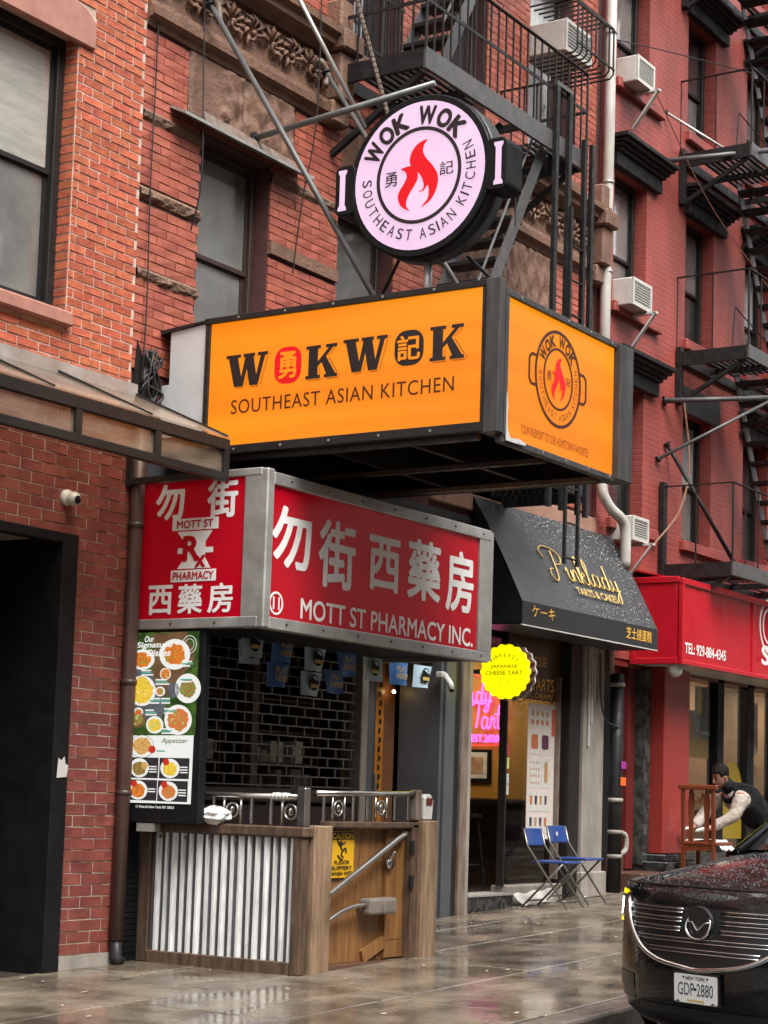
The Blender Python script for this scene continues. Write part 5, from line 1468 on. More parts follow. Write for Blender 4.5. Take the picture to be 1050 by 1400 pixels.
MB().box(20.18, 21.42, 9.01, 9.13, 1.50, 1.56).build('transom', m_black_paint, rw)
pp = MB(); pp.prism([(-0.33, -0.5), (0.33, -0.5), (0.33, 0.12)] + circle(0.33, 18, 0, 0.12, 0, math.pi), (22.0, 9.053, 1.72), U_R, VZ, 0.002)
pp = pp.build('arched_sticker', M('ochre sticker', (0.25, 0.17, 0.01), rough=0.4), rw)
mb = MB(); text_into(mb, 'HUNGRY', (22.0, 9.050, 1.80), U_R, VZ, w=0.46, h=0.085, bold=0.03); text_into(mb, 'PANDA', (22.0, 9.050, 1.68), U_R, VZ, w=0.40, h=0.085, bold=0.03); mb.build('lettering', m_letter_black, pp)
MB().box(20.45, 20.95, 9.10, 9.104, 2.25, 2.75).build('poster', M('poster brown', (0.35, 0.20, 0.12), (0.12, 0.09, 0.06), 9, 0.4), rw)
MB().box(20.96, 21.36, 9.10, 9.104, 2.30, 3.05).build('poster', M('poster grey', (0.30, 0.30, 0.28), (0.14, 0.15, 0.15), 14, 0.4), rw)
MB().box(21.02, 21.16, 9.096, 9.099, 2.72, 3.03).build('poster', M('poster yellow', (0.60, 0.38, 0.03), rough=0.4), rw)
MB().box(20.60, 21.36, 9.098, 9.10, 2.18, 2.42).build('poster', M('poster ochre', (0.36, 0.20, 0.03), rough=0.4), rw)
MB().box(22.66, 22.95, 9.09, 9.094, 2.3, 2.95).build('poster', M('poster red', (0.30, 0.05, 0.05), (0.6, 0.5, 0.4), 4, 0.4), rw)
MB().box(22.66, 22.95, 9.09, 9.094, 1.75, 2.15).build('poster', M('poster food', (0.45, 0.15, 0.08), (0.12, 0.14, 0.06), 18, 0.4), rw)
cr = thing('round_booth', 'teal arched booth back behind the restaurant window', 'booth', (20.75, 9.6, 0.9))
mb = MB(); mb.prism([(-0.55, 0), (0.55, 0), (0.55, 0.55)] + circle(0.55, 20, 0, 0.55, 0, math.pi), (20.80, 9.7, 0.95), U_R, VZ, 0.12); mb.build('back', M('teal leather', (0.03, 0.20, 0.16), rough=0.35), cr, bevel=0.02)
MB().box(20.3, 21.3, 9.3, 9.6, 0.9, 1.25).build('seat', M('teal leather seat', (0.03, 0.17, 0.14), rough=0.35), cr, bevel=0.03)
C3 = thing('dome_camera', 'white dome camera under the corner of the red awning', 'camera', (19.3, 8.5, 3.02))
MB().tube([(19.02, 8.5, 3.155), (19.02, 8.5, 3.10)], 0.085, 16).build('mount', m_white_metal, C3)
MB().ball((19.02, 8.5, 3.09), 0.082, seg=14).build('dome', m_white_metal, C3, True)
rl = thing('restaurant_fill_light', 'unseen row of warm panels added to brighten the restaurant', 'lamp', (25, 9.9, 3.3))  # panels out of sight, extra ones added to brighten the room
gl_ = glow('restaurant glow', (1.0, 0.76, 0.5), 9, 0.5)
MB().box(21.4, 22.6, 9.6, 10.1, 3.30, 3.345).build('diffuser', gl_, rl)
for xx in (24.0, 26.6, 29.0): MB().box(xx, xx+1.2, 9.6, 10.1, 3.30, 3.345).build('diffuser', gl_, rl)

# ================================================================== CELLAR STAIR ENCLOSURE
CE = thing('stair_enclosure', 'cellar stair enclosure of white corrugated sheet and weathered timber', 'enclosure', (11.5, 8.2, G(11.5)))
xc = 10.66
g0 = lambda x: G(x)
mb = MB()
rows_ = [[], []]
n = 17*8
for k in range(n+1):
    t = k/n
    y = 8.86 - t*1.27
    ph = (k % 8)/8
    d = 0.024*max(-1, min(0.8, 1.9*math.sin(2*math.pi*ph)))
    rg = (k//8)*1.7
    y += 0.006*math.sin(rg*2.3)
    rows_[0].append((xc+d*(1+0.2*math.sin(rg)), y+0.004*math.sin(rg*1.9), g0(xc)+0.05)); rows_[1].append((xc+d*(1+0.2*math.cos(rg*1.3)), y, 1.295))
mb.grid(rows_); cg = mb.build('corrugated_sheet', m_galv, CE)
cg.data.materials.append(M('groove grey', (0.12, 0.125, 0.135), (0.20, 0.205, 0.21), 9, 0.4, metal=0.3, stretch=(3, 3, 0.6)))
for pl_ in cg.data.polygons:      # groove faces take the darker grey, ridges stay white
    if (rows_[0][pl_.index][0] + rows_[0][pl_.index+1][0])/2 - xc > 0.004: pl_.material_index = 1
for k_ in range(6): MB().tube([(xc-0.022, 8.78-0.23*k_, 1.265), (xc-0.03, 8.78-0.23*k_, 1.265)], 0.010, 8).build('screw', m_rust, CE)
for nm, a in (('plank', (xc-0.035, xc+0.03, 8.86, 8.96, g0(xc), 1.30)), ('plank', (xc-0.045, xc+0.03, 7.50, 7.585, g0(xc), 1.30)), ('plank', (xc-0.045, xc+0.03, 7.588, 8.858, g0(xc)-0.02, g0(xc)+0.085))):
    MB().box(*a).build(nm, m_wood_old, CE, bevel=0.006)
MB().box(xc-0.06, xc+0.06, 7.48, 8.97, 1.302, 1.375).build('top_rail', m_wood_old, CE, bevel=0.01)
MB().box(10.72, 10.94, 7.47, 7.62, g0(10.8)-0.02, 1.385).build('corner_post', m_wood_pale, CE, bevel=0.008)
MB().box(12.13, 12.35, 7.46, 7.60, g0(12.2)-0.02, 1.43).build('end_post', m_wood_pale, CE, bevel=0.008)
MB().box(12.05, 12.128, 7.50, 7.58, g0(12.1)-0.02, 1.40).build('gate_post', m_wood_old, CE, bevel=0.006)
MB().box(10.95, 12.13, 7.50, 7.60, 1.372, 1.415).build('front_rail', m_wood_old, CE, bevel=0.006)
# leaning planks of the gate leaf, upright planks of the narrow leaf
GT = MB().box(10.95, 12.05, 7.62, 7.64, g0(11.5)+0.02, 1.365).build('gate', m_frame_brown, CE)
def clip_poly(poly, x0, x1, z0, z1):
    for ax, lim, sgn in ((0, x0, 1), (0, x1, -1), (1, z0, 1), (1, z1, -1)):
        out = []
        for i, p in enumerate(poly):
            q = poly[(i+1) % len(poly)]
            a, b = sgn*(p[ax]-lim), sgn*(q[ax]-lim)
            if a >= 0: out.append(p)
            if a*b < 0:
                t = a/(a-b)
                out.append((p[0]+(q[0]-p[0])*t, p[1]+(q[1]-p[1])*t))
        poly = out
        if not poly: return []
    return poly
zb, zt = g0(11.4)+0.02, 1.365
for k in range(10):
    x = 10.62 + k*0.185
    sh_ = 0.15
    pg = clip_poly([(x, zb), (x+0.178, zb), (x+0.178+sh_, zt), (x+sh_, zt)], 10.95, 11.80, zb, zt)
    if len(pg) > 2:
        MB().prism(pg, (0, 7.62, 0), U_R, VZ, 0.02+rnd.uniform(0, 0.006)).build('plank', m_plank, GT)
for k, x in enumerate((11.80, 11.928)):
    MB().box(x+0.003, x+0.122, 7.575, 7.62, zb+0.14, zt).build('plank', m_plank, GT)
MB().box(11.80, 12.05, 7.572, 7.62, zb+0.01, zb+0.135).build('kick_board', m_plank, GT)
MB().beam((11.52, 7.585, zb+0.03), (11.80, 7.58, zb+0.13), 0.03, 0.09).build('brace_board', m_plank, GT)
for zz in (0.92, 1.18): MB().box(12.02, 12.06, 7.49, 7.51, zz, zz+0.10).build('hinge', m_black_iron, GT)
MB().box(10.93, 12.05, 7.50, 7.60, g0(11.5)-0.02, g0(11.3)+0.02).build('sill', m_brown_tile, CE)
hr = MB().tube(bez([(12.0, 7.53, 1.33), (11.86, 7.50, 1.30), (11.5, 7.49, 1.15), (11.2, 7.49, 1.02), (10.90, 7.49, 0.89)], 6), 0.022, 10).build('hand_rail', m_steel, CE, True)
MB().tube([(11.79, 7.49, 1.20), (11.79, 7.55, 1.13), (11.82, 7.57, 1.11)], 0.009, 6).build('rail_bracket', m_steel, CE, True)
MB().tube([(11.82, 7.54, 1.11), (11.82, 7.574, 1.11)], 0.045, 14).build('rail_rosette', m_steel, CE, True)
MB().tube(bez([(10.93, 7.53, 0.69), (11.10, 7.51, 0.77), (11.28, 7.51, 0.81), (11.48, 7.51, 0.82)], 6), 0.018, 10).build('lower_rail', m_steel, CE, True)
for a, b in ((11.44, 11.60), (11.615, 11.80)): MB().box(a, b, 7.46, 7.575, 0.745, 0.865).build('latch_box', M('grey enamel box', (0.21, 0.18, 0.15), (0.15, 0.13, 0.11), 7, 0.35), CE, bevel=0.02, bseg=2)
CS = thing('caution_sign', 'yellow caution sign for a slippery floor on the timber gate', 'sign', (11.21, 7.63, 1.01))
cs0 = MB().box(11.055, 11.365, 7.575, 7.581, 1.015, 1.345).build('plate', M('yellow sign paint', (0.72, 0.40, 0.008), rough=0.45), CS)
MB().box(11.06, 11.36, 7.573, 7.5745, 1.285, 1.34).build('header', m_letter_black, CS)
mb = MB(); text_into(mb, 'CAUTION', (11.21, 7.572, 1.3125), U_R, VZ, w=0.26, h=0.038, bold=0.04); mb.build('lettering', M('yellow lettering', (0.72, 0.44, 0.01), rough=0.35), CS)
mb = MB()
for s, z in (('FLOOR', 1.125), ('SLIPPERY', 1.085), ('WHEN WET', 1.045)): text_into(mb, s, (11.21, 7.574, z), U_R, VZ, w=0.19 if s == 'FLOOR' else 0.26, h=0.027, bold=0.03)
mb.build('lettering', m_letter_black, CS)
mb = MB(); mb.prism(circle(0.017, 12), (11.19, 7.574, 1.262), U_R, VZ, 0.002)
for s in ([(-0.005, 0.022), (0.0, -0.01), (0.025, -0.03)], [(0.0, 0.015), (0.05, 0.03)], [(0.0, 0.0), (-0.04, 0.03), (-0.045, 0.05)], [(0.02, -0.03), (0.055, -0.01), (0.065, -0.045)], [(0.02, -0.03), (0.005, -0.055), (0.03, -0.075)], [(-0.04, -0.06), (-0.01, -0.085), (0.02, -0.09)]):
    stroke(mb, s, (11.195, 7.574, 1.235), U_R, VZ, 0.006, 0.002, 6)
mb.build('falling_figure', m_letter_black, CS)
# stainless railing on top
def rail_run(p, q, nb):
    p, q = Vector(p), Vector(q)
    MB().tube([p+Vector((0, 0, 0.20)), q+Vector((0, 0, 0.20))], 0.021, 10).build('top_tube', m_steel, CE, True)
    for k in range(nb):
        c = p.lerp(q, (k+0.5)/nb)
        if k % 3 == 1:     # ring ornament between two plain bars
            d = (q-p).normalized()
            for s in (-0.075, 0.075): MB().tube([c+d*s, c+d*s+Vector((0, 0, 0.19))], 0.010, 6).build('baluster', m_steel, CE, True)
            MB().tube([c + d*(0.052*math.cos(t)) + Vector((0, 0, 0.095+0.052*math.sin(t))) for t in [j*math.pi/9 for j in range(18)]], 0.009, 6, closed=True).build('ring', m_steel, CE, True)
            MB().ball(c+Vector((0, 0, 0.095)), 0.022, 0.014, 0.03, seg=8, ring=6).build('ring_boss', m_steel, CE, True)
        else:              # twisted bar
            MB().tube([c+Vector((0, 0, 0.19*j/16)) for j in range(17)], [0.010+0.004*(j % 2) for j in range(17)], 8).build('baluster', m_steel, CE, True)
rail_run((xc, 8.92, 1.38), (xc, 7.56, 1.38), 8)
rail_run((10.80, 7.53, 1.41), (12.10, 7.53, 1.43), 7)
MB().box(xc-0.035, xc+0.035, 7.50, 7.57, 1.376, 1.645).build('rail_post', m_steel, CE, bevel=0.006)
MB().box(12.09, 12.16, 7.50, 7.57, 1.431, 1.66).build('rail_post', m_rust, CE, bevel=0.006)
tp = MB()
for k in range(5): tp.tube([(xc, 7.66+0.03*k, 1.58), (xc, 7.68+0.03*k, 1.58)], 0.027+0.003*(k % 2), 10)
tag(tp.build('tape_wrap', m_white_metal, CE, True), kind='stuff')
PB = thing('plastic_bag', 'crumpled white plastic bag on top of the enclosure rail', 'bag', (10.66, 8.3, 1.375))
mb = MB()
for j in range(9):
    pass
rowsb = []
for i in range(9):
    t = math.pi*i/8
    rowsb.append([(10.62+0.09*math.sin(t)*math.cos(a)*(1+rnd.uniform(-0.25, 0.25)), 8.28+0.14*math.sin(t)*math.sin(a)*(1+rnd.uniform(-0.2, 0.2)), 1.43+0.062*math.cos(t)*(1+rnd.uniform(-0.3, 0.2))) for a in [2*math.pi*k/14 for k in range(14)]])
for r in rowsb: r.append(r[0])
mb.grid(rowsb, True); mb.build('bag', M('white plastic', (0.72, 0.72, 0.72), rough=0.35, bump=0.6, bsc=25, bdist=0.01), PB)
WB = thing('white_dispenser', 'small white plastic box on the right post of the enclosure', 'box', (12.24, 7.53, 1.43))
MB().prism([(-0.065, 0), (0.05, 0), (0.065, 0.15), (0.03, 0.20), (-0.05, 0.20), (-0.07, 0.17)], (12.24, 7.59, 1.431), U_R, VZ, 0.11).build('case', m_white_metal, WB, bevel=0.012)
MB().box(12.19, 12.27, 7.472, 7.478, 1.55, 1.60).build('label_plate', m_red_paint, WB)

# ================================================================== PENNANTS
m_flag_b = M('pennant blue', (0.06, 0.18, 0.48), rough=0.5); m_flag_l = M('pennant pale blue', (0.52, 0.68, 0.78), (0.42, 0.58, 0.70), 6, 0.5)
m_flag_y = M('pennant print', (0.55, 0.40, 0.12), rough=0.5)
for gi, (yy, flags) in enumerate(((8.86, [(11.57, 2.86, 0), (11.99, 2.845, 1), (12.44, 2.81, 0), (12.90, 2.80, 1), (13.30, 2.79, 0), (13.72, 2.785, 1), (14.13, 2.785, 0)]), (9.02, [(11.75, 2.82, 0), (12.15, 2.66, 1), (12.62, 2.62, 0), (12.95, 2.66, 1)]))):
    PT = thing('pennant_string', ['front string of blue pennants reading PLAY HERE under pharmacy sign', 'second string of blue pennants hanging slack behind the first'][gi], 'pennants', (12.8, yy, 2.8), 'pennants under the pharmacy sign')
    MB().tube(bez([(f[0]+0.15, yy, f[1]+0.01) for f in flags], 4), 0.004, 5).build('string', m_cable, PT)
    for k, (fx, fz, kind) in enumerate(flags):
        wv = lambda t, s: 0.03*math.sin(3.0*t+k*1.3)*s
        w, h = 0.31, 0.20
        mb = MB()
        mb.grid([[(fx+w*i/6 + (0.03 if i == 0 else -0.03 if i == 6 else 0)*s, yy+wv(i/6*2, s)-0.02, fz-h*s) for i in range(7)] for s in (0, 0.35, 0.7, 1.0)])
        fl = mb.build('pennant', m_flag_b if kind else m_flag_l, PT, True)
        if kind:
            mb = MB()
            text_into(mb, 'PLAY', (fx+0.155, yy-0.055, fz-0.06), U_R, VZ, w=0.15, h=0.05, bold=0.03)
            text_into(mb, 'HERE!', (fx+0.155, yy-0.058, fz-0.125), U_R, VZ, w=0.17, h=0.05, bold=0.03)
            mb.build('lettering', m_flag_y, fl)
        else:
            mb = MB(); mb.prism(circle(0.068, 18), (fx+0.155, yy-0.052, fz-0.09), U_R, VZ, 0.002); em = mb.build('emblem', m_black_paint, fl)
            MB().box(fx+0.10, fx+0.21, yy-0.058, yy-0.055, fz-0.135, fz-0.105).build('emblem_bar', m_flag_y, fl)
            mb = MB(); mb.prism(circle(0.05, 12, 0, 0, 0.2, 2.2), (fx+0.155, yy-0.0555, fz-0.085), U_R, VZ, 0.001); mb.build('emblem_mark', m_flag_l, fl)
# strip lamp / cable mess above the pennants

for (xx, zz) in [(10.7+0.46*k, zq) for k in range(7) for zq in (3.815, 2.79)]:
    MB().tube([(xx, yP-0.031, zz), (xx, yP-0.036, zz)], 0.009, 8).build('screw', m_black_iron, PS)
for yy in (8.2, 8.6):
    for zz in (3.858, 2.79): MB().tube([(xP-0.026, yy, zz), (xP-0.031, yy, zz)], 0.009, 8).build('screw', m_black_iron, PS)
for xx in (8.15, 8.9, 9.35): MB().box(xx, xx+0.02, 9.492, 9.499, 0.35, 2.3).build('panel_seam', m_frame_dark, dl)
MB().box(9.42, 9.46, 9.44, 9.50, 1.30, 1.52).build('door_pull', m_steel, dl)
CM = thing('cable_tangle', 'tangle of black cables on the scorched wall beside the white panel', 'cables', (10.5, 8.98, 4.5))
for k in range(9):
    pts = [(10.40+rnd.uniform(0, 0.24), 8.985-rnd.uniform(0, 0.05), 4.40+0.11*i+rnd.uniform(-0.06, 0.06)) for i in range(5)]
    MB().tube(bez(pts, 5), 0.008+0.004*rnd.random(), 6).build('cable', m_cable, CM, True)
MB().prism([(0, 0.0), (0.26, -0.02), (0.27, 0.30), (0.20, 0.46), (0.08, 0.42), (0.02, 0.52), (0, 0.30)], (10.385, 9.018, 4.40), U_R, VZ, 0.004).build('soot_patch', m_soffit, CM)
# ================================================================== FIRE ESCAPES
m_iron_grey = M('weathered grey iron', (0.05, 0.05, 0.052), (0.09, 0.085, 0.08), 10, 0.45, bump=0.3, bsc=60)
def fe_platform(T, x0, x1, y0, y1, z, front=True, left=True, right=True, rail=0.88, opening=None, nb=0.135, fb=0.19, top=True):
    MB().box(x0, x1, y0, y0+0.035, z-fb, z).build('front_beam', m_iron_grey, T, bevel=0.004)
    for xx in ((x0, x1-0.035) if right else (x0,)):
        MB().box(xx, xx+0.035, y0+0.036, y1, z-0.17, z-0.005).build('end_beam', m_black_iron, T)
    MB().box(x0+0.036, x1-0.036, y1-0.04, y1-0.005, z-0.12, z-0.012).build('wall_beam', m_black_iron, T)
    n = int((y1-y0-0.12)/0.075)
    for k in range(n):
        y = y0+0.06+k*0.075
        segs = [(x0+0.036, x1-0.036)]
        if opening and y > opening[2] and y < opening[3]: segs = [(x0+0.036, opening[0]), (opening[1], x1-0.036)]
        for a, b in segs:
            if b-a > 0.05: MB().box(a, b, y, y+0.040, z-0.028, z-0.008).build('slat', m_black_iron, T)
    k = x0+0.9
    while k < x1-0.1:
        MB().box(k, k+0.03, y0+0.037, y1-0.041, z-0.10, z-0.029).build('cross_bar', m_black_iron, T); k += 0.95
    if rail:
        runs = []
        if front: runs.append(((x0, y0+0.015), (x1, y0+0.015)))
        if left: runs.append(((x0+0.015, y0+0.015), (x0+0.015, y1)))
        if right: runs.append(((x1-0.015, y0+0.015), (x1-0.015, y1)))
        for p, q in runs:
            p, q = Vector(p), Vector(q)
            L = (q-p).length
            for h in ((rail, 0.52*rail) if top else (rail,)):
                MB().beam((p.x, p.y, z+h), (q.x, q.y, z+h), 0.035 if h == rail else 0.012, 0.012 if h == rail else 0.03).build('rail', m_black_iron, T)
            m = max(2, int(L/nb))
            for i in range(m+1):
                c = p.lerp(q, i/m)
                MB().beam((c.x, c.y, z-0.01), (c.x, c.y, z+rail), 0.014).build('baluster', m_black_iron, T)

def fe_stair(T, xa, za, xb, zb, y0, y1, mat, nst, rail=True):
    for y in (y0, y1):
        MB().beam((xa, y, za), (xb, y, zb), 0.012, 0.13, up=(0, 1, 0)) if False else None
        d = Vector((xb-xa, 0, zb-za)).normalized()
        nrm = Vector((-d.z, 0, d.x))*0.065
        a, b = Vector((xa, y, za)), Vector((xb, y, zb))
        e = Vector((0, 0.012, 0))
        MB().hexa([a-nrm, b-nrm, b-nrm+e, a-nrm+e, a+nrm, b+nrm, b+nrm+e, a+nrm+e]).build('stringer', mat, T)
    for k in range(nst):
        t = (k+0.5)/nst
        x, z = xa+(xb-xa)*t, za+(zb-za)*t
        for j in range(2):
            MB().box(x-0.11+j*0.115, x-0.01+j*0.115, y0+0.013, y1-0.001, z-0.035, z).build('tread_bar', m_black_iron, T)
    if rail:
        for y in (y0, ):
            off = 0.42
            MB().tube([(xa, y, za+off), (xb, y, zb+off)], 0.013, 6).build('hand_rail', m_iron_grey, T)
            for t in (0.3, 0.7): MB().tube([(xa+(xb-xa)*t, y, za+(zb-za)*t), (xa+(xb-xa)*t, y, za+(zb-za)*t+off)], 0.009, 6).build('rail_post', m_black_iron, T)

F1 = thing('fire_escape', 'black iron fire escape with drop ladder on the brownstone trimmed tenement', 'fire escape', (14.3, 9.0, 4.4))
fe_platform(F1, 12.77, 15.76, 8.04, 9.03, 7.86, rail=0.80, opening=(14.05, 15.2, 8.12, 8.75))
for xx in (12.83, 14.2, 15.6):
    MB().beam((xx, 8.12, 7.66), (xx, 9.02, 7.10), 0.05, 0.05).build('bracket', m_black_iron, F1)
fe_stair(F1, 15.08, 7.72, 13.35, 4.75, 8.16, 8.70, m_iron_grey, 13)
fe_stair(F1, 13.35, 7.90, 15.0, 10.75, 8.25, 8.72, m_iron_grey, 12)
fe_platform(F1, 12.9, 15.95, 8.08, 9.03, 4.64, rail=0.80, fb=0.12)
fe_platform(F1, 12.77, 15.76, 8.04, 9.03, 10.95, rail=0.80)
for xx in (15.02, 15.28):
    MB().box(xx, xx+0.06, 7.995, 8.035, 4.3, 8.30).build('ladder_guide', m_black_iron, F1)
for xx in (15.60, 15.76):
    MB().box(xx, xx+0.055, 7.99, 8.03, 4.3, 7.95).build('ladder_guide', m_black_iron, F1)
MB().box(15.02, 15.33, 7.995, 8.03, 8.30, 8.34).build('guide_head', m_iron_grey, F1)
lad = []
for xx in (15.30, 15.56):
    MB().box(xx, xx+0.035, 7.965, 7.99, 3.80, 7.2).build('ladder_rail', m_black_iron, F1)
for k in range(10): MB().tube([(15.32, 7.978, 3.86+k*0.33), (15.58, 7.978, 3.86+k*0.33)], 0.010, 6).build('ladder_rung', m_black_iron, F1)

F2 = thing('side_fire_escape', 'black iron fire escape with balconies on the red painted building', 'fire escape', (22.5, 9.0, 4.2))
for z, xa in ((9.36, 20.04), (6.94, 20.02), (4.36, 19.62), (11.8, 20.04)):
    fe_platform(F2, xa, 25.0, 8.08, 9.0, z, rail=0.90, opening=(21.4, 22.6, 8.2, 8.75), nb=0.36, fb=0.16, top=False)
    for xx in (xa+0.05, 22.0, 24.8):
        MB().beam((xx, 8.15, z-0.16), (xx, 8.99, z-0.62), 0.045, 0.045).build('bracket', m_black_iron, F2)
    MB().box(xa-0.03, xa+0.07, 8.93, 8.985, z-0.62, z+0.05 if z != 4.36 else z+0.95).build('wall_strut', m_black_iron, F2)
for za, zb in ((9.30, 6.98), (6.90, 4.40), (11.76, 9.40)):
    fe_stair(F2, 21.2, za, 22.55, zb, 8.25, 8.72, M('pale worn iron', (0.22, 0.21, 0.20), (0.12, 0.115, 0.11), 9, 0.45), 11)
MB().tube([(22.35, 8.0, 7.4), (22.42, 8.0, 3.55), (22.1, 8.02, 3.45)], 0.035, 8).build('drop_bar', m_black_iron, F2)
for xx, z in ((20.55, 9.36), (20.5, 6.94)):
    MB().tube([(xx, 8.5, z), (xx+0.10, 8.5, z+0.62), (xx+0.55, 8.3, z+0.30)], 0.010, 6).build('bent_rod', m_black_iron, F2)

# ================================================================== POLES, STAYS AND CABLES
def pole(label, p, q, r, mat, cat='pole', name='support_pole', group=None, plate=True):
    T = thing(name, label, cat, p, group)
    MB().tube([p, q], r, 10).build('rod', mat, T, True)
    if plate:
        p, d = Vector(p), (Vector(q)-Vector(p)).normalized()
        MB().tube([p+d*0.002, p+d*0.03], r*2.0, 12).build('wall_plate', m_black_iron, T)
    return T
pole('long dark steel stay from carved frieze down to orange sign', (10.97, 8.92, 7.72), (10.80, 7.16, 5.09), 0.022, m_iron_grey, 'stay', 'sign_stay', 'sign stays')
pole('second steel stay passing behind the round sign', (12.50, 8.88, 7.70), (12.15, 6.95, 5.04), 0.020, m_iron_grey, 'stay', 'sign_stay', 'sign stays')
pole('pale grey stay coming from above to the horizontal pole', (11.55, 8.75, 8.35), (12.15, 8.22, 6.98), 0.018, m_alu, 'stay', 'sign_stay', 'sign stays')
pole('horizontal grey banner pole sticking out above the first window', (11.68, 8.99, 6.87), (11.72, 7.30, 7.03), 0.026, M('grey green pole', (0.20, 0.21, 0.20), (0.13, 0.135, 0.13), 8, 0.4, metal=0.3), 'pole', 'banner_pole')
for x0, x1, z0, z1, lb in ((10.95, 11.05, 7.68, 7.50, 'rusty hook holding the long stay to the frieze'), (12.47, 12.5, 7.66, 7.50, 'rusty hook holding the second stay to the frieze')):
    tag(MB().tube(bez([(x0, 9.0, z0+0.06), (x0-0.03, 8.90, z0+0.12), (x0+0.04, 8.86, z0+0.02), (x1-0.05, 8.84, z1+0.05)], 5), 0.025, 8).build('wall_hook', m_rust, None, True), lb, 'hook', 'stay hooks')
ch = thing('rusty_chain', 'thin rusty chain hanging above the horizontal pole', 'chain', (12.9, 8.6, 7.0))
a, b = Vector((12.45, 8.65, 8.55)), Vector((12.85, 8.35, 7.02))
MB().tube([a, b], 0.011, 6).build('core_wire', m_rust, ch)
lkm = MB()
for k in range(34):
    c = a.lerp(b, k/34); d = (b-a)*0.012
    lkm.tube([c-d, c+d], 0.019, 6)
tag(lkm.build('link', m_rust, ch), kind='stuff')
pole('grey pole braced to the upper fire escape balcony', (19.50, 8.99, 9.10), (20.4, 7.9, 9.35), 0.032, m_iron_grey, 'pole', 'banner_pole')
pole('thin pale rod slanting to the upper fire escape balcony', (19.55, 8.98, 9.72), (20.5, 8.15, 9.15), 0.016, m_alu, 'rod', 'thin_rod')
pole('grey pole braced to the middle fire escape balcony', (19.66, 8.99, 6.28), (20.55, 7.95, 6.40), 0.030, m_iron_grey, 'pole', 'banner_pole')
pole('grey diagonal brace under the middle balcony pole', (19.50, 8.98, 5.56), (20.5, 8.0, 6.36), 0.020, m_iron_grey, 'brace', 'pole_brace')
pole('black diagonal bar leaning on the lowest balcony', (19.74, 8.98, 5.80), (20.45, 8.35, 4.35), 0.024, m_black_iron, 'bar', 'leaning_bar')
for nm, pts, lb in (('a', [(18.0, 8.9, 10.02), (19.6, 8.7, 10.35), (23.5, 8.2, 11.1)], 'thin wire running from the downspout to the right building'), ('b', [(18.9, 8.8, 9.7), (20.0, 8.6, 8.7), (21.2, 8.3, 7.9), (22.6, 8.0, 7.0)], 'thin brown wire slanting across the red wall'), ('c', [(20.05, 8.9, 6.35), (20.0, 8.8, 5.6), (19.75, 8.8, 5.0), (19.05, 8.8, 4.5)], 'loose tan cable looping to the lowest air conditioner')):
    tag(MB().tube(bez(pts, 8), 0.007 if nm != 'c' else 0.011, 5).build('thin_wire', m_cable if nm == 'a' else M('tan cable ' + nm, (0.22, 0.12, 0.07), rough=0.5)), lb, 'wire', 'wires on the red building')

# downspout between the buildings
D2 = thing('white_downspout', 'tall dented white downspout between the two tenements', 'downspout', (17.95, 8.9, 4.4))
m_dw = M('dented white pipe', (0.52, 0.50, 0.46), (0.36, 0.33, 0.29), 6, 0.4, bump=0.4, bsc=12, stretch=(1, 1, 0.4))
MB().tube([(17.95, 8.9, 13.6), (17.95, 8.9, 9.0), (17.93, 8.9, 7.0), (17.92, 8.9, 5.05)], 0.058, 14).build('pipe', m_dw, D2, True)
MB().tube(bez([(17.92, 8.9, 5.06), (17.93, 8.88, 4.90), (18.05, 8.84, 4.76), (18.20, 8.80, 4.68), (18.28, 8.78, 4.55), (18.29, 8.78, 4.15)], 6), 0.058, 14).build('elbow', m_dw, D2, True)
for zz in (10.05, 8.35, 7.35, 5.1): MB().tube([(17.945, 8.9, zz), (17.945, 8.9, zz+0.03)], 0.066, 14).build('strap', m_alu, D2, True)

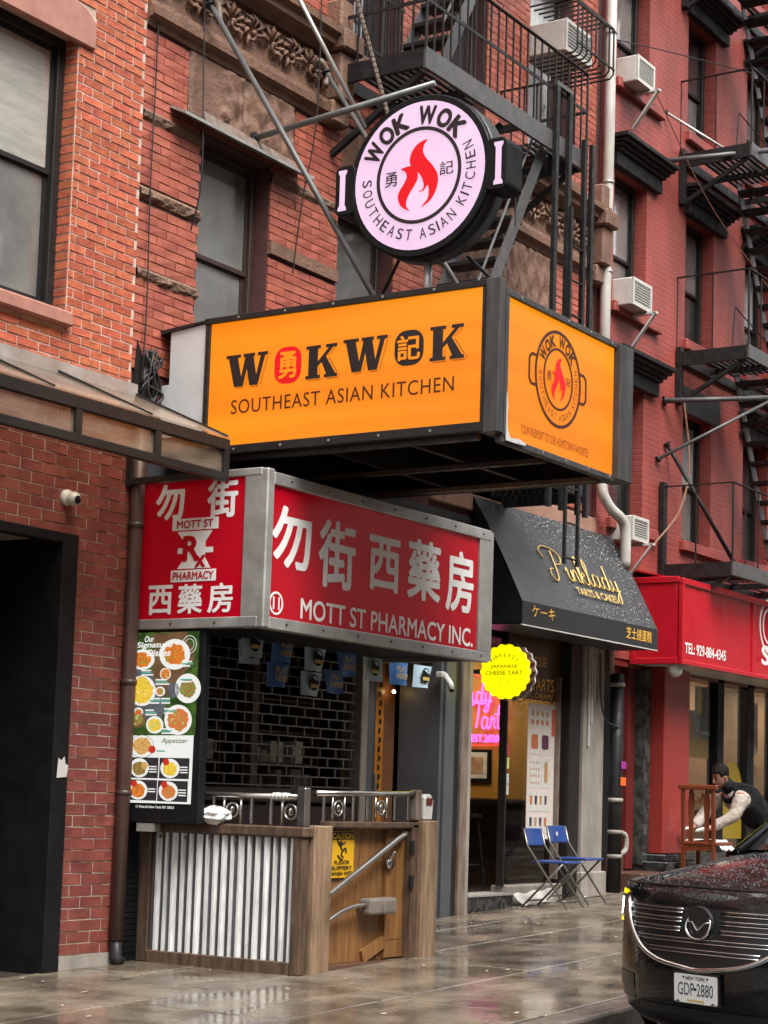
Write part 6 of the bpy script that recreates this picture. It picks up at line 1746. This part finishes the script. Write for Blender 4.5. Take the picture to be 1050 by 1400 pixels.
# ================================================================== AIR CONDITIONERS
m_ac = M('cream enamel', (0.56, 0.54, 0.49), (0.46, 0.44, 0.39), 7, 0.4)
m_ac_grille = M('grille grey', (0.24, 0.25, 0.25), (0.17, 0.175, 0.175), 8, 0.5)
def aircon(label, x0, x1, yf, z0, z1, brk=True, cage=False):
    T = thing('air_conditioner', label, 'air conditioner', ((x0+x1)/2, (yf+9)/2, z0), 'window air conditioners')
    MB().box(x0, x1, yf+0.012, 9.12, z0, z1).build('case', m_ac, T, bevel=0.012)
    fr = MB().box(x0, x1, yf-0.01, yf+0.011, z1-0.035, z1).box(x0, x1, yf-0.01, yf+0.011, z0, z0+0.035).box(x0, x0+0.035, yf-0.01, yf+0.011, z0+0.035, z1-0.035).box(x1-0.035, x1, yf-0.01, yf+0.011, z0+0.035, z1-0.035)
    fr.build('front_frame', m_ac, T)
    MB().box(x0+0.035, x1-0.035, yf+0.004, yf+0.011, z0+0.035, z1-0.035).build('coil', m_ac_grille, T)
    n = 8
    for k in range(n):
        zz = z0+0.045+(z1-z0-0.09)*k/(n-1)
        MB().box(x0+0.036, x1-0.036, yf-0.004, yf+0.003, zz-0.004, zz+0.004).build('louvre', m_ac, T)
    if brk:
        MB().beam((x1-0.10, yf-0.12, z0-0.02), (x1-0.10, 8.99, z0-0.02), 0.05, 0.025).build('bracket_arm', m_white_metal, T)
        MB().beam((x1-0.10, yf-0.10, z0-0.02), (x1-0.10, 8.97, z0-0.42), 0.05, 0.02).build('bracket_brace', m_white_metal, T)
    if cage:
        for k in range(9):
            x = x0-0.12+(x1-x0+0.24)*k/8
            MB().tube([(x, 8.98, z0-0.10), (x, yf-0.16, z0-0.10), (x, yf-0.20, z0-0.06), (x, yf-0.20, z1+0.10), (x, yf-0.16, z1+0.14), (x, 8.98, z1+0.14)], 0.010, 6).build('cage_bar', m_black_iron, T)
        for zz in (z0-0.02, z1+0.06): MB().box(x0-0.13, x1+0.13, yf-0.215, yf-0.20, zz, zz+0.02).build('cage_band', m_black_iron, T)
aircon('cream air conditioner in the top left window of red building', 18.33, 18.78, 8.76, 9.64, 9.94)
aircon('white air conditioner in the middle left window of red building', 18.31, 18.80, 8.76, 7.08, 7.39)
aircon('white air conditioner beside the downspout elbow above the red awning', 18.37, 18.78, 8.74, 4.47, 4.74)
aircon('caged air conditioner above the fire escape of brick tenement', 16.34, 16.92, 8.62, 9.24, 9.58, False, True)
# window bars behind the fire escape
WG = thing('window_grille', 'black iron security grille on the window behind the fire escape', 'grille', (13.4, 8.97, 8.1))
for k in range(8): MB().beam((13.02+0.115*k, 8.98, 8.12), (13.02+0.115*k, 8.98, 10.3), 0.016).build('bar', m_black_iron, WG)
for zz in (8.2, 8.75, 9.3): MB().box(13.0, 13.86, 8.970, 8.985, zz, zz+0.03).build('band', m_black_iron, WG)

# ================================================================== FOLDING CHAIRS
m_blue = M('blue plastic', (0.020, 0.055, 0.21), (0.016, 0.045, 0.18), 6, 0.35)
m_tube = M('chair tube', (0.26, 0.25, 0.23), (0.20, 0.19, 0.17), 8, 0.3, metal=0.7)
def folding_chair(x, yb, label, rz=0.0):
    T = thing('folding_chair', label, 'chair', (x, yb-0.25, G(x)), 'blue folding chairs by the shop window', rz, True)
    w = 0.20
    for s in (-1, 1):
        MB().tube([(s*w, 0.24, 0.76), (s*w, 0.20, 0.60), (s*w, -0.24, 0.0)], 0.011, 8).build('front_leg', m_tube, T, True)
        MB().tube([(s*(w-0.03), -0.18, 0.44), (s*(w-0.03), 0.26, 0.0)], 0.011, 8).build('rear_leg', m_tube, T, True)
    MB().tube([(-w, -0.18, 0.075), (w, -0.18, 0.075)], 0.009, 6).build('cross_bar', m_tube, T, True)
    MB().tube([(-w+0.03, 0.20, 0.065), (w-0.03, 0.20, 0.065)], 0.009, 6).build('cross_bar', m_tube, T, True)
    mb = MB()
    mb.prism(rrect(0.37, 0.40, 0.05, 5), (0, -0.03, 0.435), (1, 0, 0), (0, 1, 0), 0.022)
    mb.build('seat', m_blue, T, bevel=0.008, bseg=2)
    mb = MB()
    rows_ = []
    for z in (0.595, 0.61, 0.70, 0.755, 0.765):
        e = 0.012 if z in (0.595, 0.765) else 0
        rows_.append([(-0.205+e+(0.41-2*e)*k/10, 0.205+(z-0.6)*0.24+0.03*math.sin(math.pi*k/10)-0.0, z) for k in range(11)])
    bk = mb.grid(rows_).build('backrest', m_blue, T, True)
    so_ = bk.modifiers.new('solid', 'SOLIDIFY'); so_.thickness = 0.014; so_.offset = 0
    return T
folding_chair(16.46, 8.86, 'blue folding chair on the left, nearer the shop door', 0.05)
fc = folding_chair(17.02, 8.90, 'blue folding chair on the right with a white round sticker', 0.0)
mb = MB(); mb.prism(circle(0.022, 14), (-0.03, 0.214, 0.685), (1, 0, 0), VZ, 0.003); mb.build('sticker', m_paper, fc)

# ================================================================== RED WOOD CHAIR
m_rosewood = M('red stained wood', (0.20, 0.045, 0.014), (0.13, 0.028, 0.010), 7, 0.35, stretch=(3, 3, 0.5))
WC = thing('wooden_chair', 'reddish wooden dining chair with carved splat by the restaurant window', 'chair', (19.62, 8.36, G(19.6)))
zg = G(19.6)
for y in (8.17, 8.53):
    MB().hexa([(19.42, y, zg), (19.46, y, zg), (19.46, y+0.04, zg), (19.42, y+0.04, zg), (19.37, y, zg+1.07), (19.41, y, zg+1.07), (19.41, y+0.04, zg+1.07), (19.37, y+0.04, zg+1.07)]).build('rear_post', m_rosewood, WC)
    MB().box(19.82, 19.86, y, y+0.04, zg, zg+0.46).build('front_leg', m_rosewood, WC)
    MB().box(19.465, 19.82, y+0.008, y+0.032, zg+0.10, zg+0.14).build('stretcher', m_rosewood, WC)
MB().box(19.36, 19.42, 8.14, 8.60, zg+1.07, zg+1.125).build('top_rail', m_rosewood, WC, bevel=0.01)
MB().box(19.41, 19.45, 8.21, 8.53, zg+0.40, zg+0.46).build('back_rail', m_rosewood, WC)
MB().box(19.40, 19.88, 8.15, 8.59, zg+0.461, zg+0.50).build('seat', m_rosewood, WC, bevel=0.01)
for y, w_ in ((8.275, 0.03), (8.46, 0.03)):
    MB().prism([(-w_, 0), (w_, 0), (w_*0.8, 0.25), (w_*1.3, 0.42), (w_*0.6, 0.57), (-w_*0.6, 0.57), (-w_*1.3, 0.42), (-w_*0.8, 0.25)], (19.43, y, zg+0.50), U_L, VZ, 0.018).build('splat', m_rosewood, WC)
mb = MB(); mb.tube([(19.405, 8.37+0.055*math.cos(t), zg+1.03+0.09*math.sin(t)) for t in [math.pi+k*math.pi/10 for k in range(11)]], 0.014, 6); mb.build('carved_arch', m_rosewood, WC)
MB().box(19.42, 19.455, 8.21, 8.53, zg+0.12, zg+0.15).build('stretcher', m_rosewood, WC)
CLT = thing('white_cloth', 'white cloth draped on the seat of the wooden chair', 'cloth', (19.66, 8.35, zg+0.5))
MB().grid([[(19.50+0.045*i, 8.12+0.09*j if j else 8.12, zg+0.515+0.012*math.sin(i*1.9+j)+(0.0 if j else -0.10)) for i in range(9)] for j in range(6)]).build('cloth', m_paper, CLT, True)

# ================================================================== PERSON
def skin_mesh(verts, edges, radii, sub=2):
    me = bpy.data.meshes.new('body')
    me.from_pydata([Vector(v) for v in verts], edges, [])
    o = bpy.data.objects.new('body_source', me)
    COL.objects.link(o)
    o.modifiers.new('skin', 'SKIN').use_smooth_shade = True
    for i, s in enumerate(me.skin_vertices[0].data):
        r = radii[i]
        s.radius = r if isinstance(r, tuple) else (r, r)
        s.use_root = (i == 0)
    ss = o.modifiers.new('sub', 'SUBSURF'); ss.levels = sub; ss.render_levels = sub
    dg = bpy.context.evaluated_depsgraph_get()
    out = bpy.data.meshes.new_from_object(o.evaluated_get(dg))
    V = [v.co.copy() for v in out.vertices]; F = [tuple(p.vertices) for p in out.polygons]
    bpy.data.objects.remove(o); bpy.data.meshes.remove(me); bpy.data.meshes.remove(out)
    mb = MB(); mb.v = V; mb.f = F
    return mb
PX, PY = 20.70, 8.10
pg_ = G(PX)
PE = thing('person', 'person in black vest and beige sleeves bending over the wooden chair', 'person', (PX, PY, pg_))
pf, pl_ = Vector((-0.88, 0.475, 0)), Vector((0.475, 0.88, 0))      # facing direction, and towards the far side
J = lambda t, s, z: Vector((PX, PY, 0)) + pf*t + pl_*s + Vector((0, 0, z))
m_skin = M('skin', (0.36, 0.18, 0.12), (0.29, 0.135, 0.09), 20, 0.5)
m_vest = M('black quilted vest', (0.008, 0.008, 0.009), (0.018, 0.018, 0.020), 6, 0.85, spec=0.1, bump=0.8, bsc=9, bdist=0.04)
m_sleeve = M('beige fleece', (0.39, 0.335, 0.29), (0.31, 0.265, 0.225), 4, 0.85, bump=0.9, bsc=11, bdist=0.05)
m_jean = M('pale grey denim', (0.30, 0.31, 0.34), (0.18, 0.19, 0.22), 7, 0.85, bump=0.8, bsc=14, bdist=0.03)
hip, chest, neck, head = J(0, 0, 1.40), J(0.42, 0, 1.74), J(0.56, 0, 1.86), J(0.66, 0, 1.955)
LA = [J(0.50, -0.21, 1.74), J(0.66, -0.25, 1.50), J(0.90, -0.14, 1.37), J(0.97, -0.12, 1.35)]
RA = [J(0.50, 0.21, 1.74), J(0.70, 0.25, 1.50), J(0.92, 0.14, 1.37), J(0.99, 0.12, 1.35)]
LL = [J(0.0, -0.11, 1.36), J(0.30, -0.14, 1.13), J(0.12, -0.13, pg_+0.12), J(0.24, -0.13, pg_+0.05)]
RL = [J(0.0, 0.11, 1.36), J(0.14, 0.14, 1.12), J(-0.14, 0.13, pg_+0.12), J(-0.02, 0.13, pg_+0.05)]
bv = [hip, hip.lerp(chest, 0.5), chest, neck, head] + LA + RA + LL + RL
be = [(0,1),(1,2),(2,3),(3,4),(2,5),(5,6),(6,7),(7,8),(2,9),(9,10),(10,11),(11,12),(0,13),(13,14),(14,15),(15,16),(0,17),(17,18),(18,19),(19,20)]
brd = [0.08, 0.08, 0.08, 0.05, 0.06, 0.035, 0.034, 0.028, 0.032, 0.035, 0.034, 0.028, 0.032, 0.07, 0.05, 0.04, 0.03, 0.07, 0.05, 0.04, 0.03]
body = skin_mesh(bv, be, brd).build('body', m_skin, PE, True)
# head bowed towards the chair: local axes of the skull
hf = (pf*0.86 + Vector((0, 0, -0.50))).normalized()
hu = (Vector((0, 0, 0.86)) + pf*0.50).normalized()
H = lambda a, b, c: head + hf*a + pl_*b + hu*c
def on_head(mb):
    for v in mb.v:
        d = v.copy()
        w = H(d.x, d.y, d.z)
        v.x, v.y, v.z = w.x, w.y, w.z
    return mb
hd = MB().ball((0, 0, 0), 0.098, 0.076, 0.118, seg=20, ring=16)
for v in hd.v:
    if v.z < -0.02:
        k = (-v.z-0.02)/0.1
        v.x += 0.030*k; v.y *= 1-0.28*k
hd = on_head(hd).build('head', m_skin, PE, True)
MB().tube([H(0.094, 0, 0.022), H(0.122, 0, -0.022), H(0.102, 0, -0.034)], [0.009, 0.016, 0.010], 8).build('nose', m_skin, hd, True)
for sd_ in (-1, 1):
    on_head(MB().ball((-0.008, sd_*0.078, -0.012), 0.022, 0.010, 0.034, seg=10, ring=6)).build('ear', m_skin, hd, True)
    on_head(MB().ball((0.086, sd_*0.031, 0.018), 0.010, 0.013, 0.008, seg=8, ring=6)).build('eye', m_black_paint, hd, True)
    MB().tube([H(0.088, sd_*0.018, 0.040), H(0.090, sd_*0.034, 0.044), H(0.078, sd_*0.050, 0.038)], 0.005, 6).build('eyebrow', m_black_paint, hd, True)
MB().tube([H(0.100, -0.024, -0.068), H(0.110, 0, -0.066), H(0.100, 0.024, -0.068)], 0.006, 6).build('mouth', M('lips', (0.26, 0.09, 0.07), rough=0.5), hd, True)
hr_ = MB().ball((-0.014, 0, 0.030), 0.112, 0.090, 0.106, seg=28, ring=22)
for v in hr_.v:
    if v.x > 0.045 and v.z < 0.062: v.x = 0.045
    if v.z < -0.055: v.z = -0.055; v.x = min(v.x, 0.0)
    if v.x > -0.01 and v.z < 0.005: v.y *= 0.80
    q = 1 + rnd.uniform(-0.03, 0.07)
    v.x *= q; v.y *= q; v.z += rnd.uniform(-0.004, 0.010)
on_head(hr_).build('hair', M('black hair', (0.005, 0.0045, 0.004), (0.012, 0.010, 0.009), 60, 0.8, bump=0.8, bsc=70, spec=0.12), PE, True)
skin_mesh([hip.lerp(chest, 0.30), chest, J(0.49, -0.17, 1.75), J(0.49, 0.17, 1.75)], [(0,1),(1,2),(1,3)], [0.13, 0.15, 0.105, 0.105]).build('shirt', m_sleeve, PE, True)
skin_mesh([J(0.02, 0, 1.43), J(0.12, 0, 1.53), J(0.26, 0, 1.655), chest, J(0.52, 0, 1.81), J(0.45, -0.13, 1.755), J(0.45, 0.13, 1.755)], [(0,1),(1,2),(2,3),(3,4),(3,5),(3,6)], [(0.20, 0.17), (0.215, 0.185), (0.215, 0.185), (0.20, 0.18), 0.115, 0.125, 0.125]).build('vest', m_vest, PE, True)
MB().tube([J(0.49, 0, 1.80), neck, J(0.60, 0, 1.90)], [0.095, 0.080, 0.072], 16).build('collar', m_vest, PE, True)
for A in (LA, RA):
    skin_mesh([A[0], A[0].lerp(A[1], 0.35)+Vector((0, 0, 0.012)), A[0].lerp(A[1], 0.7), A[1], A[1].lerp(A[2], 0.4), A[1].lerp(A[2], 0.75), A[2]], [(k, k+1) for k in range(6)], [0.092, 0.098, 0.078, 0.084, 0.062, 0.070, 0.048]).build('sleeve', m_sleeve, PE, True)
skin_mesh([hip+Vector((0, 0, -0.01))] + LL[:2] + [LL[1].lerp(LL[2], 0.5), LL[2]] + RL[:2] + [RL[1].lerp(RL[2], 0.5), RL[2]], [(0,1),(1,2),(2,3),(3,4),(0,5),(5,6),(6,7),(7,8)], [0.155, 0.120, 0.098, 0.082, 0.070, 0.120, 0.098, 0.082, 0.070]).build('trousers', m_jean, PE, True)
skin_mesh([J(-0.01, 0, 1.37), J(0.05, 0, 1.45)], [(0, 1)], [(0.185, 0.165), (0.185, 0.165)]).build('shirt_hem', M('off white shirt', (0.55, 0.50, 0.46), (0.44, 0.39, 0.36), 9, 0.8), PE, True)
for A, sd_ in ((LA, -1), (RA, 1)):
    wrist = A[3]
    palm = MB().ball(wrist + pf*0.03, 0.048, 0.042, 0.022, seg=10, ring=8).build('glove', m_paper, PE, True)
    for k in range(4):
        o_ = wrist + pf*0.06 + pl_*(-0.030+0.020*k)
        ln = (0.060, 0.072, 0.068, 0.050)[k]
        MB().tube([o_, o_+pf*(ln*0.6)+Vector((0, 0, -0.008)), o_+pf*ln+Vector((0, 0, -0.030))], [0.010, 0.009, 0.007], 8).build('finger', m_paper, palm, True)
    o_ = wrist - pl_*(sd_*0.03)
    MB().tube([o_, o_+pf*0.035-pl_*(sd_*0.028), o_+pf*0.065-pl_*(sd_*0.026)+Vector((0, 0, -0.015))], [0.011, 0.010, 0.008], 8).build('thumb', m_paper, palm, True)
for q in (LL, RL):
    MB().tube([q[2]+Vector((0, 0, 0.02)), q[2]+pf*0.02+Vector((0, 0, -0.06)), q[3]], [0.045, 0.052, 0.042], 12).build('shoe', m_black_paint, PE, True)

# ================================================================== CAR
CAR = thing('parked_car', 'wet black sport utility car with lit headlight pulling in at the kerb', 'car', (9.47, 4.06, G(9.47)-0.13), None, math.radians(161), True)
CAR.rotation_euler = (0, 0.032, math.radians(161))
m_paint = droplets(M('black car paint', (0.004, 0.004, 0.0045), rough=0.15, coat=0.45, spec=0.25), 60, 0.35, 0.003, 0.45)
m_plastic = M('black plastic', (0.010, 0.010, 0.011), rough=0.35)
m_chrome = M('satin chrome', (0.62, 0.62, 0.62), rough=0.14, metal=1.0)
CR = [(-0.12,0.20,0.84,0.30,0), (-0.03,0.27,0.89,0.34,0), (0.0,0.38,0.925,0.37,0), (0.0,0.50,0.945,0.39,0), (-0.005,0.62,0.955,0.40,0), (-0.02,0.75,0.96,0.40,0), (-0.05,0.86,0.962,0.38,0), (-0.085,0.93,0.962,0.36,0.0), (-0.125,0.968,0.96,0.34,0.015), (-0.20,1.0,0.958,0.31,0.04), (-0.35,1.032,0.957,0.28,0.065), (-0.60,1.072,0.958,0.24,0.085), (-0.95,1.112,0.965,0.17,0.095), (-1.30,1.142,0.975,0.08,0.10)]
def car_row(r, n=24, off=0.0):
    x0, z0, w, e, d = r
    return [(x0-e*abs(s)**3.0+off, w*s, z0-d*abs(s)**2.5) for s in [(-1+2*k/n) for k in range(n+1)]]
def surf(y, z):
    for a, b in zip(CR, CR[1:]):
        if a[1] <= z <= b[1]:
            t = (z-a[1])/(b[1]-a[1])
            x0, w, e = a[0]+(b[0]-a[0])*t, a[2]+(b[2]-a[2])*t, a[3]+(b[3]-a[3])*t
            return x0-e*min(1, abs(y)/w)**3.0
    return 0.0
P = lambda y, z, o=0.0: Vector((surf(y, z)+o, y, z))
MB().grid([car_row(r) for r in CR[:9]], True).build('bumper', m_paint, CAR, True)
MB().grid([car_row((r[0]-0.006 if i == 0 else r[0], r[1]+(0.003 if i == 0 else 0), r[2], r[3], r[4])) for i, r in enumerate(CR[8:])], True).build('hood', m_paint, CAR, True)
MB().tube([(p[0]+0.002, p[1], p[2]+0.001) for p in car_row(CR[8])], 0.006, 6).build('hood_gap', m_plastic, CAR, True)
# raised crease lines on the hood
for s in (-1, 1):
    MB().tube([(CR[i][0]-CR[i][3]*abs(q)**3.0, s*CR[i][2]*q, CR[i][1]-CR[i][4]*abs(q)**2.5+0.0005) for i, q in ((9, 0.50), (10, 0.54), (11, 0.59), (12, 0.64), (13, 0.69))], 0.010, 6).build('hood_crease', m_paint, CAR, True)
# flanks, cabin, tail
for s in (-1, 1):
    edge = [(r[0]-r[3], s*r[2], r[1]-r[4]) for r in CR[5:]] + [(-1.8, s*0.985, 1.06), (-2.6, s*0.985, 1.08), (-3.6, s*0.985, 1.10), (-4.5, s*0.96, 1.12), (-4.95, s*0.90, 1.10)]
    rows_ = []
    for t in (0, 0.15, 0.4, 0.7, 1.0):
        rows_.append([(x, y+s*0.018*math.sin(math.pi*t), z+(0.30-z)*t) for x, y, z in edge])
    MB().grid(rows_, s < 0).build('flank', m_paint, CAR, True)
MB().grid([[(x, y*0.97, z) for y in (-0.9, -0.5, 0, 0.5, 0.9)] for x, z in ((-4.9, 1.10), (-5.05, 1.0), (-5.07, 0.6), (-4.9, 0.32))], True).build('tail', m_paint, CAR, True)
def cabin(s0, s1, mat, name):
    return MB().grid([s0, s1], True).build(name, mat, CAR, True)
m_cglass = M('car glass', (0.010, 0.012, 0.012), rough=0.02, coat=1.0)
ws0 = [(-1.20-0.12*abs(k)**2, 0.80*k, 1.135-0.02*abs(k)) for k in [-1+j/4 for j in range(9)]]
ws1 = [(-2.02-0.10*abs(k)**2, 0.62*k, 1.665-0.02*abs(k)) for k in [-1+j/4 for j in range(9)]]
MB().grid([ws0, [tuple(Vector(a).lerp(Vector(b), 0.5)+Vector((0.03, 0, 0.02))) for a, b in zip(ws0, ws1)], ws1], True).build('windscreen', m_cglass, CAR, True)
MB().grid([ws1] + [[(x, 0.66*k, z-0.03*k*k) for k in [-1+j/4 for j in range(9)]] for x, z in ((-2.4, 1.71), (-3.2, 1.735), (-4.0, 1.71), (-4.6, 1.62))], True).build('roof', m_paint, CAR, True)
MB().grid([[(x, 0.66*k, z-0.03*k*k) for k in [-1+j/4 for j in range(9)]] for x, z in ((-4.6, 1.62), (-4.95, 1.10))], True).build('rear_window', m_cglass, CAR, True)
for s in (-1, 1):
    MB().grid([[(x, s*0.955, 1.07) for x in (-1.3, -2.1, -3.0, -3.9, -4.8)], [(x, s*y, z) for x, y, z in ((-2.10, 0.62, 1.64), (-2.4, 0.655, 1.675), (-3.1, 0.66, 1.70), (-4.0, 0.66, 1.675), (-4.62, 0.65, 1.59))]], s > 0).build('side_window', m_cglass, CAR, True)
    MB().beam((-1.28, s*0.82, 1.10), (-2.12, s*0.635, 1.655), 0.05, 0.07).build('roof_pillar', m_paint, CAR, True)
    m_ = MB().ball((-1.72, s*1.03, 1.10), 0.05, 0.09, 0.06, seg=12, ring=8).build('door_mirror', m_paint, CAR, True)
    for x in (-0.97, -3.90):
        tz = 0.355
        wh = MB().lathe([(0.20, -0.11), (0.33, -0.115), (0.365, -0.08), (0.365, 0.08), (0.33, 0.115), (0.20, 0.11)], (x, s*0.87, tz), 28, (0, 1, 0)).build('wheel', M('tyre rubber', (0.012, 0.012, 0.012), rough=0.7), CAR, True)
        rim = MB().lathe([(0.0, 0.07), (0.06, 0.08), (0.20, 0.05), (0.24, 0.10)], (x, s*0.88, tz), 24, (0, s, 0)).build('rim', m_alu, wh, True)
        MB().lathe([(0.37, 0.0), (0.44, 0.0)], (x, s*(1.008), tz+0.02), 24, (0, s, 0), 0, 2*math.pi).build('wheel_arch', m_plastic, CAR)
MB().box(-4.8, -0.35, -0.80, 0.80, 0.22, 0.55).build('underbody', m_plastic, CAR)
# grille
GB = [(-0.66, 0.865), (-0.615, 0.785), (-0.53, 0.695), (-0.42, 0.62), (-0.28, 0.572), (-0.10, 0.548), (0.0, 0.540)]
def half_w(z):
    pts = GB + []
    for (y0, z0), (y1, z1) in zip(pts, pts[1:]):
        if z1 <= z <= z0:
            t = (z0-z)/(z0-z1)
            return abs(y0+(y1-y0)*t)
    return 0.66
rows_ = []
for z in [0.548+0.317*k/14 for k in range(15)]:
    w = half_w(z)
    rows_.append([P(w*(-1+2*k/20), z, 0.006) for k in range(21)])
gr = MB().grid(rows_, True).build('grille', m_plastic, CAR, True)
for i, z in enumerate((0.845, 0.797, 0.748, 0.692, 0.636)):
    w = half_w(z)-0.035
    spans = [(-w, -0.135), (0.135, w)] if i < 3 else [(-w, w)]
    for a, b in spans:
        for dz in (0.010, -0.010):
            MB().tube([P(a+(b-a)*k/10, z+dz, 0.016) for k in range(11)], 0.0036, 6).build('grille_bar', m_chrome, gr, True)
        MB().tube([P(a+(b-a)*k/10, z, 0.010) for k in range(11)], 0.0085, 6).build('grille_bar', m_plastic, gr, True)
wing = [P(-0.72, 0.885, 0.012)] + [P(y, z, 0.016) for y, z in GB] + [P(-y, z, 0.016) for y, z in GB[::-1][1:]] + [P(0.72, 0.885, 0.012)]
MB().tube(bez(wing, 3), 0.016, 8).build('chrome_wing', m_chrome, CAR, True)
em = MB().prism(circle(0.105, 28), P(0, 0.775, 0.0), (0, 1, 0), VZ, 0.022).build('emblem_base', m_plastic, gr, bevel=0.006)
MB().tube([P(0.086*math.cos(t), 0.775+0.072*math.sin(t), 0.026) for t in [k*math.pi/16 for k in range(32)]], 0.008, 6, closed=True).build('emblem_ring', m_chrome, gr, True)
MB().tube([P(y, z, 0.026) for y, z in ((-0.08, 0.795), (-0.045, 0.79), (-0.012, 0.757), (0, 0.75), (0.012, 0.757), (0.045, 0.79), (0.08, 0.795))], 0.006, 6).build('emblem_wing', m_chrome, gr, True)
# lamps
m_lamp = glow('headlight led', (1.0, 0.98, 0.92), 3.0, 0.6)
m_amber = glow('turn signal', (1.0, 0.70, 0.0), 0.8, 0.5)
for s in (-1, 1):
    a, b = 0.66, 0.925
    hl = MB().grid([[P(s*(a+(b-a)*k/10), z, 0.008) for k in range(11)] for z in (0.775, 0.82, 0.87, 0.905)], s > 0).build('headlight', m_cglass, CAR, True)
    MB().grid([[P(s*(0.835+0.085*k/8), 0.815+t*0.055*math.sqrt(max(0.02, 1-(k/4-1)**2)), 0.013) for k in range(9)] for t in (-1, -0.5, 0, 0.5, 1)], s > 0).build('light_unit', m_lamp, hl, True)
    MB().tube([P(s*y, z, 0.004) for y, z in ((0.915, 0.745), (0.88, 0.742), (0.84, 0.74))], 0.005, 6).build('reflector', m_amber, hl)
    MB().grid([[P(s*(0.76+0.15*k/8), 0.905+t*0.014*math.sin(math.pi*(0.12+0.80*k/8)), 0.012) for k in range(9)] for t in (-1, 0, 1)], s > 0).build('turn_signal', m_amber, hl, True)
    MB().grid([[P(s*(0.55+0.30*k/6), z, 0.004) for k in range(7)] for z in (0.33, 0.40, 0.47)], s > 0).build('lower_intake', m_plastic, CAR, True)
MB().grid([[P(-0.5+1.0*k/10, z, 0.005) for k in range(11)] for z in (0.285, 0.31, 0.33)], True).build('lower_lip', m_plastic, CAR, True)
MB().box(0.005, 0.02, -0.165, 0.165, 0.36, 0.53).build('plate_holder', m_plastic, CAR)
pt = MB().prism(rrect(0.305, 0.152, 0.012, 4), (0.0205, 0, 0.44), (0, 1, 0), VZ, 0.003).build('licence_plate', M('plate white', (0.66, 0.66, 0.63), rough=0.35), CAR)
mb = MB()
text_into(mb, 'GDP 2880', (0.0238, 0.0, 0.438), (0, 1, 0), VZ, w=0.25, h=0.066, bold=0.0, lift=0.001)
text_into(mb, 'NEW YORK', (0.0238, 0.0, 0.496), (0, 1, 0), VZ, w=0.14, h=0.019, bold=0.02, lift=0.001)
mb.build('lettering', M('plate navy', (0.02, 0.025, 0.05), rough=0.4), pt)
MB().box(0.0236, 0.0242, -0.06, 0.06, 0.372, 0.384).build('plate_band', M('plate gold', (0.5, 0.36, 0.12), rough=0.4), pt)
for y in (-0.085, 0.085): MB().tube([(0.0236, y, 0.500), (0.026, y, 0.500)], 0.006, 10).build('screw', m_black_iron, pt)
for y0, y1 in ((-0.145, -0.11), (0.105, 0.14)): MB().prism([(y0, 0.366), (y1, 0.366), ((y0+y1)/2, 0.378)], (0.0236, 0, 0), (0, 1, 0), VZ, 0.0006).build('plate_mark', m_black_iron, pt)
MB().box(0.0236, 0.0242, -0.012, 0.008, 0.432, 0.446).build('plate_mark', m_black_iron, pt)

hp = []
def hood_pt(i, t, q):
    a, b = CR[i], CR[i+1]
    r = [a[k]+(b[k]-a[k])*t for k in range(5)]
    return Vector((r[0]-r[3]*abs(q)**3.0, r[2]*q, r[1]-r[4]*abs(q)**2.5))
while len(hp) < 4200:
    i = rnd.choice((7, 8, 9, 9, 10, 10, 10, 11, 11, 11, 11, 12, 12, 12, 12)); t = rnd.random(); q = rnd.uniform(-0.97, 0.97)
    hp.append(hood_pt(i, t, q))
beads(CAR, 'rain_beads', hp, lambda p: Vector((0.14, 0.10*p[1], 1)), 0.0016, 0.0056, M('small rain bead', (0.05, 0.05, 0.052), rough=0.07, spec=0.6))
